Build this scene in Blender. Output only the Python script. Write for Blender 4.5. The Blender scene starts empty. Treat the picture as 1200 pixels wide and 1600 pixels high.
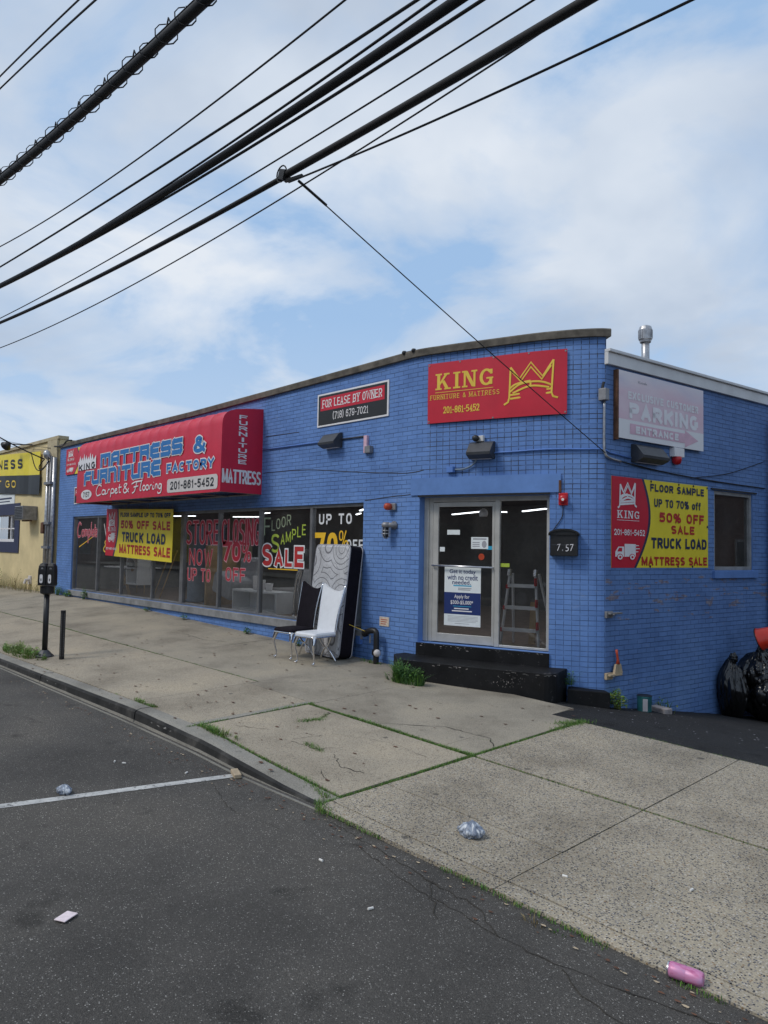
import bpy, bmesh, math, random
from mathutils import Vector, Matrix, noise
R = math.radians
rnd = random.Random(7)
sc = bpy.context.scene
col = sc.collection

# ------------------------------------------------------------------ camera
cd = bpy.data.cameras.new('camera'); cam = bpy.data.objects.new('camera', cd); col.objects.link(cam); sc.camera = cam
CZ = 1.75
psi = math.atan(1095 / 1150); pit = math.atan(57 / 1150); rol = 0.018
fh = Vector((-math.cos(psi), math.sin(psi), 0)); rr = Vector((math.sin(psi), math.cos(psi), 0))
cf = fh * math.cos(pit) + Vector((0, 0, math.sin(pit))); uu = rr.cross(cf)
cr = rr * math.cos(rol) + uu * math.sin(rol); cu = cr.cross(cf)
cam.matrix_world = Matrix(((cr.x, cu.x, -cf.x, 0), (cr.y, cu.y, -cf.y, 0), (cr.z, cu.z, -cf.z, CZ), (0, 0, 0, 1)))
cd.sensor_fit = 'VERTICAL'; cd.sensor_height = 24; cd.lens = 24 * 1150 / 1600
cd.clip_start = 0.05; cd.clip_end = 2000

# ------------------------------------------------------------------ world and sun
SUN = Vector((-0.25, -0.62, 0.74)).normalized()
wo = bpy.data.worlds.new('World'); sc.world = wo; wo.use_nodes = True
nt = wo.node_tree; N = nt.nodes; Lk = nt.links
bg = N['Background']; bg.inputs[1].default_value = 0.1
sky = N.new('ShaderNodeTexSky'); sky.sky_type = 'NISHITA'; sky.sun_disc = False
sky.sun_elevation = math.asin(SUN.z); sky.sun_rotation = math.atan2(SUN.x, SUN.y); sky.air_density = 1.0; sky.dust_density = 1.5
tc = N.new('ShaderNodeTexCoord')
sep = N.new('ShaderNodeSeparateXYZ'); Lk.new(tc.outputs['Generated'], sep.inputs[0])
mz = N.new('ShaderNodeMath'); mz.operation = 'ADD'; mz.inputs[1].default_value = 0.28; Lk.new(sep.outputs[2], mz.inputs[0])
dv = N.new('ShaderNodeVectorMath'); dv.operation = 'DIVIDE'
cmb = N.new('ShaderNodeCombineXYZ')
for i in range(3): Lk.new(mz.outputs[0], cmb.inputs[i])
Lk.new(tc.outputs['Generated'], dv.inputs[0]); Lk.new(cmb.outputs[0], dv.inputs[1])
def wnoise(scale, detail, rough, off, dist=0.0):
    mp = N.new('ShaderNodeMapping'); mp.inputs[1].default_value = off; Lk.new(dv.outputs[0], mp.inputs[0])
    t = N.new('ShaderNodeTexNoise'); t.inputs['Scale'].default_value = scale; t.inputs['Detail'].default_value = detail
    t.inputs['Roughness'].default_value = rough; t.inputs['Distortion'].default_value = dist; Lk.new(mp.outputs[0], t.inputs['Vector']); return t
def wramp(src, stops):
    r = N.new('ShaderNodeValToRGB'); e = r.color_ramp.elements
    while len(e) < len(stops): e.new(0.5)
    for k, (p, c) in enumerate(stops): e[k].position = p; e[k].color = (c[0], c[1], c[2], 1)
    Lk.new(src, r.inputs[0]); return r
n1 = wnoise(1.9, 10, 0.55, (3.1, 1.7, 0.4), 0.35); n2 = wnoise(1.5, 5, 0.5, (7.7, 4.2, 2.0), 0.1)
mask = wramp(n1.outputs['Fac'], [(0.40, (0, 0, 0)), (0.47, (0.55, 0.55, 0.55)), (0.58, (1, 1, 1))])
ccol = wramp(n2.outputs['Fac'], [(0.34, (3.9, 4.6, 5.7)), (0.46, (4.7, 5.5, 6.7)), (0.56, (5.7, 6.4, 7.4)), (0.68, (6.9, 7.4, 8.1))])
bl = N.new('ShaderNodeMix'); bl.data_type = 'RGBA'; bl.inputs[0].default_value = 0.8
Lk.new(sky.outputs[0], bl.inputs[6]); bl.inputs[7].default_value = (3.5, 5.3, 7.9, 1)
mx = N.new('ShaderNodeMix'); mx.data_type = 'RGBA'
Lk.new(mask.outputs[0], mx.inputs[0]); Lk.new(bl.outputs[2], mx.inputs[6]); Lk.new(ccol.outputs[0], mx.inputs[7])
# thin white haze towards the horizon
hz = N.new('ShaderNodeMapRange'); hz.inputs[1].default_value = 0.0; hz.inputs[2].default_value = 0.30; hz.inputs[3].default_value = 0.8; hz.inputs[4].default_value = 0.0
Lk.new(sep.outputs[2], hz.inputs[0])
mh = N.new('ShaderNodeMix'); mh.data_type = 'RGBA'; Lk.new(hz.outputs[0], mh.inputs[0]); Lk.new(mx.outputs[2], mh.inputs[6]); mh.inputs[7].default_value = (5.4, 6.3, 7.5, 1)
Lk.new(mh.outputs[2], bg.inputs[0])

sd = bpy.data.lights.new('sun', 'SUN'); so = bpy.data.objects.new('sun', sd); col.objects.link(so)
sd.energy = 1.5; sd.angle = R(16); sd.color = (1.0, 0.95, 0.88)
so.rotation_euler = SUN.to_track_quat('Z', 'Y').to_euler()
sc.view_settings.view_transform = 'Standard'; sc.view_settings.look = 'None'
sc.view_settings.exposure = 0.16; sc.view_settings.gamma = 1.0

# ------------------------------------------------------------------ materials
def lin(h):
    h = h.lstrip('#'); o = []
    for i in (0, 2, 4):
        c = int(h[i:i + 2], 16) / 255; o.append(c / 12.92 if c <= 0.04045 else ((c + 0.055) / 1.055) ** 2.4)
    return (*o, 1)
def c4(c): return lin(c) if isinstance(c, str) else (c[0], c[1], c[2], 1)
class NG:
    def __init__(s, name):
        s.m = bpy.data.materials.new(name); s.m.use_nodes = True; s.t = s.m.node_tree; s.n = s.t.nodes; s.b = s.n['Principled BSDF']
    def new(s, k, **kw):
        x = s.n.new(k)
        for a, v in kw.items(): setattr(x, a, v)
        return x
    def link(s, a, b): s.t.links.new(a, b)
    def coord(s, which='Object', scale=(1, 1, 1), loc=(0, 0, 0)):
        t = s.new('ShaderNodeTexCoord'); mp = s.new('ShaderNodeMapping'); mp.inputs[3].default_value = scale; mp.inputs[1].default_value = loc
        s.link(t.outputs[which], mp.inputs[0]); return mp.outputs[0]
    def noise(s, v, scale, detail=4, rough=0.55, dist=0.0):
        t = s.new('ShaderNodeTexNoise'); t.inputs['Scale'].default_value = scale; t.inputs['Detail'].default_value = detail
        t.inputs['Roughness'].default_value = rough; t.inputs['Distortion'].default_value = dist; s.link(v, t.inputs['Vector']); return t.outputs['Fac']
    def voro(s, v, scale, feature='F1'):
        t = s.new('ShaderNodeTexVoronoi', feature=feature); t.inputs['Scale'].default_value = scale; s.link(v, t.inputs['Vector']); return t
    def ramp(s, src, stops, interp='LINEAR'):
        r = s.new('ShaderNodeValToRGB'); r.color_ramp.interpolation = interp; e = r.color_ramp.elements
        while len(e) < len(stops): e.new(0.5)
        for k, (p, c) in enumerate(stops): e[k].position = p; e[k].color = c4(c) if not isinstance(c, (int, float)) else (c, c, c, 1)
        s.link(src, r.inputs[0]); return r.outputs[0]
    def mix(s, fac, a, b, mode='MIX'):
        x = s.new('ShaderNodeMix', data_type='RGBA', blend_type=mode)
        for sock, v in ((0, fac), (6, a), (7, b)):
            if hasattr(v, 'is_output'): s.link(v, x.inputs[sock])
            elif sock == 0: x.inputs[0].default_value = v
            else: x.inputs[sock].default_value = c4(v)
        return x.outputs[2]
    def math(s, op, a, b=0.0):
        x = s.new('ShaderNodeMath', operation=op)
        for i, v in enumerate((a, b)):
            if hasattr(v, 'is_output'): s.link(v, x.inputs[i])
            else: x.inputs[i].default_value = v
        return x.outputs[0]
    def bump(s, h, strength=0.3, dist=0.01, normal=None):
        x = s.new('ShaderNodeBump'); x.inputs['Strength'].default_value = strength; x.inputs['Distance'].default_value = dist
        s.link(h, x.inputs['Height'])
        if normal: s.link(normal, x.inputs['Normal'])
        return x.outputs[0]
    def set(s, color=None, rough=None, metal=None, normal=None, spec=None):
        for k, v in (('Base Color', color), ('Roughness', rough), ('Metallic', metal), ('Normal', normal), ('Specular IOR Level', spec)):
            if v is None: continue
            if hasattr(v, 'is_output'): s.link(v, s.b.inputs[k])
            else: s.b.inputs[k].default_value = c4(v) if k == 'Base Color' else v
        return s.m
M = {}
def plain(name, c, rough=0.6, metal=0.0, var=0.12, scale=9.0, bump=0.0, spec=0.5):
    g = NG(name); v = g.coord('Object'); n = g.noise(v, scale, 5, 0.6)
    cc = c4(c); lo = tuple(x * (1 - var) for x in cc[:3]); hi = tuple(min(1, x * (1 + var)) for x in cc[:3])
    g.set(g.ramp(n, [(0.3, lo), (0.7, hi)]), rough, metal, spec=spec)
    if bump: g.set(normal=g.bump(g.noise(v, scale * 8, 4), bump, 0.004))
    M[name] = g.m; return g.m
BLUE = (0.128, 0.248, 0.545)
def brick(name, width, row, offset, mortar, blue=BLUE, mort_c=None, peel=None, mw=0.0055):
    g = NG(name); v = g.coord('UV')
    nz_ = g.noise(v, 3.0, 3); wob = g.new('ShaderNodeVectorMath', operation='ADD')
    w2 = g.new('ShaderNodeCombineXYZ'); g.link(g.math('MULTIPLY', g.math('SUBTRACT', nz_, 0.5), 0.012), w2.inputs[1]); g.link(g.math('MULTIPLY', g.math('SUBTRACT', nz_, 0.5), 0.012), w2.inputs[0])
    g.link(v, wob.inputs[0]); g.link(w2.outputs[0], wob.inputs[1]); vv = wob.outputs[0]
    b = g.new('ShaderNodeTexBrick'); b.offset = offset; g.link(vv, b.inputs['Vector'])
    b.inputs['Scale'].default_value = 1; b.inputs['Brick Width'].default_value = width; b.inputs['Row Height'].default_value = row
    b.inputs['Mortar Size'].default_value = mw; b.inputs['Mortar Smooth'].default_value = 0.25; b.inputs['Bias'].default_value = 0
    b.inputs['Color1'].default_value = c4(tuple(x * 0.93 for x in blue)); b.inputs['Color2'].default_value = c4(tuple(x * 1.07 for x in blue))
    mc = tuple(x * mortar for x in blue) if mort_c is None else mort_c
    # joints: some stay full of paint, some darkened for dirt and painted-in joint shadow
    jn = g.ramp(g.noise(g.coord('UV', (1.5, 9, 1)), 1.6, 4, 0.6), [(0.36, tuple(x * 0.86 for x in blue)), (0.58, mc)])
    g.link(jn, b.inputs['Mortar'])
    colr = b.outputs['Color']
    big = g.noise(v, 0.75, 6, 0.6); st = g.ramp(big, [(0.3, (0.72, 0.75, 0.79)), (0.5, (1, 1, 1)), (0.72, (1.24, 1.17, 1.08))])
    colr = g.mix(1.0, colr, st, 'MULTIPLY')
    # rain streaks, chalky scuffs
    sk = g.ramp(g.noise(g.coord('UV', (5, 0.35, 1)), 1.4, 4, 0.6), [(0.45, (1, 1, 1)), (0.8, (0.82, 0.84, 0.87))])
    colr = g.mix(0.7, colr, sk, 'MULTIPLY')
    ch = g.ramp(g.noise(g.coord('UV', (1, 1.6, 1)), 2.3, 9, 0.72), [(0.60, 0.0), (0.71, 1.0)])
    colr = g.mix(g.math('MULTIPLY', ch, 0.34), colr, (0.3, 0.37, 0.5))
    if peel:
        sp = g.new('ShaderNodeSeparateXYZ'); g.link(v, sp.inputs[0])
        band = g.ramp(g.math('DIVIDE', sp.outputs[1], 5.0), [(0.02, 0.5), (0.1, 0.72), (0.2, 0.93), (0.28, 0.93), (0.32, 0.0)])
        pn = g.noise(g.coord('UV', (2.1, 7.0, 1)), 1.0, 6, 0.62)
        pf = g.ramp(g.math('MULTIPLY', pn, band), [(peel, 0.0), (peel + 0.015, 1.0)])
        pc = g.ramp(g.noise(v, 17, 3), [(0.3, (0.16, 0.1, 0.09)), (0.55, (0.25, 0.2, 0.19)), (0.75, (0.36, 0.34, 0.33))])
        pf = g.math('MULTIPLY', pf, g.math('SUBTRACT', 1.0, g.math('MULTIPLY', b.outputs['Fac'], 0.8)))
        colr = g.mix(g.math('MULTIPLY', pf, 0.75), colr, pc)
    inv = g.math('SUBTRACT', 1.0, b.outputs['Fac'])
    h = g.math('ADD', inv, g.math('MULTIPLY', g.noise(v, 30, 5, 0.6), 0.55))
    h = g.math('ADD', h, g.math('MULTIPLY', g.noise(v, 5, 3, 0.6), 0.5))
    g.set(colr, 0.62, 0, g.bump(h, 0.75, 0.008), 0.3)
    M[name] = g.m; return g.m
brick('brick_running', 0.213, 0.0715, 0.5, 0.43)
brick('brick_stack', 0.112, 0.0715, 0.0, 0.4, mort_c=(0.045, 0.06, 0.10), mw=0.006)
brick('brick_stack_painted', 0.112, 0.0715, 0.0, 0.42, mw=0.0045)
brick('brick_side', 0.213, 0.0715, 0.5, 0.45, tuple(x * y for x, y in zip(BLUE, (0.98, 0.92, 0.86))), peel=0.525)
def paintm(name, c, rough=0.6): # smooth painted concrete
    g = NG(name); v = g.coord('Object'); n = g.noise(v, 2.2, 6, 0.65); cc = c4(c)[:3]
    g.set(g.ramp(n, [(0.3, tuple(x * .82 for x in cc)), (0.55, cc), (0.8, tuple(min(1, x * 1.15) for x in cc))]), rough, 0, g.bump(g.noise(v, 25, 5), 0.35, 0.006), 0.3); M[name] = g.m
paintm('blue_paint', BLUE)
plain('coping_stone', (0.12, 0.105, 0.085), 0.9, var=0.5, scale=5, bump=0.5)
plain('white_metal', (0.62, 0.62, 0.62), 0.45, var=0.12, scale=2.5)
plain('roof_grey', (0.12, 0.12, 0.12), 0.9)
plain('dark_alu', (0.10, 0.10, 0.105), 0.45, 0.3, var=0.2)
plain('window_alu', (0.17, 0.17, 0.175), 0.45, 0.3, var=0.25, scale=4)
plain('door_alu', (0.50, 0.49, 0.46), 0.42, 0.25, var=0.12, scale=4)
plain('sill_stone', (0.24, 0.24, 0.24), 0.85, var=0.3, scale=4, bump=0.3)
plain('interior_wall', (0.12, 0.12, 0.12), 0.9)
plain('interior_ceiling', (0.10, 0.10, 0.105), 0.9)
plain('interior_floor', (0.2, 0.14, 0.11), 0.5, var=0.3)
plain('black_metal', (0.012, 0.012, 0.013), 0.45, var=0.3)
plain('black_plastic', (0.02, 0.021, 0.023), 0.5, var=0.25)
plain('grey_light', (0.045, 0.048, 0.055), 0.45, var=0.2)
plain('grey_metal', (0.25, 0.25, 0.26), 0.5, 0.5, var=0.25)
plain('galvanised', (0.42, 0.42, 0.43), 0.38, 0.8, var=0.3, scale=12)
plain('steel_bright', (0.62, 0.62, 0.64), 0.3, 0.9, var=0.1)
plain('chrome', (0.75, 0.75, 0.77), 0.12, 1.0, var=0.03)
plain('red_cloth', (0.58, 0.013, 0.043), 0.5, var=0.07, scale=3, bump=0.05)
plain('red_vinyl', (0.56, 0.012, 0.035), 0.5, var=0.07, scale=3)
plain('yellow_vinyl', (0.82, 0.66, 0.035), 0.5, var=0.07, scale=3)
plain('yellow_ink', (0.8, 0.55, 0.06), 0.55, var=0.05)
plain('yellow_bright', (0.85, 0.5, 0.02), 0.5, var=0.05)
plain('white_ink', (0.78, 0.76, 0.76), 0.55, var=0.06)
plain('white_paint', (0.75, 0.76, 0.77), 0.5, var=0.05)
plain('pale_ink', (0.62, 0.58, 0.56), 0.55, var=0.06)
plain('navy_ink', (0.018, 0.026, 0.075), 0.55, var=0.1)
plain('black_ink', (0.015, 0.015, 0.018), 0.55, var=0.1)
plain('red_ink', (0.45, 0.02, 0.02), 0.55, var=0.08)
plain('awning_blue', (0.02, 0.17, 0.46), 0.55, var=0.1)
plain('crimson_ink', (0.42, 0.008, 0.028), 0.5, var=0.1)
plain('pink_ink', (0.74, 0.36, 0.40), 0.5, var=0.1)
plain('green_ink', (0.36, 0.47, 0.05), 0.5, var=0.1)
plain('dull_green_ink', (0.25, 0.3, 0.2), 0.5, var=0.2)
plain('sign_black', (0.016, 0.017, 0.018), 0.5, var=0.1)
plain('cream_stucco', (0.66, 0.54, 0.30), 0.85, var=0.13, scale=1.6, bump=0.3)
plain('cream_trim', (0.46, 0.39, 0.25), 0.85, var=0.2, scale=3, bump=0.2)
plain('navy_paint', (0.022, 0.028, 0.075), 0.55, var=0.15)
plain('rubber', (0.012, 0.013, 0.016), 0.75, var=0.2)
plain('wood', (0.42, 0.27, 0.12), 0.6, var=0.25, scale=6)
plain('tan_dust', (0.42, 0.33, 0.22), 0.8, var=0.2)
plain('orange_red', (0.42, 0.055, 0.02), 0.4, var=0.15)
plain('alarm_red', (0.5, 0.01, 0.015), 0.35, var=0.08)
plain('white_leather', (0.74, 0.75, 0.77), 0.42, var=0.04)
plain('black_velvet', (0.0085, 0.006, 0.010), 0.85, var=0.3, spec=0.2)
plain('soil', (0.035, 0.03, 0.022), 0.95, var=0.4, scale=20, bump=0.5)
plain('moss', (0.06, 0.085, 0.018), 0.95, var=0.5, scale=14, bump=0.6)
plain('grass_green', (0.10, 0.22, 0.03), 0.7, var=0.4, scale=16)
plain('grass_yellow', (0.17, 0.21, 0.05), 0.7, var=0.4, scale=16)
plain('weed_dark', (0.048, 0.125, 0.03), 0.7, var=0.4, scale=16)
plain('dry_weed', (0.26, 0.20, 0.10), 0.85, var=0.4, scale=12)
plain('conduit_blue', (0.09, 0.2, 0.52), 0.55, var=0.15)
plain('paper_white', (0.74, 0.78, 0.78), 0.7, var=0.04)
plain('paper_cream', (0.62, 0.52, 0.42), 0.8, var=0.2, scale=30)
plain('poster_navy', (0.012, 0.03, 0.14), 0.5, var=0.05)
plain('teal_ink', (0.03, 0.35, 0.55), 0.5)
plain('faded_grey', (0.33, 0.33, 0.36), 0.6)
plain('sofa_grey', (0.28, 0.27, 0.27), 0.9)
plain('cushion_grey', (0.35, 0.36, 0.38), 0.9)
plain('blue_grey', (0.16, 0.22, 0.3), 0.6)
plain('gold', (0.7, 0.5, 0.2), 0.3, 0.9)
plain('concrete_block', (0.3, 0.27, 0.26), 0.95, var=0.3, scale=15, bump=0.4)
plain('can_teal', (0.02, 0.11, 0.12), 0.4, var=0.3)
plain('bucket_red', (0.62, 0.03, 0.01), 0.3, var=0.1)
plain('bucket_orange', (0.8, 0.3, 0.02), 0.35, var=0.2)
plain('chip_grey', (0.12, 0.115, 0.11), 0.9, var=0.3)
plain('butt_white', (0.7, 0.68, 0.64), 0.8)
plain('rust_brown', (0.12, 0.055, 0.03), 0.9, var=0.4)
def emit(name, c, s):
    g = NG(name); g.b.inputs['Base Color'].default_value = c4(c); g.b.inputs['Emission Color'].default_value = c4(c); g.b.inputs['Emission Strength'].default_value = s; M[name] = g.m
emit('tube_light', (0.9, 0.95, 1.0), 3.2)
def glass(name, tint=0.9):
    g = NG(name); g.n.remove(g.b); o = g.n['Material Output']
    tr = g.new('ShaderNodeBsdfTransparent'); tr.inputs[0].default_value = (tint, tint, tint, 1)
    gl = g.new('ShaderNodeBsdfGlossy'); gl.inputs['Roughness'].default_value = 0.012; gl.inputs[0].default_value = (1, 1, 1, 1)
    fr = g.new('ShaderNodeFresnel'); fr.inputs[0].default_value = 1.5; two = g.new('ShaderNodeMath', operation='MULTIPLY'); two.inputs[1].default_value = 1.8; two.use_clamp = True; g.link(fr.outputs[0], two.inputs[0])
    mx = g.new('ShaderNodeMixShader'); g.link(two.outputs[0], mx.inputs[0]); g.link(tr.outputs[0], mx.inputs[1]); g.link(gl.outputs[0], mx.inputs[2]); df = g.new('ShaderNodeBsdfDiffuse'); df.inputs[0].default_value = (.6, .6, .58, 1); mx2 = g.new('ShaderNodeMixShader'); v = g.coord('Object', (1, 1, .5)); g.link(g.ramp(g.noise(v, 1.6, 7, 0.68), [(0.35, 0.006), (0.7, 0.045)]), mx2.inputs[0]); g.link(mx.outputs[0], mx2.inputs[1]); g.link(df.outputs[0], mx2.inputs[2]); g.link(mx2.outputs[0], o.inputs[0]); M[name] = g.m
glass('glass')
def aggregate(name, scale, cement, stops, amount, rough=0.9, tint=1.0):
    g = NG(name); v = g.coord('Object'); vo = g.voro(v, scale); 
    sp = g.new('ShaderNodeSeparateColor'); g.link(vo.outputs['Color'], sp.inputs[0])
    stone = g.ramp(sp.outputs[0], stops, 'CONSTANT')
    near = g.ramp(vo.outputs['Distance'], [(amount - 0.1, 1.0), (amount + 0.1, 0.0)])
    keep = g.ramp(sp.outputs[1], [(0.0, 1.0), (0.72, 1.0), (0.74, 0.0)], 'CONSTANT')
    cem = g.ramp(g.noise(v, 90, 4, 0.7), [(0.3, tuple(x * 0.72 for x in cement)), (0.7, tuple(x * 1.2 for x in cement))])
    colr = g.mix(g.math('MULTIPLY', near, keep), cem, stone)
    # smaller stones in a second layer
    v2 = g.voro(g.coord('Object', loc=(3.3, 1.2, 0)), scale * 2.1); s2 = g.new('ShaderNodeSeparateColor'); g.link(v2.outputs['Color'], s2.inputs[0])
    f2 = g.math('MULTIPLY', g.ramp(v2.outputs['Distance'], [(0.25, 1.0), (0.4, 0.0)]), g.ramp(s2.outputs[1], [(0.0, 0.0), (0.62, 1.0)], 'CONSTANT'))
    colr = g.mix(g.math('MULTIPLY', f2, 0.8), colr, g.ramp(s2.outputs[0], stops, 'CONSTANT'))
    big = g.ramp(g.noise(v, 0.9, 6, 0.62), [(0.30, (0.66, 0.65, 0.64)), (0.5, (1, 1, 1)), (0.72, (1.22, 1.19, 1.14))])
    colr = g.mix(1.0, colr, big, 'MULTIPLY')
    spots = g.ramp(g.noise(v, 7.5, 3, 0.5), [(0.24, (0.5, 0.49, 0.47)), (0.3, (1, 1, 1))]); colr = g.mix(0.8, colr, spots, 'MULTIPLY')
    dk = g.voro(g.coord('Object', loc=(9, 4, 0)), 1.9); gum = g.ramp(dk.outputs['Distance'], [(0.05, 0.7), (0.075, 0.0)])
    colr = g.mix(gum, colr, (0.06, 0.055, 0.05))
    h = g.math('ADD', near, g.noise(v, scale * 3, 3)); g.set(colr, rough, 0, g.bump(h, 0.4, 0.004), 0.25); M[name] = g.m
aggregate('slab_coarse', 76, (0.365, 0.317, 0.24), [(0.0, (0.035, 0.038, 0.045)), (0.19, (0.10, 0.105, 0.12)), (0.40, (0.30, 0.26, 0.20)), (0.55, (0.22, 0.20, 0.18)), (0.7, (0.46, 0.42, 0.36)), (0.93, (0.24, 0.16, 0.09))], 0.47)
aggregate('slab_fine', 80, (0.375, 0.325, 0.248), [(0.0, (0.10, 0.092, 0.08)), (0.22, (0.24, 0.205, 0.165)), (0.5, (0.33, 0.29, 0.235)), (0.78, (0.43, 0.385, 0.315)), (0.93, (0.19, 0.13, 0.085))], 0.40)
aggregate('slab_smooth', 100, (0.335, 0.298, 0.235), [(0.0, (0.12, 0.11, 0.095)), (0.28, (0.23, 0.20, 0.165)), (0.6, (0.29, 0.25, 0.20)), (0.85, (0.34, 0.30, 0.25))], 0.36)
aggregate('kerb_concrete', 110, (0.29, 0.275, 0.24), [(0.0, (0.13, 0.125, 0.115)), (0.3, (0.2, 0.19, 0.17)), (0.6, (0.28, 0.26, 0.23)), (0.85, (0.33, 0.31, 0.28))], 0.36)
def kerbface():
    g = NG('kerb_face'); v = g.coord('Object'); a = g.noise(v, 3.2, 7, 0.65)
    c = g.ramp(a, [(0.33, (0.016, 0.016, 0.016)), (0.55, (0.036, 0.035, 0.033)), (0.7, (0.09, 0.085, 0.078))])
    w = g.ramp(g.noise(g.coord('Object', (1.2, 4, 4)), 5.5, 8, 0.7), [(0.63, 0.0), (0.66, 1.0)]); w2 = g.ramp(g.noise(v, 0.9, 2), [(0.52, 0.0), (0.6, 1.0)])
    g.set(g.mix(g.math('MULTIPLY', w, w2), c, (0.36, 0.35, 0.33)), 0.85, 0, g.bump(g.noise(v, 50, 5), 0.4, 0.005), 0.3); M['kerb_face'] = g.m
kerbface()
def asphalt(name, base, fleck):
    g = NG(name); v = g.coord('Object'); vo = g.voro(v, 125); sp = g.new('ShaderNodeSeparateColor'); g.link(vo.outputs['Color'], sp.inputs[0])
    c = g.ramp(sp.outputs[0], [(0.0, tuple(x * 0.6 for x in base)), (0.3, base), (0.62, tuple(x * 1.3 for x in base)), (0.83, tuple(x * 1.9 for x in base)), (0.93, fleck), (0.985, tuple(min(1, x * 1.7) for x in fleck))], 'CONSTANT')
    near = g.ramp(vo.outputs['Distance'], [(0.3, 1.0), (0.55, 0.0)])
    fine = g.ramp(g.noise(v, 160, 3, 0.7), [(0.3, tuple(x * 0.55 for x in base)), (0.7, tuple(x * 1.25 for x in base))])
    c = g.mix(near, fine, c)
    v2 = g.voro(g.coord('Object', loc=(5.5, 2.1, 0)), 40); s2 = g.new('ShaderNodeSeparateColor'); g.link(v2.outputs['Color'], s2.inputs[0])
    f2 = g.math('MULTIPLY', g.ramp(v2.outputs['Distance'], [(0.16, 1.0), (0.26, 0.0)]), g.ramp(s2.outputs[0], [(0.0, 0.0), (0.9, 1.0)], 'CONSTANT'))
    c = g.mix(g.math('MULTIPLY', f2, 0.7), c, tuple(x * 0.8 for x in fleck))
    big = g.ramp(g.noise(v, 0.55, 6, 0.6), [(0.3, (0.62, 0.62, 0.63)), (0.5, (1, 1, 1)), (0.72, (1.35, 1.32, 1.27))]); c = g.mix(1.0, c, big, 'MULTIPLY')
    st = g.ramp(g.noise(g.coord('Object', loc=(2.2, 7, 0)), 2.3, 4, 0.5), [(0.29, (0.5, 0.5, 0.5)), (0.37, (1, 1, 1))]); c = g.mix(0.85, c, st, 'MULTIPLY')
    h = g.math('ADD', near, g.noise(v, 220, 3)); g.set(c, 0.88, 0, g.bump(h, 0.55, 0.005), 0.3); M[name] = g.m
asphalt('asphalt', (0.088, 0.0815, 0.073), (0.31, 0.295, 0.27))
asphalt('lot_asphalt', (0.024, 0.024, 0.025), (0.09, 0.085, 0.08))
def worn_paint():
    g = NG('road_paint'); v = g.coord('Object'); w = g.ramp(g.noise(v, 26, 6, 0.7), [(0.36, 0.0), (0.46, 1.0)])
    g.set(g.mix(w, (0.10, 0.10, 0.10), g.ramp(g.noise(v, 6, 4), [(0.3, (0.36, 0.36, 0.35)), (0.7, (0.62, 0.61, 0.58))])), 0.8, spec=0.3); M['road_paint'] = g.m
worn_paint()
def step_black():
    g = NG('step_black'); v = g.coord('Object'); w = g.ramp(g.noise(v, 14, 8, 0.75), [(0.60, 0.0), (0.68, 1.0)]); ge = g.new('ShaderNodeNewGeometry')
    base = g.ramp(g.noise(v, 4, 5), [(0.3, (0.007, 0.007, 0.0075)), (0.7, (0.015, 0.015, 0.016))])
    g.set(g.mix(g.math('MULTIPLY', w, 0.5), base, (0.13, 0.125, 0.12)), 0.6, 0, g.bump(g.noise(v, 40, 5), 0.3, 0.005), 0.2); M['step_black'] = g.m
step_black()
def mattress_cloth():
    g = NG('mattress_cloth'); v = g.coord('Object', (1, 1, 1)); vo = g.voro(g.coord('Object', (1.9, 0.01, 1.7)), 1.0)
    ring = g.math('SINE', g.math('MULTIPLY', vo.outputs['Distance'], 42.0))
    wv = g.noise(g.coord('Object', (3, 0.01, 3)), 1.0, 2, 0.5, 2.5); sw = g.math('SINE', g.math('MULTIPLY', wv, 60.0))
    ln = g.math('MAXIMUM', g.ramp(ring, [(0.8, 0.0), (0.97, 1.0)]), g.math('MULTIPLY', g.ramp(sw, [(0.86, 0.0), (0.98, 1.0)]), 0.6))
    c = g.mix(g.math('MULTIPLY', ln, 0.85), g.ramp(g.noise(v, 2.5, 4), [(0.3, (0.42, 0.42, 0.43)), (0.7, (0.58, 0.58, 0.60))]), (0.12, 0.12, 0.13))
    g.set(c, 0.75, 0, g.bump(g.math('SUBTRACT', 1.0, ln), 0.5, 0.01), 0.3); M['mattress_cloth'] = g.m
mattress_cloth()
def bagm(name, c, rough, b=0.9):
    g = NG(name); v = g.coord('Object'); n = g.noise(g.coord('Object', (1.3, 1.3, 0.5)), 2.6, 1, 0.4, 0.8)
    h = g.math('ABSOLUTE', g.math('SUBTRACT', n, 0.5)); g.set(c, rough, 0, g.bump(h, 0.6, 0.12), 0.7); M[name] = g.m
bagm('bag_black', (0.0045, 0.0045, 0.005), 0.22)
def clearbag():
    g = NG('bag_clear'); v = g.coord('Object'); n = g.noise(g.coord('Object', (1, 1, .35)), 30, 2, 0.5, .6)
    c = g.ramp(n, [(0.36, (0.14, 0.17, 0.23)), (0.5, (0.25, 0.29, 0.36)), (0.6, (0.45, 0.49, 0.54)), (.68, (.66, .69, .71))]); g.set(c, 0.42, 0, g.bump(n, 0.3, 0.015), 0.5); M['bag_clear'] = g.m
clearbag()
def can_pink():
    g = NG('can_pink'); v = g.coord('Object'); n = g.noise(g.coord('Object', (10, 40, 40)), 1.0, 3)
    g.set(g.ramp(n, [(0.35, (0.45, 0.10, 0.24)), (0.5, (0.62, 0.24, 0.42)), (0.7, (0.55, 0.30, 0.50))]), 0.42, 0.1); M['can_pink'] = g.m
can_pink()
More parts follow.
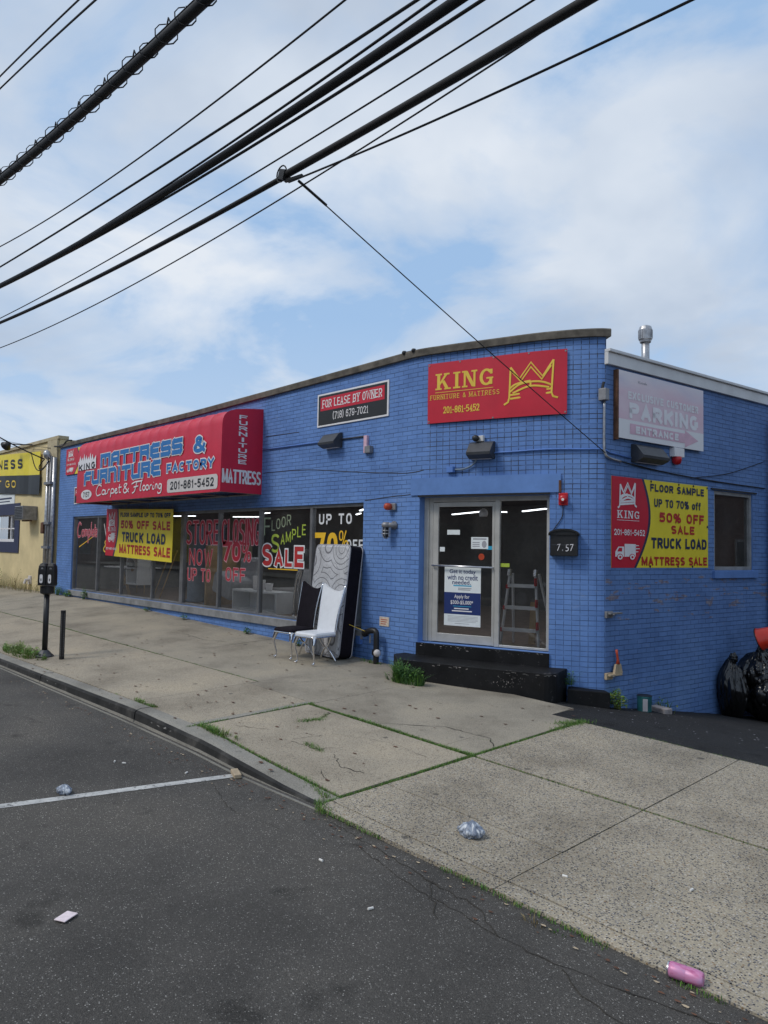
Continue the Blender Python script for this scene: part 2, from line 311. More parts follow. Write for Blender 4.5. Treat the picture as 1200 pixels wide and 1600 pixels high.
def park_panel():
    g = NG('faded_panel'); v = g.coord('UV'); sp = g.new('ShaderNodeSeparateXYZ'); g.link(v, sp.inputs[0])
    pk = g.ramp(g.noise(v, 1.6, 3), [(0.35, (0.70, 0.47, 0.55)), (0.65, (0.75, 0.63, 0.68))])
    m1 = g.ramp(g.math('ADD', sp.outputs[1], g.math('MULTIPLY', g.noise(v, 2, 3), 0.02)), [(0.29, 0.0), (0.30, 1.0), (0.72, 1.0), (0.99, 0.35)])
    tp = g.ramp(g.noise(v, 2.2, 2), [(0.42, 0.0), (0.6, 1.0)])
    c = g.mix(m1, (0.78, 0.77, 0.78), pk); c = g.mix(g.math('MULTIPLY', tp, g.ramp(sp.outputs[1], [(0.72, 0.0), (0.86, 0.55)])), c, (0.50, 0.52, 0.66))
    g.set(c, 0.4, 0, spec=0.5); M['faded_panel'] = g.m
park_panel()
plain('faded_white', (0.80, 0.78, 0.80), 0.45, var=0.06)
plain('faded_pink', (0.68, 0.44, 0.53), 0.45, var=0.1)

# ------------------------------------------------------------------ mesh helpers
class MB:
    def __init__(s): s.v = []; s.f = []; s.mi = []; s.uv = {}
    def quad(s, a, b, c, d, mi=0, uv=None):
        k = len(s.v); s.v += [Vector(p) for p in (a, b, c, d)]; s.f.append((k, k + 1, k + 2, k + 3)); s.mi.append(mi)
        if uv: s.uv[len(s.f) - 1] = uv
    def poly(s, pts, mi=0):
        k = len(s.v); s.v += [Vector(p) for p in pts]; s.f.append(tuple(range(k, k + len(pts)))); s.mi.append(mi)
    def add(s, verts, faces, mi=0):
        k = len(s.v); s.v += [Vector(p) for p in verts]; s.f += [tuple(i + k for i in f) for f in faces]; s.mi += [mi] * len(faces)
    def hexa(s, p, mi=0): # 8 points: bottom 4 (ccw from above), top 4
        s.add(p, [(3, 2, 1, 0), (4, 5, 6, 7), (0, 1, 5, 4), (1, 2, 6, 5), (2, 3, 7, 6), (3, 0, 4, 7)], mi)
    def box(s, c, size, rot=None, mi=0):
        c = Vector(c); h = Vector(size) / 2; m = rot or Matrix.Identity(3)
        s.hexa([c + m @ Vector((x * h.x, y * h.y, z * h.z)) for z in (-1, 1) for x, y in ((-1, -1), (1, -1), (1, 1), (-1, 1))], mi)
    def fbox(s, fr, r, d0, d1, mi=0): # box in a frame: r = (u0, v0, u1, v1)
        u0, v0, u1, v1 = r
        s.hexa([fr(u0, v0, d1), fr(u1, v0, d1), fr(u1, v0, d0), fr(u0, v0, d0), fr(u0, v1, d1), fr(u1, v1, d1), fr(u1, v1, d0), fr(u0, v1, d0)], mi)
    def tube(s, pts, r, n=8, mi=0, cap=True, squash=None):
        pts = [Vector(p) for p in pts]; L = len(pts); rs = r if isinstance(r, (list, tuple)) else [r] * L
        rings = []; ref = None
        for i, p in enumerate(pts):
            t = (pts[min(i + 1, L - 1)] - pts[max(i - 1, 0)])
            if t.length < 1e-9: t = Vector((0, 0, 1))
            t.normalize()
            if squash is not None: a = squash.cross(t).normalized() if abs(squash.dot(t)) < 0.99 else t.orthogonal(); b = squash * 0.0
            else:
                if ref is None: ref = t.orthogonal()
                a = (ref - t * ref.dot(t)); a = a.normalized() if a.length > 1e-6 else t.orthogonal().normalized(); ref = a
            b = t.cross(a).normalized()
            ring = []
            for k in range(n):
                an = 2 * math.pi * k / n; q = a * math.cos(an) + b * math.sin(an) * (1 if squash is None else min(1.0, 0.0012 / max(rs[i], 1e-6)))
                ring.append(p + q * rs[i])
            rings.append(ring)
        k0 = len(s.v)
        for rg in rings: s.v += rg
        for i in range(L - 1):
            for k in range(n): s.f.append((k0 + i * n + k, k0 + i * n + (k + 1) % n, k0 + (i + 1) * n + (k + 1) % n, k0 + (i + 1) * n + k)); s.mi.append(mi)
        if cap:
            s.f.append(tuple(k0 + k for k in reversed(range(n)))); s.mi.append(mi)
            s.f.append(tuple(k0 + (L - 1) * n + k for k in range(n))); s.mi.append(mi)
    def lathe(s, prof, base, n=20, axis=Vector((0, 0, 1)), mi=0): # prof: (r, h)
        axis = axis.normalized(); a = axis.orthogonal().normalized(); b = axis.cross(a); base = Vector(base); k0 = len(s.v)
        for r, h in prof:
            for k in range(n): an = 2 * math.pi * k / n; s.v.append(base + axis * h + (a * math.cos(an) + b * math.sin(an)) * r)
        for i in range(len(prof) - 1):
            for k in range(n): s.f.append((k0 + i * n + k, k0 + i * n + (k + 1) % n, k0 + (i + 1) * n + (k + 1) % n, k0 + (i + 1) * n + k)); s.mi.append(mi)
        s.f.append(tuple(k0 + k for k in reversed(range(n)))); s.mi.append(mi)
        s.f.append(tuple(k0 + (len(prof) - 1) * n + k for k in range(n))); s.mi.append(mi)
    def build(s, name, mats, parent=None, smooth=False, bevel=0.0, sub=0, label=None):
        me = bpy.data.meshes.new(name); me.from_pydata([tuple(p) for p in s.v], [], s.f)
        for m in (mats if isinstance(mats, (list, tuple)) else [mats]): me.materials.append(M[m] if isinstance(m, str) else m)
        for p, k in zip(me.polygons, s.mi): p.material_index = k; p.use_smooth = smooth
        if s.uv:
            ul = me.uv_layers.new(name='UVMap')
            for fi, uv in s.uv.items():
                for li, t in zip(me.polygons[fi].loop_indices, uv): ul.data[li].uv = t
        me.update(); o = bpy.data.objects.new(name, me); col.objects.link(o)
        if parent:
            o.parent = parent; o.matrix_parent_inverse = parent.matrix_world.inverted() if parent.type == 'EMPTY' and parent.parent is None else Matrix.Identity(4)
        if label: o['label'] = label
        if bevel:
            b = o.modifiers.new('bevel', 'BEVEL'); b.width = bevel; b.segments = 2; b.limit_method = 'ANGLE'; b.angle_limit = R(40)
        if sub: u = o.modifiers.new('sub', 'SUBSURF'); u.levels = sub; u.render_levels = sub
        return o
def thing(name, label, cat, loc=(0, 0, 0), group=None):
    o = bpy.data.objects.new(name, None); col.objects.link(o); o.location = loc; o.matrix_world = Matrix.Translation(loc); o.empty_display_size = 0.1
    o['label'] = label; o['category'] = cat
    if group: o['group'] = group
    return o
def tag(o, label, cat, group=None, kind=None):
    o['label'] = label; o['category'] = cat
    if group: o['group'] = group
    if kind: o['kind'] = kind
    return o
def struct(o): o['kind'] = 'structure'; return o
def stuff(o, label=None): o['kind'] = 'stuff'; return o
def planar(o, ux, uz):
    o = Vector(o); ux = Vector(ux).normalized(); uz = Vector(uz).normalized(); n = ux.cross(uz)
    return lambda a, b, d=0.0: o + ux * a + uz * b + n * d

# ------------------------------------------------------------------ the facade's plan: straight, then a rounded corner
def theta(s):
    ks = [0, .4, 1.9, 2.9, 3.06]; vs = [0, 15.5, 17, 34, 54]
    if s <= 0: return 0.0
    for i in range(4):
        if s <= ks[i + 1]: return R(vs[i] + (vs[i + 1] - vs[i]) * (s - ks[i]) / (ks[i + 1] - ks[i]))
    return R(54)
U0, UC = -23.45, -8.2; CUR = [(UC, 8.4)]
for i in range(153):
    t = theta((i + .5) * .02); CUR.append((CUR[-1][0] + .02 * math.cos(t), CUR[-1][1] + .02 * math.sin(t)))
UE = UC + 3.06
def FAC(u, z, d=0.0):
    if u <= UC: return Vector((u, 8.4 - d, z))
    k = min((u - UC) / .02, 152.999); i = int(k); w = k - i; a, b = CUR[i], CUR[i + 1]; t = theta(min(u - UC, 3.06)); ex = max(0, u - UE)
    return Vector((a[0] + (b[0] - a[0]) * w + math.sin(t) * d + math.cos(t) * ex, a[1] + (b[1] - a[1]) * w - math.cos(t) * d + math.sin(t) * ex, z))
D = Vector((CUR[-1][0], CUR[-1][1], 0))
SDIR = Vector((.13, 1, 0)).normalized(); SN = Vector((SDIR.y, -SDIR.x, 0))
def SIDE(s, z, d=0.0): return D + SDIR * s + Vector((0, 0, z)) + SN * d
def chord(u0, u1, d): # a flat frame hung between two points of the wall
    a, b = FAC(u0, 0, d), FAC(u1, 0, d); ux = (b - a).normalized(); L = (b - a).length; k = L / (u1 - u0)
    n = Vector((ux.y, -ux.x, 0))
    return lambda u, z, dd=0.0: a + ux * (u - u0) * k + Vector((0, 0, z)) + n * dd

# ------------------------------------------------------------------ lettering
_tc = {}
def tmesh(body, offset=0.0, shear=0.0):
    k = (body, offset, shear)
    if k in _tc: return _tc[k]
    cu_ = bpy.data.curves.new('t', 'FONT'); cu_.body = body; cu_.size = 1; cu_.offset = offset; cu_.shear = shear; cu_.resolution_u = 3; cu_.fill_mode = 'FRONT'
    o = bpy.data.objects.new('t', cu_); col.objects.link(o); dg = bpy.context.evaluated_depsgraph_get(); me = o.evaluated_get(dg).to_mesh()
    vs = [(v.co.x, v.co.y) for v in me.vertices]; fs = [tuple(p.vertices) for p in me.polygons]; o.evaluated_get(dg).to_mesh_clear()
    bpy.data.objects.remove(o); bpy.data.curves.remove(cu_); _tc[k] = (vs, fs); return _tc[k]
def text_into(mb, body, fr, rect, d, offset=0.0, grow=None, shear=0.0, mi=0, slant=0.0):
    """rect u0,v0,u1,v1; grow: extra outline on top of the base weight"""
    vs, fs = tmesh(body, offset, shear); xs = [p[0] for p in vs]; ys = [p[1] for p in vs]; x0, x1, y0, y1 = min(xs), max(xs), min(ys), max(ys)
    if grow is not None: vs, fs = tmesh(body, offset + grow, shear)
    u0, v0, u1, v1 = rect
    out = []
    for x, y in vs:
        a = (x - x0) / (x1 - x0); b = (y - y0) / (y1 - y0); out.append(fr(u0 + (u1 - u0) * a, v0 + (v1 - v0) * b + slant * a, d))
    mb.add(out, fs, mi)
def text(name, body, fr, rect, mat, parent, d=0.004, offset=0.0, outline=None, shear=0.0, slant=0.0, grow=0.03):
    mb = MB(); mats = [mat]
    if outline: text_into(mb, body, fr, rect, d, offset, grow, shear, 1, slant); mats.append(outline); d += 0.0025
    text_into(mb, body, fr, rect, d, offset, None, shear, 0, slant)
    return mb.build(name, mats, parent)
def sub(r, fx0, ft0, fx1, ft1): # fractions, from the left and from the top
    u0, v0, u1, v1 = r; return (u0 + (u1 - u0) * fx0, v1 - (v1 - v0) * ft1, u0 + (u1 - u0) * fx1, v1 - (v1 - v0) * ft0)
def strokes(mb, fr, rect, lines, w, d, mi=0): # lines in fractions from the left / top; drawn as flat brush strokes
    u0, v0, u1, v1 = rect; n = (fr(u0, v0, 1) - fr(u0, v0, 0)).normalized()
    for i, ln in enumerate(lines):
        pts = [fr(u0 + (u1 - u0) * x, v1 - (v1 - v0) * y, d + 0.0003 * (i % 5)) for x, y in ln]
        mb.tube(pts, w / 2, 8, mi, squash=n)
def curve2(pts, k=5): # smooth polyline through points
    out = []
    for i in range(len(pts) - 1):
        p0 = pts[max(i - 1, 0)]; p1 = pts[i]; p2 = pts[i + 1]; p3 = pts[min(i + 2, len(pts) - 1)]
        for j in range(k):
            t = j / k; out.append(tuple(0.5 * (2 * b + (c - a) * t + (2 * a - 5 * b + 4 * c - e) * t * t + (3 * b - a - 3 * c + e) * t ** 3) for a, b, c, e in zip(p0, p1, p2, p3)))
    return out + [tuple(pts[-1])]
def arc(cx, cy, rx, ry, a0, a1, n=10): return [(cx + rx * math.cos(R(a0 + (a1 - a0) * i / n)), cy + ry * math.sin(R(a0 + (a1 - a0) * i / n))) for i in range(n + 1)]
def panel(name, fr, r, mat, parent=None, d0=0.0, d1=0.012, nx=1, nz=1, uv=False, smooth=False):
    u0, v0, u1, v1 = r; mb = MB(); g = lambda i, j, d: fr(u0 + (u1 - u0) * i / nx, v0 + (v1 - v0) * j / nz, d)
    for i in range(nx):
        for j in range(nz):
            mb.quad(g(i, j, d1), g(i + 1, j, d1), g(i + 1, j + 1, d1), g(i, j + 1, d1), 0, [(i / nx, j / nz), ((i + 1) / nx, j / nz), ((i + 1) / nx, (j + 1) / nz), (i / nx, (j + 1) / nz)] if uv else None)
            mb.quad(g(i, j + 1, d0), g(i + 1, j + 1, d0), g(i + 1, j, d0), g(i, j, d0))
    for i in range(nx):
        mb.quad(g(i, 0, d0), g(i + 1, 0, d0), g(i + 1, 0, d1), g(i, 0, d1)); mb.quad(g(i, nz, d1), g(i + 1, nz, d1), g(i + 1, nz, d0), g(i, nz, d0))
    for j in range(nz):
        mb.quad(g(0, j, d1), g(0, j + 1, d1), g(0, j + 1, d0), g(0, j, d0)); mb.quad(g(nx, j, d0), g(nx, j + 1, d0), g(nx, j + 1, d1), g(nx, j, d1))
    return mb.build(name, mat, parent, smooth)
def se(cx, cy, rx, ry, a0, a1, n=16, p=2.5): # superellipse arc
    o = []
    for i in range(n + 1):
        a = R(a0 + (a1 - a0) * i / n); c, s_ = math.cos(a), math.sin(a); o.append((cx + rx * math.copysign(abs(c) ** (2 / p), c), cy + ry * math.copysign(abs(s_) ** (2 / p), s_)))
    return o
_P = [(0, 0), (0, 1), (.55, 1)] + se(.55, .73, .45, .27, 90, -90, 8)[1:] + [(0, .46)]
_S = curve2([(.94, .86), (.82, .95), (.5, 1), (.14, .94), (.01, .76), (.13, .59), (.5, .5), (.87, .41), (.99, .24), (.86, .06), (.5, 0), (.18, .04), (.05, .13)], 3)
_6 = curve2([(.95, .82), (.8, .96), (.5, 1), (.14, .86), (0, .42), (.12, .09), (.5, 0), (.88, .1), (1, .32), (.87, .54), (.5, .62), (.14, .52), (.03, .36)], 3)
BF_ = {'A': [[(0, 0), (.5, 1), (1, 0)], [(.17, .3), (.83, .3)]], 'B': [_P, [(0, 0), (.55, 0)] + se(.55, .23, .45, .23, -90, 90, 8)[1:] + [(0, .46)]], 'C': [se(.5, .5, .5, .5, 42, 318)], 'D': [[(0, 0), (0, 1), (.45, 1)] + se(.45, .5, .55, .5, 90, -90, 12)[1:] + [(0, 0)]],
 'E': [[(1, 1), (0, 1), (0, 0), (1, 0)], [(0, .52), (.85, .52)]], 'F': [[(1, 1), (0, 1), (0, 0)], [(0, .5), (.85, .5)]], 'G': [se(.5, .5, .5, .5, 42, 318), [(.55, .45), (1, .45), (1, .1)]], 'I': [[(.5, 0), (.5, 1)]], 'K': [[(0, 0), (0, 1)], [(1, 1), (.05, .38)], [(.36, .62), (1, 0)]],
 'L': [[(0, 1), (0, 0), (1, 0)]], 'M': [[(0, 0), (0, 1)], [(0, .96), (.5, .1), (1, .96)], [(1, 1), (1, 0)]], 'N': [[(0, 0), (0, 1)], [(0, .97), (1, .03)], [(1, 1), (1, 0)]], 'O': [se(.5, .5, .5, .5, 0, 360, 24)], 'P': [_P], 'R': [_P, [(.5, .46), (1, 0)]], 'S': [_S], 'T': [[(0, 1), (1, 1)], [(.5, 1), (.5, 0)]],
 'U': [[(0, 1), (0, .32)] + se(.5, .32, .5, .32, 180, 360, 10)[1:] + [(1, 1)]], 'V': [[(0, 1), (.5, 0), (1, 1)]], 'W': [[(0, 1), (.25, 0), (.5, .85), (.75, 0), (1, 1)]], 'X': [[(0, 0), (1, 1)], [(0, 1), (1, 0)]], 'Y': [[(0, 1), (.5, .45), (1, 1)], [(.5, .45), (.5, 0)]],
 '0': [se(.5, .5, .5, .5, 0, 360, 24)], '1': [[(.1, .76), (.6, .98), (.6, 0)]], '2': [curve2([(.02, .74), (.15, .94), (.5, 1), (.86, .93), (.98, .72), (.8, .45), (.05, .02)], 3), [(0, 0), (1, 0)]], '3': [_S], '4': [[(.76, 0), (.76, .98), (.0, .28), (1, .28)]], '5': [[(.95, 1), (.12, 1), (.06, .56)], curve2([(.06, .56), (.5, .64), (.88, .54), (1, .31), (.86, .07), (.5, 0), (.2, .02), (.06, .08)], 3)],
 '6': [_6], '7': [[(0, 1), (1, 1), (.35, 0)]], '8': [se(.5, .25, .5, .25, 0, 360, 18), se(.5, .76, .44, .24, 0, 360, 18)], '9': [[(1 - a, 1 - b) for a, b in _6]], '%': [se(.2, .76, .2, .24, 0, 360, 14), se(.8, .24, .2, .24, 0, 360, 14), [(.25, 0), (.75, 1)]], '-': [[(.05, .42), (.95, .42)]],
 '(': [curve2([(.9, 1.1), (.2, .8), (.2, .2), (.9, -.1)], 3)], ')': [curve2([(.1, 1.1), (.8, .8), (.8, .2), (.1, -.1)], 3)], '&': [curve2([(1, .42), (.86, .14), (.5, 0), (.14, .06), (.02, .26), (.18, .46), (.62, .70)], 3), curve2([(.62, .70), (.68, .88), (.45, 1), (.22, .88), (.3, .64)], 3), [(.3, .64), (1, 0)]], 'o': [se(.5, .35, .5, .35, 0, 360, 18)], 'f': [curve2([(1, .98), (.62, 1), (.45, .8), (.45, .5)], 3) + [(.45, 0)], [(.05, .66), (.95, .66)]]}
BW = {'M': .78, 'W': .9, 'I': .0, '1': .34, '-': .3, '%': .85, ' ': .22, '(': .2, ')': .2, 'f': .32, 'o': .5, 'T': .58, 'L': .5, 'E': .52, 'F': .5, '&': .66}
def ribbon(mb, put, pts, w, mi, ext=True): # flat brush line with mitred corners, in 2d
    P = [Vector((p[0], p[1])) for p in pts]; Q = [P[0]]
    for p in P[1:]:
        if (p - Q[-1]).length > 1e-5: Q.append(p)
    closed = (Q[0] - Q[-1]).length < 1e-4
    if closed: Q = Q[:-1]
    n = len(Q)
    if ext and not closed: Q[0] = Q[0] + (Q[0] - Q[1]).normalized() * w / 2; Q[-1] = Q[-1] + (Q[-1] - Q[-2]).normalized() * w / 2
    L = []
    for i in range(n):
        a = Q[i] - Q[i - 1] if (i or closed) else Q[1] - Q[0]; b = (Q[(i + 1) % n] - Q[i]) if (i < n - 1 or closed) else a
        a = a.normalized(); b = b.normalized(); t = a + b; t = t.normalized() if t.length > 1e-4 else a; nn = Vector((-t.y, t.x)); k = max(.5, nn.dot(Vector((-a.y, a.x)))); L.append((Q[i] + nn * w / 2 / k, Q[i] - nn * w / 2 / k))
    for i in range(n if closed else n - 1): A, B = L[i], L[(i + 1) % n]; mb.poly([put(A[1]), put(B[1]), put(B[0]), put(A[0])], mi)
def block_into(mb, body, fr, r, d, wt, mi=0, slant=0.0, extra=0.0, serif=0.0, gap=.30, rise=None):
    """wt: stroke weight as a fraction of the letter height; extra: metres added all round for an outline"""
    u0, v0, u1, v1 = r; H = v1 - v0; g = gap; tot = sum(BW.get(c, .6) + wt for c in body) + g * (len(body) - 1) * (1 if True else 0); kx = (u1 - u0) / tot / 1.0; w = wt * H; x = 0; cnt = 0; asp = kx / H
    for c in body:
        cw = BW.get(c, .6)
        for ln in BF_.get(c, []):
            pts = [(u0 + kx * (x + wt / 2 + cw * px) , v0 + w / 2 + (H - w) * py + slant * (u0 + kx * x - u0) / (u1 - u0)) for px, py in ln]; dd = d + .0004 * (cnt % 6); cnt += 1
            ww = w * min(1.0, max(.72, asp)) if extra == 0 else w * min(1.0, max(.72, asp)) + 2 * extra
            ribbon(mb, lambda p: fr(p[0], p[1], dd), pts, ww, mi, c not in 'S3CG')
            if serif:
                for e, f_ in ((0, 1), (-1, -2)):
                    p, q = Vector(pts[e]), Vector(pts[f_])
                    if abs((p - q).x) < .5 * abs((p - q).y) and (abs(ln[e][1]) < .03 or abs(ln[e][1] - 1) < .03):
                        y = p.y + (w * .3 if ln[e][1] > .5 else -w * .3); mb.poly([fr(a, b, dd + .0002) for a, b in ((p.x - serif * w, y - w * .2), (p.x + serif * w, y - w * .2), (p.x + serif * w, y + w * .2), (p.x - serif * w, y + w * .2))], mi)
        x += cw + wt + g
def block(name, body, fr, rect, mat, parent, d=.004, wt=.2, outline=None, extra=.02, slant=0.0, serif=0.0, gap=.22):
    mb = MB(); mats = [mat]
    if outline: block_into(mb, body, fr, rect, d, wt, 1, slant, extra, 0, gap); mats.append(outline); d += .004
    block_into(mb, body, fr, rect, d, wt, 0, slant, 0, serif, gap)
    return mb.build(name, mats, parent)
def crown_lines():
    P = lambda x, y: ((x - 805) / 187, (y - 152) / 163)
    z = [P(830, 170), P(862, 216), P(901, 158), P(940, 214), P(976, 155)]
    L = [z, [P(830, 170), P(826, 285), P(822, 303), P(807, 312)], [P(976, 155), P(970, 278), P(975, 293), P(991, 299)]]
    L += [[P(838, 190), P(866, 228), P(901, 176), P(938, 226), P(968, 176)]]
    L += [curve2([P(829, 264), P(860, 240), P(900, 232), P(940, 236), P(970, 250)]), curve2([P(829, 250), P(850, 236), P(900, 228)])]
    L += [[P(829, 277), P(970, 263)], [P(829, 291), P(970, 278)], [P(900, 232), P(900, 250)], curve2([P(838, 270), P(900, 248), P(962, 258)])]
    return L
def truck_into(mb, fr, r, d, mi=0, mi2=1):
    q = lambda pts, m, dd: mb.poly([fr(r[0] + (r[2] - r[0]) * x, r[3] - (r[3] - r[1]) * y, dd) for x, y in reversed(pts)], m)
    q([(.02, .78), (.02, .5), (.14, .2), (.36, .2), (.36, .78)], mi, d); q([(.38, .78), (.38, .04), (.82, .04), (.82, .78)], mi, d + .0003)
    q([(.09, .48), (.16, .27), (.28, .27), (.28, .48)], mi2, d + .002)
    for cx in (.2, .68):
        q(arc(cx, .8, .12, .19, 0, 360, 16)[:-1], mi2, d + .0025); q(arc(cx, .8, .095, .15, 0, 360, 16)[:-1], mi, d + .004); q(arc(cx, .8, .045, .07, 0, 360, 12)[:-1], mi2, d + .0055)
    for y, x in ((.12, .95), (.3, .99), (.48, .93)): q([(.83, y + .04), (.83, y - .03), (x, y - .01), (x, y + .02)], mi, d + .0006)

# ================================================================== GROUND
def zs(X, Y): # sidewalk plane
    Xe = X if X > -17 else -17 - 1.6 * (1 - math.exp((X + 17) / 1.6))
    k = max(0, min(10.5, -8.5 - X)) * .034 * max(0, (8.4 - Y) / 4.4) if Y > 3 else 0
    return -.11 - .031 * (Xe + 9) + .02 * (Y - 8.4) - k
RK = [(-70, -.30), (-25, -.335), (-13, -.35), (-8.7, -.362), (-6, -.405), (-4.7, -.375), (-1.3, -.452), (6, -.66), (40, -1.2)]
def zr0(X):
    for (a, p), (b, q) in zip(RK, RK[1:]):
        if X <= b: t = (X - a) / (b - a); return p + (q - p) * t
    return RK[-1][1]
def zr(X, Y): return zr0(X) + .013 * max(0, min(3.9 - Y, 5))
def zlot(X, Y): return zs(X, 7.8) - .004 - .125 * max(0, Y - 8.15) ** 1.08
# road
mb = MB(); xs = [-70, -50, -35, -25, -20, -16, -13, -10.8, -8.7, -7.3, -6, -5.3, -4.7, -3, -1.3, 2, 6, 15, 40]; ys = [-60, -20, -6, -1.1, 0.5, 2, 3.0, 3.9, 4.06]
for x0, x1 in zip(xs, xs[1:]):
    for y0, y1 in zip(ys, ys[1:]):
        if y1 > 4 and x0 > -5: continue
        mb.quad((x0, y0, zr(x0, y0)), (x1, y0, zr(x1, y0)), (x1, y1, zr(x1, y1)), (x0, y1, zr(x0, y1)))
struct(mb.build('road', 'asphalt'))
# parking space line
mb = MB(); a0, b0 = Vector((-6.50, 1.72, 0)), Vector((-6.02, 3.86, 0)); dirn = (b0 - a0).normalized(); nn = Vector((-dirn.y, dirn.x, 0)); a0 = a0 - dirn * 2.0
K = 24
for i in range(K):
    p, q = a0.lerp(b0, i / K), a0.lerp(b0, (i + 1) / K); w0 = .05; e = []
    for pt, s_ in ((p, -1), (q, -1), (q, 1), (p, 1)):
        xy = pt + nn * s_ * (w0 + .004 * noise.noise(Vector((pt.x * 9, pt.y * 9, s_ * 3)))); e.append((xy.x, xy.y, zr(xy.x, xy.y) + .004))
    mb.quad(*e)
struct(mb.build('road_marking', 'road_paint'))
# soil in the joints under the slabs
mb = MB()
xs = [-70, -40, -25, -21, -19, -17, -14, -10, -7.38, -4.7, -2.95, 0, 8, 30]
for x0, x1 in zip(xs, xs[1:]):
    for y0, y1 in ((4.05 if x0 < -4.75 and x0 > -7.4 else 3.86, 5.8), (5.8, 8.6 if x1 < -7 else 7.8)): mb.quad(*[(x, y, zs(x, y) - .018) for x, y in ((x0, 4.215 if x0 < -7 else y0), (x1, 4.215 if x1 < -7 else (4.05 if x1 < -4 else y0)), (x1, y1), (x0, y1))] if y0 < 5 else [(x, y, zs(x, y) - .018) for x, y in ((x0, y0), (x1, y0), (x1, y1), (x0, y1))])
struct(mb.build('joint_soil', 'moss'))
# sidewalk slabs
slabs = []
G = .011
def slab(x0, x1, y0, y1, m, g=(G, G, G, G)): slabs.append((x0, x1, y0, y1, m, g))
yj = 6.02
for x0, x1 in ((-70, -40), (-40, -27), (-27, -21.4), (-21.4, -18.2), (-18.2, -15.0), (-15.0, -11.8), (-11.8, -8.85)):
    slab(x0, x1, 4.20, yj, 1, (.004, .004, G, .014)); slab(x0, x1, yj, 8.6, 2, (.003, .003, .014, .0))
slab(-8.85, -7.50, 4.20, 5.86, 1, (.004, .004, G, .005)); slab(-7.50, -7.38, 4.22, 5.86, 3, (.002, .022, .02, .004)); slab(-8.85, -7.38, 5.86, 8.6, 2, (.003, .003, .004, 0))
slab(-7.38, -4.75, 4.24, 5.80, 1, (.022, .028, .045, .04)); slab(-7.38, -5.16, 5.80, 8.3, 2, (.003, 0, .035, 0)); slab(-5.16, -4.75, 5.80, 7.8, 2, (0, .028, .035, 0))
for x0, x1 in ((-4.75, -2.95), (-2.95, -1.15), (-1.15, .65), (.65, 2.6), (2.6, 8)):
    gl = .022 if x0 < -4.7 else .006
    slab(x0, x1, 3.80, 3.97, 0, (gl, .004, .02, .007)); slab(x0, x1, 3.97, 4.6, 0, (gl, .006, .007, .006)); slab(x0, x1, 4.6, 5.8, 0, (gl, .006, .006, .016)); slab(x0, x1, 5.8, 7.8, 0, (gl, .006, .016, 0.0))
slab(8, 30, 3.8, 7.8, 0)
for mi, mn in enumerate(('slab_coarse', 'slab_fine', 'slab_smooth', 'kerb_concrete')):
    mb = MB()
    for x0, x1, y0, y1, m, g in slabs:
        if m != mi: continue
        sk = .20 if (x0 == -7.38 and y0 == 4.24) else 0
        x0 += g[0]; x1 -= g[1]; y0 += g[2]; y1 -= g[3]; t = [rnd.uniform(-.003, .003) for _ in range(4)]; nx = max(1, int((x1 - x0) / .8)) if x1 < -2 else 3; ny = max(2, int((y1 - y0) / .8))
        P = lambda i, j, dz=0: (x0 + (x1 - x0) * i / nx + (0.003 * noise.noise(Vector((i, j, x0))) if 0 < i < nx else 0), y0 - sk * i / nx * (1 - j / ny) + (y1 - y0) * j / ny, zs(x0 + (x1 - x0) * i / nx, y0 - sk * i / nx * (1 - j / ny) + (y1 - y0) * j / ny) + (t[0] * (1 - i / nx) + t[1] * i / nx) * (1 - j / ny) + (t[2] * (1 - i / nx) + t[3] * i / nx) * j / ny + dz)
        for i in range(nx):
            for j in range(ny): mb.quad(P(i, j), P(i + 1, j), P(i + 1, j + 1), P(i, j + 1))
            mb.quad(P(i, 0, -.03), P(i + 1, 0, -.03), P(i + 1, 0), P(i, 0)); mb.quad(P(i, ny), P(i + 1, ny), P(i + 1, ny, -.03), P(i, ny, -.03))
        for j in range(ny): mb.quad(P(0, j + 1, -.03), P(0, j, -.03), P(0, j), P(0, j + 1)); mb.quad(P(nx, j, -.03), P(nx, j + 1, -.03), P(nx, j + 1), P(nx, j))
    struct(mb.build(('driveway_apron', 'sidewalk', 'sidewalk_back_strip', 'sidewalk_border')[mi], mn))
# kerb, running out into the driveway
mb = MB(); st = [-70, -50, -35, -27, -22, -18]; x = -16.5
while x < -4.72:
    st.append(x); x += .31
for jx in (-14.9, -11.6, -8.42): st += [jx - .014, jx - .012, jx + .012, jx + .014]
st = sorted(st + [-4.72]); prof = []
for X in st:
    zt, zb = zs(X, 4.0) + .006, zr0(X) - .01; wob = .007 * noise.noise(Vector((X * 2.3, 0, 0))) + .004 * noise.noise(Vector((X * 9, 0, 0))); h = zt - zb
    t = max(0, min(1, (X + 6.9) / 2.1)); zt2 = zt - (zt - zr0(X) - .01) * t * t * .8; dip = .02 if any(abs(X - jx) < .0125 for jx in (-14.9, -11.6, -8.42)) else 0; h2 = max(.004, zt2 - zb)
    f_ = max(0, min(1, (X + 7.0) / 2.2)); yb = 4.19 + .04 * max(0, 1 - abs(X + 7.2) / 1.2) - .14 * f_; yf = 4.0 - .10 * f_
    prof.append([(X, yb, zt - .05), (X, yb, zt - dip), (X, yf + .07 + wob, zt2 + (zt - zt2) * .25 - dip), (X, yf + .02 + wob + dip * .5, zt2 - min(.012, h2 * .1) - dip), (X, yf - .005 + wob + dip * .8, zt2 - min(.04, h2 * .3) - dip), (X, yf - .014 + wob + dip, zb + h2 * .26), (X, yf - .02 + wob * .5, zb + .004), (X, yf - .085, zr0(X) + .007), (X, yf - .09, zr0(X) - .03)])
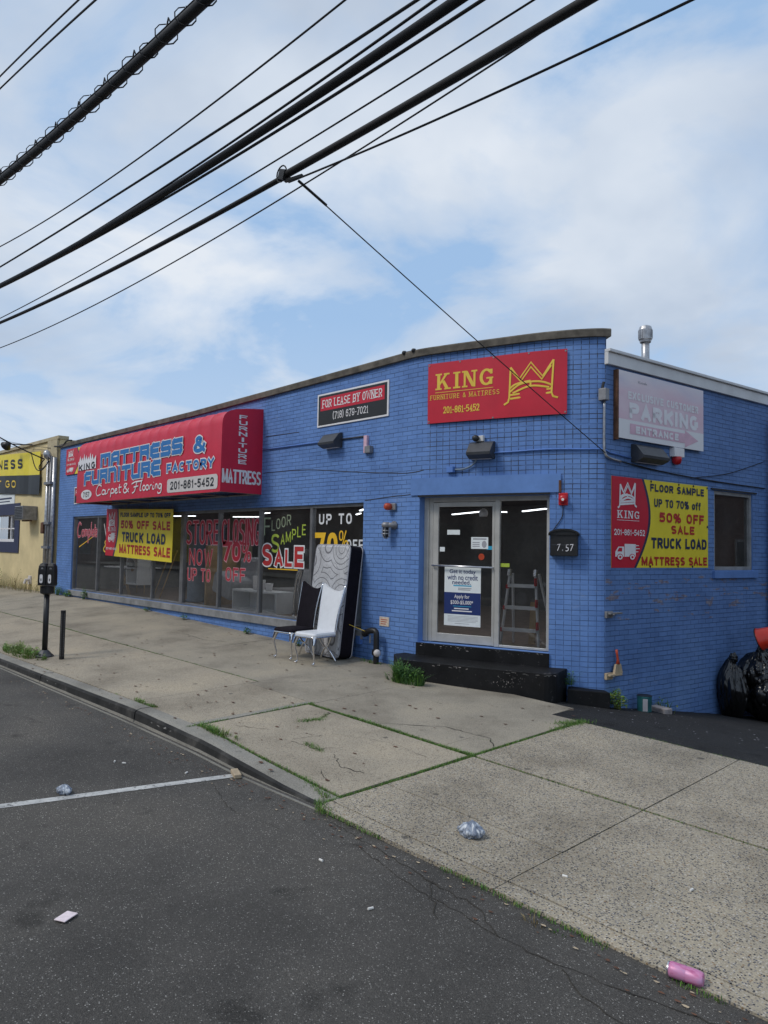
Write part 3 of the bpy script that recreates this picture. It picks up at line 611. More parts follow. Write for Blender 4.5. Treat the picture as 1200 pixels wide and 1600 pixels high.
for A, B in zip(prof, prof[1:]):
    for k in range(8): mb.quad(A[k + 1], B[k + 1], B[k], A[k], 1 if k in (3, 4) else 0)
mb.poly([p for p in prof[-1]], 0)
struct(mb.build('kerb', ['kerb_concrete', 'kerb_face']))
# kerb joints: fine dark gaps
# asphalt lot at the side
mb = MB(); xs = [-7.5, -6.5, -5.5, -4.7, -3.5, -2, 0, 4, 12, 30]; ys = [7.8, 8.15, 8.6, 9.2, 10, 11, 12.5, 15, 20, 40]
for x0, x1 in zip(xs, xs[1:]):
    for y0, y1 in zip(ys, ys[1:]):
        if x1 <= -5.5 and y0 < 8.1: continue
        mb.quad((x0, y0, zlot(x0, y0)), (x1, y0, zlot(x1, y0)), (x1, y1, zlot(x1, y1)), (x0, y1, zlot(x0, y1)))
struct(mb.build('parking_lot', 'lot_asphalt'))
# far ground to the horizon
mb = MB(); mb.quad((-900, -900, -2.2), (900, -900, -2.2), (900, 900, -2.2), (-900, 900, -2.2)); struct(mb.build('ground', 'lot_asphalt'))
# cracks along the apron
def crack_into(mb, pts, w, zf, seed=0):
    pl = []
    for i in range(len(pts) - 1):
        a, b = Vector((*pts[i], 0)), Vector((*pts[i + 1], 0)); n = max(2, int((b - a).length / .05)); nrm = Vector((-(b - a).y, (b - a).x, 0)).normalized()
        for k in range(n): t = k / n; pl.append(a.lerp(b, t) + nrm * (.035 * noise.noise(Vector((a.x * 3 + t * 7, seed, 0))) + .012 * rnd.uniform(-1, 1)))
    pl.append(Vector((*pts[-1], 0)))
    for i in range(len(pl) - 1):
        a, b = pl[i], pl[i + 1]; t = (b - a).normalized(); nrm = Vector((-t.y, t.x, 0)); wa = w * (.3 + 1.5 * abs(noise.noise(a * 4))); wb = w * (.3 + 1.5 * abs(noise.noise(b * 4)))
        mb.quad(*[(p.x, p.y, zf(p.x, p.y) + .004) for p in (a - nrm * wa, b - nrm * wb, b + nrm * wb, a + nrm * wa)])
mb = MB()
crack_into(mb, [(-4.05, 3.62), (-3.5, 3.5), (-2.95, 3.45), (-2.4, 3.42), (-1.9, 3.5), (-1.4, 3.62), (-.9, 3.66)], .0055, zr, 1)
crack_into(mb, [(-4.5, 3.74), (-3.9, 3.70), (-3.3, 3.62), (-2.9, 3.60), (-2.6, 3.42)], .006, zr, 2)
crack_into(mb, [(-3.3, 3.62), (-3.1, 3.42), (-2.95, 3.3)], .005, zr, 3); crack_into(mb, [(-2.2, 3.42), (-2.0, 3.3), (-1.7, 3.25), (-1.2, 3.3)], .006, zr, 4)
crack_into(mb, [(-1.3, 3.62), (-.9, 3.5), (-.4, 3.45)], .010, zr, 5)
crack_into(mb, [(-6.0, 3.6), (-5.2, 3.3), (-4.6, 3.35)], .003, zr, 8)
struct(mb.build('road_cracks', 'soil'))
mb = MB()
crack_into(mb, [(-6.9, 5.72), (-6.72, 5.45), (-6.8, 5.2)], .008, zs, 11); crack_into(mb, [(-7.1, 4.55), (-6.75, 4.75)], .004, zs, 12); crack_into(mb, [(-6.4, 4.95), (-6.2, 5.05), (-6.3, 4.75)], .004, zs, 21)
crack_into(mb, [(-6.25, 4.68), (-5.9, 4.72), (-5.75, 4.95)], .005, zs, 13); crack_into(mb, [(-5.65, 4.75), (-5.3, 4.55), (-5.05, 4.62)], .008, zs, 22); crack_into(mb, [(-5.35, 4.35), (-5.1, 4.22)], .007, zs, 23); crack_into(mb, [(-6.2, 5.2), (-5.6, 5.45), (-5.0, 5.4)], .002, zs, 24); crack_into(mb, [(-6.3, 5.8), (-5.6, 6.35), (-5.0, 6.4), (-4.8, 6.2)], .006, zs, 14)
crack_into(mb, [(-10.0, 4.75), (-9.75, 5.0)], .003, zs, 15); crack_into(mb, [(-13.6, 7.4), (-12.6, 7.3), (-12.1, 7.5)], .006, zs, 16); crack_into(mb, [(-8.85, 5.9), (-8.5, 6.3), (-8.2, 7.1), (-8.0, 7.7)], .003, zs, 25)
struct(mb.build('sidewalk_cracks', 'soil'))

# ================================================================== THE BLUE STORE
store = thing('blue_storefront', 'long single storey shop of blue painted brick with rounded entrance corner', 'building', (-14, 8.4, 0))
def ztop(u):
    ks = [(-24, 4.79), (-22.4, 4.80), (-15.3, 4.82), (-11.4, 4.88), (-8.2, 4.935), (0, 4.935)]
    for (a, p), (b, q) in zip(ks, ks[1:]):
        if u <= b: return p + (q - p) * (u - a) / (b - a)
WIN = (-22.24, -9.33, .37, 2.53); DOOR = (-8.02, -5.92, .30, 2.57)
us = [U0, WIN[0], -19, -15.3, -11.4, WIN[1], UC, DOOR[0], DOOR[1], UE] + [UC + .1 * i for i in range(1, 31)]; us = sorted(set(round(u, 3) for u in us))
zsx = [-1.2, .21, .30, .37, 2.53, 2.57, 2.87, 3.3]
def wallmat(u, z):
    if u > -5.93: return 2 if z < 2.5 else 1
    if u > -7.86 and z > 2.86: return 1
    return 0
mb = MB()
for u0, u1 in zip(us, us[1:]):
    zl = zsx + [None]
    for z0, z1 in zip(zl, zl[1:]):
        um, zm = (u0 + u1) / 2, (z0 + (z1 if z1 else z0 + 1)) / 2
        if WIN[0] < um < WIN[1] and WIN[2] < zm < WIN[3]: continue
        if DOOR[0] < um < DOOR[1] and DOOR[2] < zm < DOOR[3]: continue
        za, zb = (z1, z1) if z1 else (ztop(u0) - .1, ztop(u1) - .1)
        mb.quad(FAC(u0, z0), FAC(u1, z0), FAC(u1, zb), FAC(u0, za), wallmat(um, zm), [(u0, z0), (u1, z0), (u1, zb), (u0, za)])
def reveal(fr, r, depth, mi):
    a0, a1, z0, z1 = r
    for A, B in (((a0, z0), (a0, z1)), ((a0, z1), (a1, z1)), ((a1, z1), (a1, z0)), ((a1, z0), (a0, z0))):
        mb.quad(fr(A[0], A[1], 0), fr(A[0], A[1], -depth), fr(B[0], B[1], -depth), fr(B[0], B[1], 0), mi, [(0, A[1]), (depth, A[1]), (depth, B[1]), (0, B[1])])
reveal(FAC, WIN, .14, 3); reveal(FAC, DOOR, .22, 3)
# inner face of the parapet and thickness
for u0, u1 in zip(us, us[1:]):
    mb.quad(FAC(u1, 4.3, -.3), FAC(u0, 4.3, -.3), FAC(u0, ztop(u0) - .1, -.3), FAC(u1, ztop(u1) - .1, -.3), 3)
mb.quad(FAC(UE, -1), FAC(UE, -1, -.3), FAC(UE, ztop(UE) - .1, -.3), FAC(UE, ztop(UE) - .1), 2, [(0, -1), (.3, -1), (.3, 4.8), (0, 4.8)])
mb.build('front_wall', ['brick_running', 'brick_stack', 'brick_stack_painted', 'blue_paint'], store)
# side wall with its window hole
SW = (2.82, 4.05, 1.49, 2.80); mb = MB(); SX = [0, SW[0], SW[1], 12]; SZ = [-2.6, SW[2], SW[3], 4.5]
for s0, s1 in zip(SX, SX[1:]):
    for z0, z1 in zip(SZ, SZ[1:]):
        if s0 == SW[0] and z0 == SW[2]: continue
        mb.quad(SIDE(s0, z0), SIDE(s1, z0), SIDE(s1, z1), SIDE(s0, z1), 0, [(s0, z0), (s1, z0), (s1, z1), (s0, z1)])
reveal(SIDE, SW, .12, 1)
mb.build('side_wall', ['brick_side', 'blue_paint'], store)
# coping
mb = MB(); rows = []
cus = [u for u in us] + [UE + .05]
for u in cus:
    z = ztop(min(u, UE)) + .004 * noise.noise(Vector((u * 1.7, 0, 3)))
    rows.append([FAC(u, z - .115, .0), FAC(u, z - .115, .055), FAC(u, z - .02, .06), FAC(u, z, .045), FAC(u, z + .01, -.15), FAC(u, z, -.34), FAC(u, z - .115, -.34), FAC(u, z - .115, .0)])
for A, B in zip(rows, rows[1:]):
    for k in range(7): mb.quad(A[k], B[k], B[k + 1], A[k + 1])
mb.poly(rows[-1][:7]); mb.poly(list(reversed(rows[0][:7])))
mb.build('coping', 'coping_stone', store)
mb = MB(); mb.fbox(FAC, (-8.19, 2.60, -8.02, 2.87), 0, .022); 
lus = [-8.19 + (2.43) * i / 16 for i in range(17)]
mb = MB()
for a, b in zip(lus, lus[1:]): mb.quad(FAC(a, 2.60, .022), FAC(b, 2.60, .022), FAC(b, 2.87, .022), FAC(a, 2.87, .022)); mb.quad(FAC(a, 2.87, .022), FAC(b, 2.87, .022), FAC(b, 2.87, 0), FAC(a, 2.87, 0)); mb.quad(FAC(a, 2.60, 0), FAC(b, 2.60, 0), FAC(b, 2.60, .022), FAC(a, 2.60, .022))
for a in (lus[0], lus[-1]): mb.quad(FAC(a, 2.6, 0), FAC(a, 2.6, .022), FAC(a, 2.87, .022), FAC(a, 2.87, 0))
mb.build('lintel', 'blue_paint', store)
mb = MB()
for a, b in zip(lus[1:-1], lus[2:-1]): mb.hexa([FAC(a, 2.571, .03), FAC(b, 2.571, .03), FAC(b, 2.571, -.1), FAC(a, 2.571, -.1), FAC(a, 2.597, .03), FAC(b, 2.597, .03), FAC(b, 2.597, -.1), FAC(a, 2.597, -.1)])
mb.build('lintel_plate', 'black_metal', store)
# thin shelf cracks in the brickwork left of the door
mb = MB()
for pts in ([(-12.35, 3.22), (-10.9, 3.19), (-9.5, 3.06), (-8.3, 2.97), (-7.95, 3.0)], [(-9.3, 2.56), (-8.7, 2.60), (-8.2, 2.62)], [(-12.3, 3.95), (-11.2, 3.93)]):
    pl = curve2([(a, b, 0) for a, b in pts], 6); mb.tube([FAC(p[0], p[1] + .008 * noise.noise(Vector((p[0] * 4, 0, 0))), .001) for p in pl], .007, 5)
mb.build('wall_crack', 'black_metal', store)
# roof, fascia
mb = MB(); fp = [FAC(u, 4.42, -.25) for u in us] + [SIDE(12, 4.42, -.05), Vector((U0, 22, 4.42))]
mb.poly(fp); mb.build('roof', 'roof_grey', store)
mb = MB(); mb.fbox(SIDE, (-.02, 4.425, 12, 4.60), -.2, .05); mb.fbox(SIDE, (-.02, 4.602, 12, 4.645), -.25, .085); mb.build('fascia', 'white_metal', store, bevel=.006)
# sill band under the display windows
mb = MB(); mb.fbox(FAC, (-22.3, .215, -9.28, .365), -.14, .055); mb.build('window_sill', 'sill_stone', store, bevel=.008)
# display windows
MUL = [-22.24, -20.50, -18.95, -17.16, -15.67, -14.06, -12.50, -10.82, -9.33]
bays = []
for i, (a, b) in enumerate(zip(MUL, MUL[1:])):
    la = .05 if i == 0 else .035; lb = .05 if i == 7 else .035
    if i == 3: lb = .075
    if i == 4: la = .075
    mb = MB(); z0, z1 = .365, 2.53; d0, d1 = -.13, -.04
    mb.fbox(FAC, (a, z0, a + la, z1), d0, d1); mb.fbox(FAC, (b - lb, z0, b, z1), d0, d1); mb.fbox(FAC, (a + la, z1 - .06, b - lb, z1), d0, d1 - .004); mb.fbox(FAC, (a + la, z0, b - lb, z0 + .05), d0, d1 - .004)
    w = mb.build('display_window', 'window_alu', store, bevel=.004); bays.append(w)
    p = MB(); p.quad(FAC(a + la, z0 + .05, -.085), FAC(b - lb, z0 + .05, -.085), FAC(b - lb, z1 - .06, -.085), FAC(a + la, z1 - .06, -.085)); p.build('pane', 'glass', w)
GD = -.081
def gtext(bay, body, r, mat, outline=None, offset=0.0, grow=.035, slant=0.0, shear=0.0): return text('window_lettering', body, FAC, r, mat, bays[bay], GD, offset, outline, shear, slant, grow)
def gblock(bay, body, r, mat, outline=None, wt=.2, extra=.015, slant=0.0, gap=.22, serif=0.0): return block('window_lettering', body, FAC, r, mat, bays[bay], GD, wt, outline, extra, slant, serif, gap)
gblock(4, 'STORE', (-15.55, 1.76, -14.11, 2.32), 'crimson_ink', 'pink_ink', .15, .016, gap=.16)
gblock(5, 'CLOSING', (-13.99, 1.76, -12.55, 2.32), 'crimson_ink', 'pink_ink', .15, .016, gap=.16)
gblock(4, 'NOW', (-15.38, 1.30, -14.36, 1.66), 'crimson_ink', 'pink_ink', .12, .012)
gblock(4, 'UP TO', (-15.44, .94, -14.42, 1.22), 'crimson_ink', 'pink_ink', .13, .012)
gblock(5, '70', (-13.94, 1.42, -13.24, 1.84), 'crimson_ink', 'pink_ink', .24, .02, gap=.12)
gblock(5, '%', (-13.18, 1.42, -12.84, 1.82), 'crimson_ink', 'pink_ink', .12, .012)
gblock(5, 'OFF', (-13.80, 1.0, -13.04, 1.28), 'crimson_ink', 'pink_ink', .13, .012)
gblock(6, 'F', (-12.40, 1.97, -12.18, 2.33), 'dull_green_ink', None, .1); gblock(6, 'LOOR', (-12.14, 2.06, -11.5, 2.27), 'dull_green_ink', None, .12, slant=.13)
gblock(6, 'S', (-12.14, 1.63, -11.86, 2.0), 'green_ink', None, .15); gblock(6, 'AMPLE', (-11.82, 1.79, -11.03, 2.0), 'green_ink', None, .15, slant=.21)
gblock(6, 'S', (-12.44, 1.36, -12.10, 1.80), 'red_ink', 'white_paint', .24, .028); gblock(6, 'A', (-12.0, 1.37, -11.74, 1.68), 'red_ink', 'white_paint', .24, .028); gblock(6, 'L', (-11.66, 1.36, -11.44, 1.70), 'red_ink', 'white_paint', .24, .028); gblock(6, 'E', (-11.36, 1.36, -11.08, 1.76), 'red_ink', 'white_paint', .24, .028)
mb = MB(); mb.fbox(FAC, (-12.22, 1.30, -11.25, 1.32), GD, GD + .003); mb.build('window_lettering', 'yellow_bright', bays[6])
gblock(7, 'UP TO', (-10.64, 2.17, -9.72, 2.36), 'white_paint', None, .19, gap=.3)
gblock(7, '70', (-10.74, 1.47, -10.10, 2.04), 'yellow_bright', None, .24, gap=.2)
gblock(7, '%', (-10.06, 1.70, -9.80, 2.06), 'yellow_bright', None, .1)
gblock(7, 'OFF', (-9.85, 1.70, -9.41, 1.90), 'white_paint', None, .19, gap=.25)
# brushed script on the two end panes
def script(bay, rect, lines, w, mat, outl=None):
    mb = MB(); mats = [mat]
    if outl: strokes(mb, FAC, rect, lines, w * 1.9, GD, 1); mats.append(outl)
    strokes(mb, FAC, rect, lines, w, GD + .003, 0); mb.build('window_lettering', mats, bays[bay])
def sheared(lines, k): return [[(x, y - k * x) for x, y in l] for l in lines]
comp = [curve2([(.2, .12), (.1, .02), (.02, .3), (.06, .62), (.18, .58)]), curve2(arc(.29, .48, .05, .13, 0, 360, 10)), curve2([(.37, .62), (.38, .36), (.43, .36), (.44, .6), (.45, .38), (.5, .36), (.51, .6)]),
        curve2([(.56, .9), (.57, .38), (.64, .38), (.63, .6), (.57, .56)]), curve2([(.70, .6), (.70, .1), (.72, .05)]), curve2([(.76, .5), (.82, .42), (.79, .34), (.75, .45), (.78, .6), (.84, .56)]), curve2([(.88, .1), (.88, .55), (.92, .6)]), [(.85, .3), (.94, .28)], curve2([(.94, .5), (.99, .42), (.97, .34), (.93, .45), (.96, .6), (1.0, .56)])]
script(0, (-22.08, 1.68, -20.62, 2.36), sheared(comp, -.0), .035, 'crimson_ink', 'pink_ink')
mb = MB(); mb.poly([FAC(-21.9, 1.62, GD), FAC(-20.75, 1.98, GD), FAC(-20.75, 2.0, GD), FAC(-21.9, 1.65, GD)]); mb.build('window_lettering', 'yellow_bright', bays[0])
gblock(1, 'V', (-20.2, 1.95, -19.85, 2.3), 'pale_ink', None, .12); gblock(1, '&', (-20.2, 1.5, -19.75, 1.85), 'yellow_ink', None, .12)
# side window
mb = MB(); s0, s1, z0, z1 = SW
for r in ((s0, z0, s0 + .06, z1), (s1 - .06, z0, s1, z1), (s0 + .06, z1 - .06, s1 - .06, z1), (s0 + .06, z0, s1 - .06, z0 + .06)): mb.fbox(SIDE, r, -.12, -.02)
w = mb.build('side_window', 'sill_stone', store, bevel=.004)
p = MB(); p.quad(SIDE(s0 + .06, z0 + .06, -.07), SIDE(s1 - .06, z0 + .06, -.07), SIDE(s1 - .06, z1 - .06, -.07), SIDE(s0 + .06, z1 - .06, -.07)); p.build('pane', 'glass', w)
mb = MB(); mb.fbox(SIDE, (s0 - .06, z0 - .13, s1 + .1, z0 - .005), -.05, .05); mb.build('sill', 'blue_paint', w, bevel=.006)
mb = MB(); mb.fbox(SIDE, (s0 - .1, z1 + .01, s1 + .12, z1 + .035), 0, .02); mb.build('window_lintel', 'black_metal', store)
# entrance: aluminium frame, leaf, side light
DR = chord(-8.03, -5.92, -.13)
mb = MB()
for r, dd in (((-8.02, .31, -7.94, 2.57), 0), ((-7.94, .31, -7.87, 2.57), -.02), ((-5.985, .31, -5.925, 2.57), 0), ((-6.80, .31, -6.725, 2.52), .006), ((-7.87, 2.50, -5.985, 2.57), 0), ((-6.725, .31, -5.985, .345), 0)): mb.fbox(DR, r, -.07, dd)
df = mb.build('door_frame', 'door_alu', store, bevel=.004)
p = MB(); p.quad(DR(-6.725, .345, -.03), DR(-5.985, .345, -.03), DR(-5.985, 2.5, -.03), DR(-6.725, 2.5, -.03)); p.build('pane', 'glass', df)
mb = MB()
for r in ((-7.862, .318, -7.77, 2.49), (-6.85, .318, -6.808, 2.49), (-7.77, 2.42, -6.85, 2.49), (-7.77, .318, -6.85, .45)): mb.fbox(DR, r, -.055, -.008)
dl = mb.build('door', 'door_alu', store, bevel=.004)
p = MB(); p.quad(DR(-7.77, .45, -.03), DR(-6.85, .45, -.03), DR(-6.85, 2.42, -.03), DR(-7.77, 2.42, -.03)); p.build('pane', 'glass', dl)
mb = MB(); mb.tube([DR(-7.86, 1.50, .03), DR(-6.82, 1.49, .03)], .014, 8); mb.tube([DR(-7.85, 1.5, -.01), DR(-7.85, 1.5, .03)], .012); mb.tube([DR(-6.83, 1.49, -.01), DR(-6.83, 1.49, .03)], .012); mb.build('push_bar', 'steel_bright', dl, smooth=True)
mb = MB(); mb.fbox(DR, (-7.62, 1.985, -7.40, 2.06), -.027, -.024); mb.build('sticker', 'paper_white', dl)
mb = MB(); mb.fbox(DR, (-7.745, 1.72, -7.66, 1.79), -.027, -.024); mb.build('sticker', 'paper_white', dl)
mb = MB(); mb.fbox(DR, (-6.945, 1.76, -6.855, 1.815), -.027, -.024); mb.build('sticker', 'teal_ink', dl)
mb = MB(); mb.poly([DR(-7.03 + .05 * math.cos(a * .3927), 1.65 + .05 * math.sin(a * .3927), -.024) for a in range(16)]); mb.build('sticker', 'orange_red', dl)
mb = MB(); mb.fbox(DR, (-6.715, 1.505, -6.57, 1.56), -.027, -.024); mb.build('sticker', 'green_ink', df)
# steps
mb = MB(); su = [-8.03 + 2.12 * i / 14 for i in range(15)]
for a, b in zip(su, su[1:]): mb.hexa([FAC(a, -.4, .03), FAC(b, -.4, .03), FAC(b, -.4, -.6), FAC(a, -.4, -.6), FAC(a, .298, .03), FAC(b, .298, .03), FAC(b, .298, -.6), FAC(a, .298, -.6)])
mb.build('step', 'step_black', store)
mb = MB(); A = FAC(-8.28, 0, 0); B = FAC(-5.72, 0, 0); out = [FAC(-8.28, 0, -.02), FAC(-8.28, 0, .25)]
out += [FAC(-7.95, 0, .62)] + [FAC(-7.95 + 1.95 * i / 8, 0, .62 + .03 * math.sin(i / 8 * math.pi)) for i in range(1, 9)]
c0 = FAC(-5.90, 0, .45)
for a in range(1, 7): an = R(-72 + a * 15 * 1.15); out.append(c0 + Vector((math.cos(an) * .19, math.sin(an) * .19, 0)))
out += [FAC(-5.66, 0, -.02)]
top = .105; bot = -.6
mb.poly([Vector((p.x, p.y, top)) for p in out]); 
for a, b in zip(out, out[1:]): mb.quad((a.x, a.y, bot), (b.x, b.y, bot), (b.x, b.y, top), (a.x, a.y, top))
mb.build('step', 'step_black', store, bevel=.02)
mb = MB(); mb.hexa([FAC(-5.64, -.6, .26), FAC(-5.15, -.6, .2), FAC(-5.15, -.6, 0.0), FAC(-5.64, -.6, -.0), FAC(-5.64, -.135, .26), FAC(-5.15, -.165, .2), FAC(-5.15, -.165, 0), FAC(-5.64, -.135, 0)]); mb.build('step', 'step_black', store, bevel=.012)
mb = MB()
def chip(p, t, n_, w, h): # irregular flake lying on a face
    k = rnd.randint(5, 7); mb.poly([p + n_ * .0015 + t * (w * math.cos(6.283 * i / k) * rnd.uniform(.5, 1)) + (n_.cross(t)) * (h * math.sin(6.283 * i / k) * rnd.uniform(.4, 1)) for i in range(k)], rnd.choice((0, 0, 1)))
for i in range(95):
    a, b = rnd.choice([(out[k], out[k + 1]) for k in range(2, 16)]); f = rnd.random(); p = a.lerp(b, f); tt = (b - a); tt.normalize(); nn_ = Vector((tt.y, -tt.x, 0)); w = rnd.uniform(.006, .035)
    if noise.noise(Vector((p.x * 3, p.y * 3, 1))) < -.15: continue
    if rnd.random() < .55: chip(Vector((p.x, p.y, top - .012 - abs(rnd.gauss(0, .02)))), tt, nn_, w, .008)
    else: q = p - nn_ * (.018 + abs(rnd.gauss(0, .03))); chip(Vector((q.x, q.y, top)), tt, Vector((0, 0, 1)), w, .010)
for i in range(42):
    u = rnd.uniform(-6.45, -6.1) if i < 40 else rnd.uniform(-7.9, -6.0); p = FAC(u, rnd.uniform(-.12, .05), .655); tt = (FAC(u + .01, 0) - FAC(u - .01, 0)).normalized(); chip(p, tt, Vector((tt.y, -tt.x, 0)), rnd.uniform(.004, .014), rnd.uniform(.004, .012))
for i in range(34):
    u = rnd.uniform(-8.0, -5.95); tt = (FAC(u + .01, 0) - FAC(u - .01, 0)).normalized(); chip(FAC(u, .288 - abs(rnd.gauss(0, .02)), .03), tt, Vector((tt.y, -tt.x, 0)), rnd.uniform(.006, .03), .007)
cp = mb.build('chipped_paint', ['chip_grey', 'concrete_block'], store); cp['kind'] = 'stuff'
# interior shell
mb = MB(); fl = [FAC(u, .29, -.15) for u in us] + [SIDE(9, .29, -.15), Vector((U0, 17, .29))]
mb.poly(fl); mb.build('interior_floor', 'interior_floor', store)
mb = MB(); mb.poly([Vector((p.x, p.y, 2.9)) for p in reversed(fl)]); mb.build('interior_ceiling', 'interior_ceiling', store)
mb = MB(); mb.quad((U0 + .05, 15.5, .29), (-3.5, 15.5, .29), (-3.5, 15.5, 3.1), (U0 + .05, 15.5, 3.1)); mb.quad((U0 + .05, 8.45, .29), (U0 + .05, 14.5, .29), (U0 + .05, 14.5, 3.1), (U0 + .05, 8.45, 3.1)); mb.quad(SIDE(.1, .29, -.13), SIDE(9, .29, -.13), SIDE(9, 1.48, -.13), SIDE(.1, 1.48, -.13)); mb.quad(FAC(U0, 2.6, -.2), FAC(-9, 2.6, -.2), FAC(-9, 3.2, -.2), FAC(U0, 3.2, -.2))
mb.build('interior_wall', 'interior_wall', store)
for (x0, y0, x1, y1) in ((-12.2, 14.0, -10.75, 13.28), (-9.75, 13.57, -8.73, 12.95), (-10.5, 13.5, -10.25, 13.65), (-16.7, 11.3, -16.15, 11.2), (-13.0, 11.6, -12.4, 11.2), (-14.6, 12.9, -14.0, 12.5), (-19.5, 12.2, -18.6, 12.6), (-21.0, 11.0, -20.2, 11.3)):
    mb = MB(); mb.box(((x0 + x1) / 2, (y0 + y1) / 2, 2.635), (math.hypot(x1 - x0, y1 - y0), .05, .022), Matrix.Rotation(math.atan2(y1 - y0, x1 - x0), 3, 'Z')); mb.build('ceiling_light', 'tube_light', store)
for i in range(8):
    mb = MB(); mb.box((-21.2 + 1.75 * i, 9.6, 2.84), (1.45, .32, .05)); mb.build('ceiling_light', 'tube_light', store)  # added panels, hidden above the window heads, to brighten furniture near the glass
for x, y in ((-8.4, 9.9), (-6.7, 10.3)): mb = MB(); mb.box((x, y, 2.84), (1.2, .3, .05)); mb.build('ceiling_light', 'tube_light', store)  # two more unseen panels added to brighten the space behind the door
mb = MB(); mb.hexa([SIDE(1.9, .3, -.9), SIDE(3.75, .3, -.9), SIDE(3.75, .3, -1.0), SIDE(1.9, .3, -1.0), SIDE(1.9, 2.89, -.9), SIDE(3.75, 2.89, -.9), SIDE(3.75, 2.89, -1.0), SIDE(1.9, 2.89, -1.0)]); mb.build('added_dark_panel', 'rubber', store)  # dark panel added to cover the lit back wall behind the side window
# downspout, roof vents
mb = MB(); mb.tube([SIDE(4.55, 4.42, .2), SIDE(4.55, 4.25, .16), SIDE(4.55, 4.1, .09), SIDE(4.55, -1.6, .09)], .055, 12); mb.build('downspout', 'conduit_blue', store, smooth=True)
mb = MB(); b0 = SIDE(1.45, 4.4, -.35); mb.tube([b0, b0 + Vector((0, 0, .80))], .062, 16); mb.build('flue_pipe', 'galvanised', store, smooth=True)
mb = MB(); mb.lathe([(.05, 0), (.085, .0), (.09, .03), (.105, .05), (.105, .2), (.09, .25), (.05, .27)], b0 + Vector((0, 0, .68)), 20)
for k in range(20): an = k * math.pi / 10; mb.box(b0 + Vector((.106 * math.cos(an), .106 * math.sin(an), .81)), (.010, .010, .13), Matrix.Rotation(an, 3, 'Z'))
mb.build('flue_cap', 'galvanised', store)
b0 = SIDE(4.35, 4.4, -.5); mb = MB(); mb.lathe([(.14, 0), (.14, .18), (.2, .2), (.2, .28), (.1, .33)], b0, 18); mb.build('roof_vent', 'galvanised', store)

# ================================================================== AWNING
XL, XR = -19.55, -12.41
aw = thing('shop_awning', 'big red waterfall awning with blue shop lettering over the display windows', 'awning', (-16, 8.4, 2.79))
PR = [(7.45, 2.79), (7.455, 3.5), (7.462, 4.12), (7.475, 4.21), (7.505, 4.285), (7.56, 4.345), (7.64, 4.39), (7.78, 4.435), (8.0, 4.475), (8.4, 4.52)]
mb = MB(); nr = 16; per = 6; rows = []
for i in range(nr * per + 1):
    x = XL + (XR - XL) * i / (nr * per); ph = (i % per) / per; sag = .04 * math.sin(math.pi * ph) ** .6 if i % per else 0
    row = []
    for k, (y, z) in enumerate(PR): w = 0 if k < 2 else min(1, (k - 1.5) / 2.5); row.append(Vector((x, y + sag * w * (.9 if k < 6 else .2), z - sag * w * (.2 if k < 5 else .9))))
    rows.append(row)
for A, B in zip(rows, rows[1:]):
    for k in range(len(PR) - 1): mb.quad(A[k], B[k], B[k + 1], A[k + 1])
me = mb.build('canopy', 'red_cloth', aw, smooth=True)
bm = bmesh.new(); bm.from_mesh(me.data); bmesh.ops.remove_doubles(bm, verts=bm.verts, dist=1e-5); bm.to_mesh(me.data); bm.free()
for x in (XL, XR):
    mb = MB(); pts = [(x, y, z) for y, z in PR] + [(x, 8.4, 2.79)]
    if x == XL: pts = pts[::-1]
    mb.poly(pts); mb.build('end_panel', 'red_cloth', aw)
mb = MB()
for y, z in ((7.47, 2.80), (8.37, 2.80)): mb.tube([(XL + .01, y, z), (XR - .01, y, z)], .02, 6)
for i in range(7): x = XL + .02 + (XR - XL - .04) * i / 6; mb.tube([(x, 7.47, 2.80), (x, 8.38, 2.80)], .018, 6)
mb.build('awning_frame', 'grey_metal', aw)
AF = planar((0, 7.448, 0), (1, 0, 0), (0, 0, 1)); AR = planar((XR, 0, 0), (0, 1, 0), (0, 0, 1))
# squared poster letters: own stroke skeletons
SQ = {'M': [[(0, 1), (0, 0), (.5, 0), (.5, .75)], [(.5, 0), (1, 0), (1, 1)]], 'A': [[(0, 1), (0, .15), (.3, 0), (1, 0), (1, 1)], [(0, .58), (1, .58)]], 'T': [[(0, 0), (1, 0)], [(.5, 0), (.5, 1)]], 'R': [[(0, 1), (0, 0), (1, 0), (1, .5), (.15, .5)], [(.55, .5), (1, .68), (1, 1)]],
      'E': [[(1, 0), (.25, 0), (0, .2), (0, .8), (.25, 1), (1, 1)], [(0, .5), (.85, .5)]], 'S': [[(1, 0), (.1, 0), (0, .12), (0, .42), (.1, .5), (.9, .5), (1, .58), (1, .88), (.9, 1), (0, 1)]], 'F': [[(1, 0), (.25, 0), (0, .2), (0, 1)], [(0, .5), (.8, .5)]], 'U': [[(0, 0), (0, .85), (.15, 1), (1, 1), (1, 0)]],
      'N': [[(0, 1), (0, 0), (.85, 0), (1, .15), (1, 1)]], 'I': [[(.5, 0), (.5, 1)]], '&': [[(1, 1), (.1, .2), (.25, 0), (.6, 0), (.7, .2), (0, .7), (.15, 1), (.6, 1), (1, .55)]]}
WD = {'M': 1.25, 'I': .28, 'T': .95}
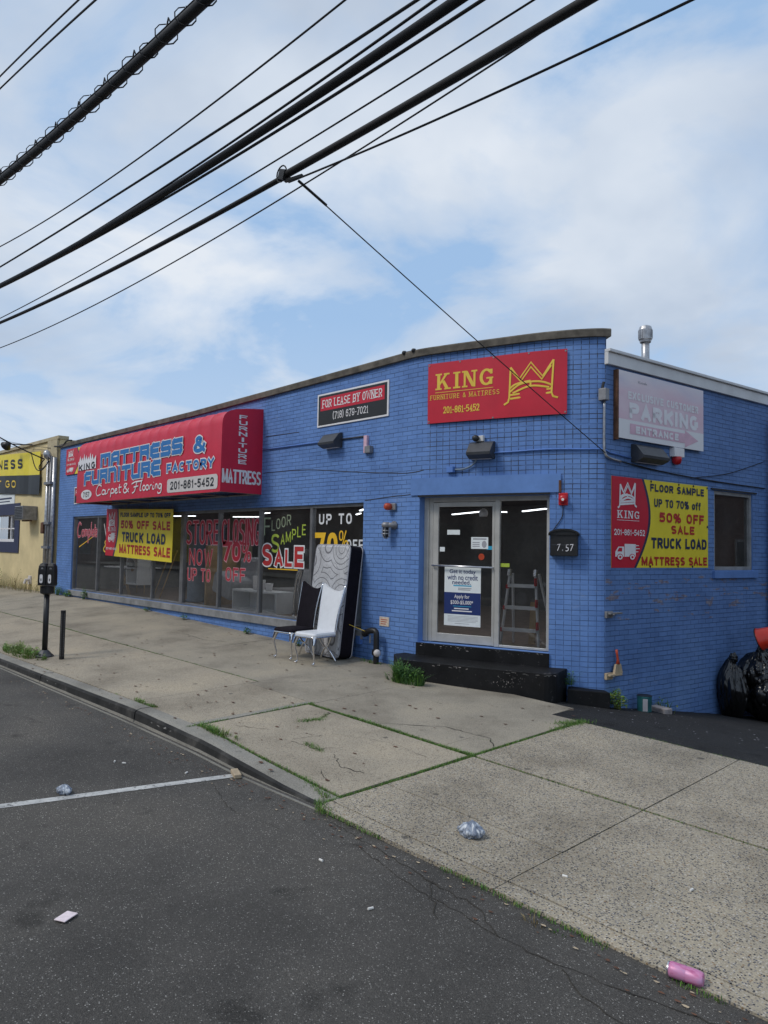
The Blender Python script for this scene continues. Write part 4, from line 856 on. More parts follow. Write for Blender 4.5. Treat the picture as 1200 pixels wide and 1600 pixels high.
def sq_word(mb, word, fr, r, wt, d, mi, slant=0.0, extra=0.0):
    tot = sum(WD.get(c, .9) for c in word) + .42 * (len(word) - 1); x = 0; u0, v0, u1, v1 = r; k = (u1 - u0) / tot; n = (fr(u0, v0, 1) - fr(u0, v0, 0)).normalized()
    cnt = 0
    for c in word:
        w = WD.get(c, .9)
        for ln in SQ[c]:
            for (xa, ya), (xb, yb) in zip(ln, ln[1:]): # square brush: boxes, each a hair prouder than the last
                ax = u0 + k * (x + w * xa) ; bx = u0 + k * (x + w * xb); az = v1 - (v1 - v0) * ya; bz = v1 - (v1 - v0) * yb
                az += slant * (ax - u0) / (u1 - u0); bz += slant * (bx - u0) / (u1 - u0)
                dx, dz = bx - ax, bz - az; L = math.hypot(dx, dz) or 1e-6; tx, tz = dx / L, dz / L; h = wt / 2 + extra; ex = h
                q = [(ax - tx * ex - tz * h, az - tz * ex + tx * h), (ax - tx * ex + tz * h, az - tz * ex - tx * h), (bx + tx * ex + tz * h, bz + tz * ex - tx * h), (bx + tx * ex - tz * h, bz + tz * ex + tx * h)]
                dd = d + .0004 * (cnt % 7); cnt += 1
                mb.poly([fr(a, b, dd) for a, b in q], mi)
        x += w + .42
def sq_obj(word, fr, r, wt, mat, outl, slant=0.0):
    mb = MB()
    if outl: sq_word(mb, word, fr, r, wt, .004, 1, slant, .020)
    sq_word(mb, word, fr, r, wt, .0085, 0, slant)
    return mb.build('lettering', [mat, outl or mat], aw)
sq_obj('MATTRESS', AF, (-18.02, 3.67, -13.98, 3.91), .100, 'awning_blue', 'white_ink', .03)
sq_obj('FURNITURE', AF, (-19.0, 3.28, -14.92, 3.53), .100, 'awning_blue', 'white_ink', .02)
block('lettering', '&', AF, (-13.50, 3.61, -12.98, 3.95), 'awning_blue', aw, .004, .24, 'white_ink', .026)
block('lettering', 'FACTORY', AF, (-14.60, 3.28, -12.64, 3.47), 'awning_blue', aw, .004, .26, 'white_ink', .022, gap=.16)
carpet = [curve2([(.10, .12), (.05, .02), (.01, .45), (.03, .78), (.09, .70)]), curve2([(.16, .45), (.12, .42), (.11, .68), (.15, .72), (.165, .44), (.165, .72), (.19, .66)]), curve2([(.20, .72), (.21, .45), (.235, .42)]),
          curve2([(.25, 1.0), (.262, .44), (.295, .44), (.30, .68), (.26, .70)]), curve2([(.32, .6), (.35, .5), (.335, .42), (.315, .58), (.335, .74), (.365, .66)]), curve2([(.39, .12), (.385, .66), (.41, .70)]), [(.37, .36), (.42, .34)],
          curve2([(.53, .75), (.46, .3), (.475, .14), (.50, .2), (.45, .55), (.465, .76), (.50, .70), (.53, .48)]),
          curve2([(.57, .22), (.62, .10), (.70, .08), (.72, .02)]), curve2([(.645, .12), (.615, .7), (.58, .84)]), [(.60, .44), (.665, .40)], curve2([(.71, .06), (.69, .66), (.71, .70)])]
for cx in (.745, .79): carpet.append(curve2(arc(cx, .56, .018, .16, 0, 360, 10)))
carpet += [curve2([(.82, .72), (.83, .45), (.85, .42)]), curve2([(.868, .44), (.863, .68), (.88, .70)]), [(.872, .26), (.875, .28)], curve2([(.895, .72), (.90, .44), (.92, .42), (.925, .70)]), curve2([(.975, .44), (.95, .42), (.943, .66), (.965, .70), (.978, .44), (.972, .92), (.94, 1.0), (.93, .9)])]
mb = MB(); strokes(mb, AF, (-18.3, 2.86, -14.72, 3.2), carpet, .034, .005); mb.build('lettering', 'white_ink', aw, smooth=True)
def rrect(r, rad, n=6):
    u0, v0, u1, v1 = r; o = []
    for cx, cy, a in ((u1 - rad, v0 + rad, -90), (u1 - rad, v1 - rad, 0), (u0 + rad, v1 - rad, 90), (u0 + rad, v0 + rad, 180)): o += arc(cx, cy, rad, rad, a, a + 90, n)
    return o
mb = MB(); mb.poly([AF(a, b, .004) for a, b in rrect((-14.55, 2.85, -12.5, 3.14), .07)]); ph = mb.build('phone_plate', 'pale_ink', aw); block('phone_number', '201-861-5452', AF, (-14.4, 2.905, -12.64, 3.085), 'black_ink', aw, .007, .2)
mb = MB(); mb.poly([AF(a, b, .004) for a, b in arc(-18.89, 2.99, .34, .125, 0, 360, 24)[:-1]]); mb.build('number_plate', 'white_ink', aw); block('lettering', '7157', AF, (-19.09, 2.92, -18.69, 3.06), 'black_ink', aw, .007, .2, gap=.25)
mb = MB(); fan = [(-19.46, 3.64), (-18.34, 3.64), (-18.36, 3.98), (-18.5, 3.86)]
for i in range(7): x = -18.58 - .13 * i; fan += [(x, 4.02 + .05 * math.sin(i * 2.1)), (x - .07, 3.88)]
fan += [(-19.5, 3.86)]; mb.poly([AF(a, b, .004) for a, b in fan]); mb.build('crown_emblem', 'faded_white', aw); block('lettering', 'KING', AF, (-19.45, 3.62, -18.38, 3.79), 'black_ink', aw, .007, .27, slant=.03)
mb = MB(); zt = 4.33
AS = lambda u, z, d=0.0: AR(7.93 + u * 2.4, z, d) # wide squarish letters
for c in 'FURNITURE':
    block_into(mb, c, AS, (-.043, zt - .084, .043, zt) if c != 'I' else (-.012, zt - .084, .012, zt), .004, .2 if c != 'I' else .28); zt -= .1105
mb.build('lettering', 'white_ink', aw)
block('lettering', 'MATTRESS', AR, (7.49, 2.96, 8.37, 3.25), 'white_ink', aw, .004, .2, gap=.14)

# ================================================================== SIGNS AND BANNERS
def wob(fr, amp, sx=1.3, sz=1.1, seed=0): return lambda u, z, d=0.0: fr(u, z, d + amp * (noise.noise(Vector((u * sx, z * sz, seed))) + .5 * noise.noise(Vector((u * sx * 2.3, z * sz * .6, seed + 5)))))
def slab_king(mb, fr, r, d, mi=0):
    k = [0]
    def q(pts):
        mb.poly([fr(r[0] + (r[2] - r[0]) * x, r[3] - (r[3] - r[1]) * y, d + .0004 * (k[0] % 6)) for x, y in reversed(pts)], mi); k[0] += 1
    def rc(x0, y0, x1, y1): q([(x0, y0), (x1, y0), (x1, y1), (x0, y1)])
    s = .10
    rc(.03, 0, .085, 1); rc(0, 0, .115, s); rc(0, 1 - s, .115, 1); q([(.085, .52), (.175, .02), (.225, .02), (.085, .72)]); q([(.115, .50), (.16, .42), (.245, .98), (.185, .98)]); rc(.15, 0, .25, s); rc(.16, 1 - s, .275, 1)
    rc(.35, 0, .405, 1); rc(.315, 0, .44, s); rc(.315, 1 - s, .44, 1)
    rc(.50, 0, .535, 1); rc(.47, 0, .55, s); rc(.47, 1 - s, .565, 1); q([(.50, .02), (.565, .02), (.70, .98), (.64, .98)]); rc(.665, 0, .70, 1); rc(.63, 0, .73, s)
    o = arc(.885, .5, .115, .5, 40, 320, 24); i_ = arc(.885, .5, .062, .36, 40, 320, 24)
    for a, b, c, e in zip(o, o[1:], i_[1:], i_): q([a, b, c, e])
    rc(.885, .52, 1.0, .52 + s); rc(.935, .52, .985, .95); rc(.945, .05, .985, .33)
def king_panel_text(fr, r, own, inkm, d):
    pass
# red king banner on the rounded corner
KB = lambda u, z, d=0.0: FAC(u, z, d + .035); KR = (-7.87, 3.72, -5.68, 4.665); KF = wob(KB, .012, 1.5, 1.2, 2)
bn = thing('king_banner', 'red furniture banner with yellow crown bed emblem above the entrance', 'banner', FAC(-6.8, 3.72, .03))
panel('cloth', KF, KR, 'red_vinyl', bn, 0, .004, 24, 10, smooth=True)
mb = MB(); slab_king(mb, KF, sub(KR, .06, .185, .50, .455), .007); mb.build('lettering', 'yellow_ink', bn)
mb = MB(); mb.fbox(KF, sub(KR, .06, .493, .5, .503), .006, .008); mb.build('rule', 'yellow_ink', bn)
block('lettering', 'FURNITURE & MATTRESS', KF, sub(KR, .02, .535, .545, .615), 'yellow_ink', bn, .007, .15, serif=1.6, gap=.3)
block('phone_number', '201-861-5452', KF, sub(KR, .125, .735, .40, .855), 'yellow_ink', bn, .007, .19, serif=1.1, gap=.14)
mb = MB(); strokes(mb, KF, sub(KR, .575, .14, .945, .81), crown_lines(), .028, .008); mb.build('crown_emblem', 'yellow_ink', bn)
mb = MB()
for fx, ft in ((.01, .03), (.25, .02), (.5, .02), (.75, .02), (.99, .03), (.01, .97), (.5, .985), (.99, .97)):
    r = sub(KR, fx, ft, fx, ft); mb.lathe([(.014, 0), (.014, .004)], KF(r[0], r[1], .006), 8, (FAC(-6.8, 0, 1) - FAC(-6.8, 0, 0)))
mb.build('grommet', 'grey_metal', bn)
# for lease sign
LR = (-10.63, 3.95, -8.74, 4.555); ls = thing('lease_sign', 'black and red for lease by owner sign high on the blue wall', 'sign', FAC(-9.7, 3.95, .03))
panel('panel', FAC, LR, 'white_ink', ls, 0, .02); panel('black_field', FAC, (LR[0] + .035, LR[1] + .03, LR[2] - .035, LR[3] - .03), 'sign_black', ls, .0195, .0225); panel('red_band', FAC, sub(LR, .05, .12, .95, .52), 'red_vinyl', ls, .022, .025)
block('lettering', 'FOR LEASE BY OWNER', FAC, sub(LR, .08, .19, .92, .44), 'white_ink', ls, .028, .17, serif=1.2, gap=.16); block('phone_number', '(718) 679-7021', FAC, sub(LR, .24, .60, .74, .82), 'white_ink', ls, .026, .15, serif=1.0, gap=.16)
# sale banners: same artwork hung three times
def sale_art(fr, r, own, lines, redw, bulge, small=False, only_red=False):
    u0, v0, u1, v1 = r; mb = MB(); n = 14; q = lambda x, y, d: fr(u0 + (u1 - u0) * x, v1 - (v1 - v0) * y, d)
    edge = lambda t: redw + bulge * math.sin(math.pi * (t * .9 + .08)) - .05 * t
    for i in range(n):
        a, b = i / n, (i + 1) / n
        for k in range(3): mb.quad(q(edge(b) * k / 3, b, .0065), q(edge(b) * (k + 1) / 3, b, .0065), q(edge(a) * (k + 1) / 3, a, .0065), q(edge(a) * k / 3, a, .0065), 0)
        mb.quad(q(edge(b), b, .0065), q(edge(b) + .022, b, .0065), q(edge(a) + .022, a, .0065), q(edge(a), a, .0065), 1)
    mb.build('red_field', ['red_vinyl', 'navy_ink'], own)
    mb = MB(); strokes(mb, fr, sub(r, .055, .05, .235, .35) if not small else sub(r, .03, .06, .15, .42), crown_lines(), .022 * (r[3] - r[1]), .009); mb.build('crown_emblem', 'white_ink', own)
    e = (lambda a, b, c, d_: sub(r, a, b, c, d_)) if not small else (lambda a, b, c, d_: sub(r, a * .62, b * .9 + .06, c * .62, d_ * .9 + .06))
    mb = MB(); slab_king(mb, fr, e(.05, .37, .26, .455), .009); mb.fbox(fr, e(.05, .475, .26, .48), .008, .010); mb.build('lettering', 'white_ink', own)
    block('phone_number', '201-861-5452', fr, e(.025, .575, .315, .645) if not small else sub(r, .01, .82, .185, .87), 'white_ink', own, .009, .2, gap=.14)
    mb = MB(); truck_into(mb, fr, e(.03, .73, .27, .92) if not small else sub(r, .035, .5, .17, .72), .009); mb.build('truck_emblem', ['white_ink', 'red_vinyl'], own)
    for body, rr_, m in lines: block('lettering', body, fr, sub(r, *rr_), m, own, .009, .25, gap=.15)
SR = (.12, 1.535, 2.63, 2.845); SF = wob(SIDE, .004, 1.2, 1.0, 9)
sb = thing('sale_banner', 'yellow and red sale banner on the side wall beside the small window', 'banner', SIDE(1.3, 1.54, .02), 'yellow and red sale banners')
panel('cloth', SF, SR, 'yellow_vinyl', sb, .0, .004, 16, 10, smooth=True)
sale_art(SF, SR, sb, [('FLOOR SAMPLE', (.37, .04, .95, .128), 'navy_ink'), ('UP TO 70% off', (.41, .205, .91, .305), 'navy_ink'), ('50% OFF', (.46, .36, .95, .475), 'red_ink'), ('SALE', (.585, .505, .84, .605), 'red_ink'), ('TRUCK LOAD', (.38, .655, .98, .78), 'navy_ink'), ('MATTRESS SALE', (.285, .875, .985, .975), 'red_ink')], .255, .12)
mb = MB()
for fx, ft in ((.38, .015), (.67, .015), (.83, .015), (.99, .02), (.99, .5), (.37, .985), (.66, .985), (.82, .985)):
    r = sub(SR, fx, ft, fx, ft); mb.lathe([(.018, 0), (.018, .004)], SF(r[0], r[1], .006), 8, SN)
mb.build('grommet', 'black_metal', sb)
FB = planar((-19.52, 8.27, 2.68), (1, 0, -.027), (0, 0, 1))
FR = (0, -1.245, 3.70, 0); FF = wob(FB, .02, .9, .8, 4)
fb = thing('sale_banner', 'yellow and red sale banner hanging in front of the display windows under the awning', 'banner', (-17.6, 8.27, 1.4), 'yellow and red sale banners')
panel('cloth', FF, FR, 'yellow_vinyl', fb, -.004, .004, 24, 10, smooth=True)
sale_art(FF, FR, fb, [('FLOOR SAMPLE UP TO 70% OFF', (.235, .075, .97, .165), 'navy_ink'), ('50% OFF SALE', (.245, .235, .97, .405), 'red_ink'), ('TRUCK LOAD', (.27, .475, .91, .68), 'navy_ink'), ('MATTRESS SALE', (.23, .73, .98, .92), 'red_ink')], .165, .045, True)
mb = MB()
for x in (.05, 1.2, 2.4, 3.65): mb.tube([FF(x, -.02), FF(x, .13)], .005, 5)
mb.build('hanging_cord', 'grey_metal', fb)
UR = (-22.86, 3.80, -20.4, 4.58); UF = wob(chord(-22.9, -20.3, .03), .004, 1, 1, 12)
ub = thing('sale_banner', 'yellow and red banner on the wall half hidden behind the awning end', 'banner', (-21.6, 8.38, 3.8), 'yellow and red sale banners')
panel('cloth', UF, UR, 'yellow_vinyl', ub, 0, .004, 8, 4); sale_art(UF, UR, ub, [], .30, .12)
bs = thing('lettered_sign', 'small black and red sign partly behind the lower left awning corner', 'sign', (-21, 8.38, 2.9)); BR = (-22.16, 2.90, -20.5, 3.40)
panel('panel', FAC, BR, 'white_ink', bs, 0, .02); panel('black_field', FAC, (BR[0] + .03, BR[1] + .03, BR[2] - .03, BR[3] - .03), 'sign_black', bs, .0195, .0225); panel('red_band', FAC, sub(BR, .05, .12, .95, .52), 'red_vinyl', bs, .022, .025)
block('lettering', 'FOR', FAC, sub(BR, .08, .2, .24, .44), 'white_ink', bs, .028); 
# faded parking sign
PRc = (.20, 3.395, 2.40, 4.375); pk = thing('parking_sign', 'sun faded pink customer parking entrance sign with arrow under the roof edge', 'sign', SIDE(1.3, 3.4, .05))
panel('panel', SIDE, PRc, 'faded_panel', pk, .05, .065, uv=True)
mb = MB(); mb.fbox(SIDE, (PRc[0] - .035, PRc[1] - .03, PRc[0] - .002, PRc[3]), 0, .07); mb.fbox(SIDE, (PRc[0], PRc[1] + .01, PRc[2] - .02, PRc[3] - .01), .0, .049); mb.build('backing_board', 'rust_brown', pk)
block('lettering', 'EXCLUSIVE CUSTOMER', SIDE, sub(PRc, .10, .285, .93, .405), 'faded_white', pk, .068, .27, gap=.16); block('lettering', 'PARKING', SIDE, sub(PRc, .11, .45, .93, .685), 'faded_white', pk, .068, .30, gap=.14)
mb = MB(); a = lambda x, y: SIDE(*(lambda r: (r[0], r[1]))(sub(PRc, x, y, x, y)), .068)
mb.poly([a(*p) for p in reversed([(.12, .765), (.76, .765), (.76, .71), (.93, .85), (.76, .985), (.76, .92), (.12, .92)])]); mb.build('arrow', 'faded_pink', pk)
block('lettering', 'ENTRANCE', SIDE, sub(PRc, .18, .79, .68, .9), 'faded_white', pk, .071, .3, gap=.14); text('lettering', 'Kiosk', SIDE, sub(PRc, .21, .10, .31, .14), 'faded_grey', pk, .068)

# ================================================================== THINGS ON THE WALL
def wedge_light(name, fr, r, label, parts_cam=False):
    t = thing(name, label, 'wall light', fr((r[0] + r[2]) / 2, r[1], 0), 'dark wall pack lights on the blue walls'); u0, z0, u1, z1 = r; mb = MB(); zm = z0 + (z1 - z0) * .25
    P = lambda u, z, d: fr(u, z, d); sec = [(z0, .0), (z0, .10), (z0 + .05, .21), (z0 + .09, .215), (z1 - .03, .10), (z1, .05), (z1, 0)]
    for (za, da), (zb, db) in zip(sec, sec[1:]): mb.quad(P(u0, za, da), P(u1, za, da), P(u1, zb, db), P(u0, zb, db))
    mb.poly([P(u0, z, d) for z, d in reversed(sec)]); mb.poly([P(u1, z, d) for z, d in sec]); mb.build('housing', 'grey_light', t, bevel=.012)
    mb = MB(); mb.quad(P(u0 + .03, z0 - .003, .02), P(u0 + .03, z0 - .003, .095), P(u1 - .03, z0 - .003, .095), P(u1 - .03, z0 - .003, .02)); mb.build('lens', 'faded_white', t); return t
wedge_light('wall_light', FAC, (-10.36, 3.53, -9.92, 3.79), 'dark wall light under the black for lease sign')
wedge_light('wall_light', FAC, (-7.13, 3.12, -6.75, 3.38), 'dark wall light below the red king banner with camera on top')
wedge_light('wall_light', SIDE, (.58, 3.08, 1.24, 3.34), 'dark wall light below the faded parking sign')
t = thing('security_camera', 'small dome camera on the wall light above the entrance', 'camera', FAC(-7.0, 3.39, .05))
mb = MB(); mb.box(FAC(-6.98, 3.43, .03), (.14, .05, .09)); mb.build('bracket', 'white_metal', t, bevel=.008)
mb = MB(); bm_c = FAC(-7.03, 3.43, .09); mb.lathe([(.02, -.045), (.05, -.02), (.055, 0), (.05, .03), (.02, .05)], bm_c, 14); mb.build('dome', 'black_plastic', t, smooth=True)
t = thing('security_camera', 'pair of small dark camera heads on the roof coping', 'camera', FAC(-8.25, 4.94, .02))
for u in (-8.36, -8.15):
    mb = MB(); c = FAC(u, 4.93, .05); mb.lathe([(.012, -.04), (.032, -.03), (.034, .02), (.022, .04)], c, 14, FAC(u, 0, 1) - FAC(u, 0, 0) + Vector((.3, 0, -.3))); mb.build('head', 'black_plastic', t, smooth=True)
mb = MB(); mb.tube([FAC(-8.36, 4.93, .03), FAC(-8.15, 4.93, .03)], .018, 6); mb.build('bracket', 'black_plastic', t)
def conduit(pts, r, label, mat='grey_metal', n=6): mb = MB(); mb.tube(pts, r, n); return tag(mb.build('conduit', mat, smooth=True), label, 'conduit', 'conduits on the blue walls')
conduit([FAC(-12.38, 3.69, .02), FAC(-10.4, 3.675, .02), FAC(-10.36, 3.675, .03)], .013, 'thin conduit between the awning and the wall light under the lease sign', 'conduit_blue')
conduit([FAC(-9.92, 3.67, .02), FAC(-9.32, 3.665, .02), FAC(-9.25, 3.6, .02)], .013, 'short conduit from the wall light under the lease sign to a small box', 'grey_light')
conduit([FAC(-6.8, 3.20, .04)] + [FAC(u, 3.215 + .006 * math.sin(u * 5), .02) for u in [-6.7 + .1 * i for i in range(16)]] + [FAC(UE, 3.19, .025), SIDE(.05, 3.17, .02), SIDE(.55, 3.13, .02)], .013, 'pale blue conduit running round the corner from the entrance light', 'conduit_blue')
conduit(curve2([FAC(-7.4, 2.98, .03), FAC(-7.25, 2.98, .03), FAC(-7.1, 3.04, .03), FAC(-7.02, 3.14, .03)], 4), .014, 'bent conduit below the entrance wall light', 'blue_grey')
t = MB(); t.box(FAC(-7.46, 2.98, .03), (.13, .07, .09)); tag(t.build('junction_box', 'conduit_blue', bevel=.006), 'blue painted junction box left of the entrance light conduit', 'box')
t = thing('junction_box', 'small pinkish box with grey cover below the lease sign', 'box', FAC(-9.22, 3.37)); mb = MB(); mb.box(FAC(-9.27, 3.52, .025), (.08, .05, .3)); mb.build('box', 'faded_pink', t, bevel=.005); mb = MB(); mb.box(FAC(-9.18, 3.42, .04), (.13, .09, .12)); mb.build('cover', 'grey_metal', t, bevel=.006)
t = thing('junction_box', 'grey box with vertical conduit at the building corner', 'box', FAC(-5.2, 3.9)); mb = MB(); mb.box(FAC(UE - .05, 3.98, .05), (.12, .1, .17)); mb.build('box', 'grey_metal', t, bevel=.008); mb = MB(); mb.tube([FAC(UE - .07, 4.07, .05), FAC(UE - .05, 4.16, .05)], .02, 8); mb.build('knob', 'black_plastic', t)
mb = MB(); mb.tube(curve2([FAC(UE - .04, 3.92, .04), FAC(UE - .04, 3.3, .035), FAC(UE - .03, 3.16, .035), SIDE(.03, 3.09, .03), SIDE(.3, 3.06, .03)], 4), .018, 8); mb.build('pipe', 'galvanised', t, smooth=True)
conduit(curve2([SIDE(.3, 3.06, .03), SIDE(1.2, 3.0, .02), SIDE(2.6, 2.95, .02), SIDE(4.45, 2.93, .02)], 6), .011, 'dark cable sagging along the side wall over the sale banner', 'rubber')
t = thing('alarm_strobe', 'white box with red lamp under the parking sign', 'alarm', SIDE(1.68, 3.15)); mb = MB(); mb.box(SIDE(1.68, 3.31, .05), (.1, .26, .14), Matrix.Rotation(-.13, 3, 'Z')); mb.build('box', 'white_ink', t, bevel=.01); mb = MB(); mb.lathe([(.07, 0), (.075, .04), (.06, .10), (.02, .12)], SIDE(1.66, 3.24, .06), 14, Vector((0, 0, -1))); mb.build('lamp', 'alarm_red', t, smooth=True)
t = thing('alarm_strobe', 'weathered orange strobe lamp above the caged light', 'alarm', FAC(-8.63, 2.36)); mb = MB(); mb.box(FAC(-8.58, 2.435, .02), (.12, .04, .11)); mb.build('base', 'grey_metal', t, bevel=.006); mb = MB(); mb.lathe([(.055, 0), (.06, .04), (.055, .09), (.03, .11)], FAC(-8.64, 2.435, .03), 14, Vector((-.3, -1, 0))); mb.build('lamp', 'orange_red', t, smooth=True)
t = thing('caged_light', 'small caged jelly jar light between strobe lamp and door', 'wall light', FAC(-8.66, 1.93)); mb = MB(); mb.lathe([(.07, 0), (.07, .03), (.04, .05), (.04, .13)], FAC(-8.56, 2.13, 0), 14, Vector((0, -1, 0))); mb.lathe([(.05, 0), (.075, .01), (.075, .06), (.045, .09)], FAC(-8.64, 2.09, .12), 14); mb.tube([FAC(-8.56, 2.13, .1), FAC(-8.64, 2.13, .12)], .04, 10); mb.build('fitting', 'grey_metal', t, smooth=True)
mb = MB(); mb.lathe([(.05, .0), (.05, .12), (.03, .16)], FAC(-8.64, 2.09, .12), 12, Vector((0, 0, -1))); mb.build('globe', 'black_plastic', t, smooth=True)
mb = MB(); c = FAC(-8.64, 2.09, .12)
for k in range(6): an = k * math.pi / 3; dx, dy = .066 * math.cos(an), .066 * math.sin(an); mb.tube([c + Vector((dx, dy, 0)), c + Vector((dx, dy, -.13)), c + Vector((dx * .3, dy * .3, -.18))], .006, 5)
for zz in (-.05, -.1): mb.tube([c + Vector((.066 * math.cos(a * .524), .066 * math.sin(a * .524), zz)) for a in range(13)], .006, 5)
mb.build('cage', 'galvanised', t)
t = thing('alarm_bell', 'round red alarm bell above the mailbox', 'alarm', FAC(-5.72, 2.4)); mb = MB(); mb.fbox(FAC, (-5.79, 2.41, -5.66, 2.59), 0, .03); mb.build('back_plate', 'alarm_red', t, bevel=.012); mb = MB(); mb.lathe([(.06, 0), (.065, .03), (.05, .055), (.02, .065)], FAC(-5.725, 2.5, .03), 18, FAC(-5.725, 0, 1) - FAC(-5.725, 0, 0)); mb.build('gong', 'alarm_red', t, smooth=True); mb = MB(); mb.lathe([(.02, 0), (.02, .008)], FAC(-5.725, 2.49, .094), 10, FAC(-5.725, 0, 1) - FAC(-5.725, 0, 0)); mb.build('badge', 'white_ink', t)
mb = MB(); mb.tube([FAC(-5.77, 2.6, .02), FAC(-5.77, 2.77, .02)], .02, 6); mb.build('stub_pipe', 'rust_brown', t)
conduit(curve2([FAC(-5.73, 2.41, .012), FAC(-5.74, 2.25, .012), FAC(-5.82, 2.12, .012), FAC(-5.86, 2.06, .012)], 4), .006, 'thin black wire dropping from the alarm bell', 'rubber', 5)
# mailbox
t = thing('mailbox', 'black wall mailbox with silver house number beside the door', 'mailbox', FAC(-5.7, 1.69)); MF = chord(-5.915, -5.495, .0); u0, u1 = -5.915, -5.495
mb = MB(); mb.fbox(MF, (u0 + .02, 1.69, u1 - .02, 1.995), .0, .13); mb.build('body', 'black_metal', t, bevel=.008)
mb = MB(); top = arc((u0 + u1) / 2, 2.0, (u1 - u0) / 2, .075, 180, 0, 12); A = [MF(a, b, -.0) for a, b in top]; B = [MF(a, b, .17) for a, b in top]; A2 = [MF(a, b - .02, 0) for a, b in top]; B2 = [MF(a, b - .025, .17) for a, b in top]
for i in range(12): mb.quad(B[i], B[i + 1], A[i + 1], A[i]); mb.quad(A2[i], A2[i + 1], B2[i + 1], B2[i]); mb.quad(B2[i], B2[i + 1], B[i + 1], B[i])
mb.poly([MF(a, b - .012, .15) for a, b in reversed(top)]); mb.build('lid', 'black_metal', t)
mb = MB(); mb.fbox(MF, (u0 + .04, 1.84, u1 - .04, 1.85), .13, .134); mb.build('slot_edge', 'grey_light', t)
text('house_number', '7', MF, (-5.80, 1.76, -5.75, 1.85), 'faded_white', t, .134, -.01, slant=.01); text('house_number', '57', MF, (-5.68, 1.755, -5.57, 1.85), 'faded_white', t, .134, -.01, slant=.01); text('house_number', '1', MF, (-5.725, 1.76, -5.715, 1.78), 'faded_grey', t, .134, -.01)
# standpipe, notice
t = thing('standpipe', 'black bent fire standpipe coming out of the wall near the step', 'pipe', FAC(-8.8, -.1)); mb = MB(); mb.tube(curve2([FAC(-9.02, .36, .16), FAC(-8.93, .40, .16), FAC(-8.82, .40, .15), FAC(-8.79, .32, .15), FAC(-8.79, .0, .15), FAC(-8.79, -.12, .15)], 4), .048, 12); mb.build('pipe', 'black_metal', t, smooth=True)
mb = MB(); mb.lathe([(.06, 0), (.06, .05), (.055, .07)], FAC(-9.02, .36, .16), 14, Vector((-1, 0, -.35))); mb.lathe([(.07, 0), (.07, .08)], FAC(-8.79, .02, .15), 14); mb.build('collar', 'black_metal', t)
mb = MB(); mb.lathe([(.055, 0), (.06, .03), (.03, .06)], FAC(-8.75, .06, .17), 12, Vector((.8, -.6, 0))); mb.build('cap', 'pale_ink', t, smooth=True)
mb = MB(); mb.tube([FAC(-8.93, .33, .16), FAC(-8.93, .2, .16)], .014, 6); mb.build('chain', 'grey_metal', t)
t = thing('notice_plate', 'small weathered notice plate above the standpipe', 'sign', FAC(-8.76, .48)); panel('plate', FAC, (-8.87, .48, -8.65, .63), 'paper_cream', t, 0, .012)
mb = MB()
for k in range(3): mb.fbox(FAC, (-8.84, .51 + .035 * k, -8.72 + .02 * k, .522 + .035 * k), .012, .0135)
mb.build('print', 'orange_red', t)
t = MB(); t.box(FAC(-9.35, .2, .03), (.12, .06, .14)); tag(t.build('outlet_box', 'conduit_blue', bevel=.006), 'blue painted outlet box low on the wall behind the mattress', 'box')
# old iron hinges on the side wall
for i, (z, lab) in enumerate(((.885, 'rusty bent gate bracket on the corner at waist height'), (.03, 'low rusty gate bracket with a brush lying on it'))):
    t = thing('gate_bracket', lab, 'bracket', SIDE(0, z)); mb = MB(); mb.fbox(SIDE, (-.02, z - .05, .12, z + .04), .0, .04); mb.fbox(SIDE, (.0, z, .27, z + .025), .04, .09); mb.build('plate', 'tan_dust' if i else 'grey_metal', t, bevel=.004)
    mb = MB(); mb.lathe([(.012, 0), (.012, .02)], SIDE(.06, z, .09), 8, SN); mb.build('bolt', 'grey_metal', t)
t = thing('hand_brush', 'worn red handled brush standing on the low gate bracket', 'brush', SIDE(.2, .06, .06)); mb = MB(); BF = lambda a, b, d=0: SIDE(.2 + a, .058 + b, .06 + d)
mb.hexa([BF(-.09, 0, .02), BF(.09, 0, .02), BF(.09, 0, -.02), BF(-.09, 0, -.02), BF(-.055, .13, .015), BF(.055, .13, .015), BF(.055, .13, -.015), BF(-.055, .13, -.015)]); mb.build('bristles', 'tan_dust', t); mb = MB(); mb.tube([BF(0, .13), BF(.005, .18), BF(-.015, .26), BF(-.03, .33)], [.03, .018, .016, .02], 8); mb.build('handle', 'orange_red', t, smooth=True)

# ================================================================== OUTSIDE THE SHOP: mattress, chairs
t = thing('mattress', 'grey quilted single mattress with black sides leaning against the shop window', 'mattress', (-10, 8.1, -.1))
ang = math.atan2(.21, 1.86); mm = Matrix.Translation((-9.80, 8.06, -.085)) @ Matrix.Rotation(R(-4), 4, 'Z') @ Matrix.Rotation(-ang, 4, 'X')
W2, H, T = .50, 1.88, .13
def mat_outline(w, h, r, n=6): return [(a, b) for a, b in rrect((-w, 0, w, h), r, n)]
ol = mat_outline(W2, H, .09); mb = MB()
def MP(a, b, d): return mm @ Vector((a, d, b))
cx, cy = 0, H / 2
ins = lambda k: [(a * (1 - k * .05 / W2), cy + (b - cy) * (1 - k * .05 / cy)) for a, b in ol]
o0, o1 = ol, ins(.8)
for i in range(len(ol)):
    j = (i + 1) % len(ol); mb.quad(MP(*o0[i], -T), MP(*o0[j], -T), MP(*o1[j], -T - .03), MP(*o1[i], -T - .03))
mb.poly([MP(*p, -T - .03) for p in o1]); mo = mb.build('top_panel', 'mattress_cloth', t)
mb = MB()
for i in range(len(ol)): j = (i + 1) % len(ol); mb.quad(MP(*ol[j], -T), MP(*ol[i], -T), MP(*ol[i], T), MP(*ol[j], T))
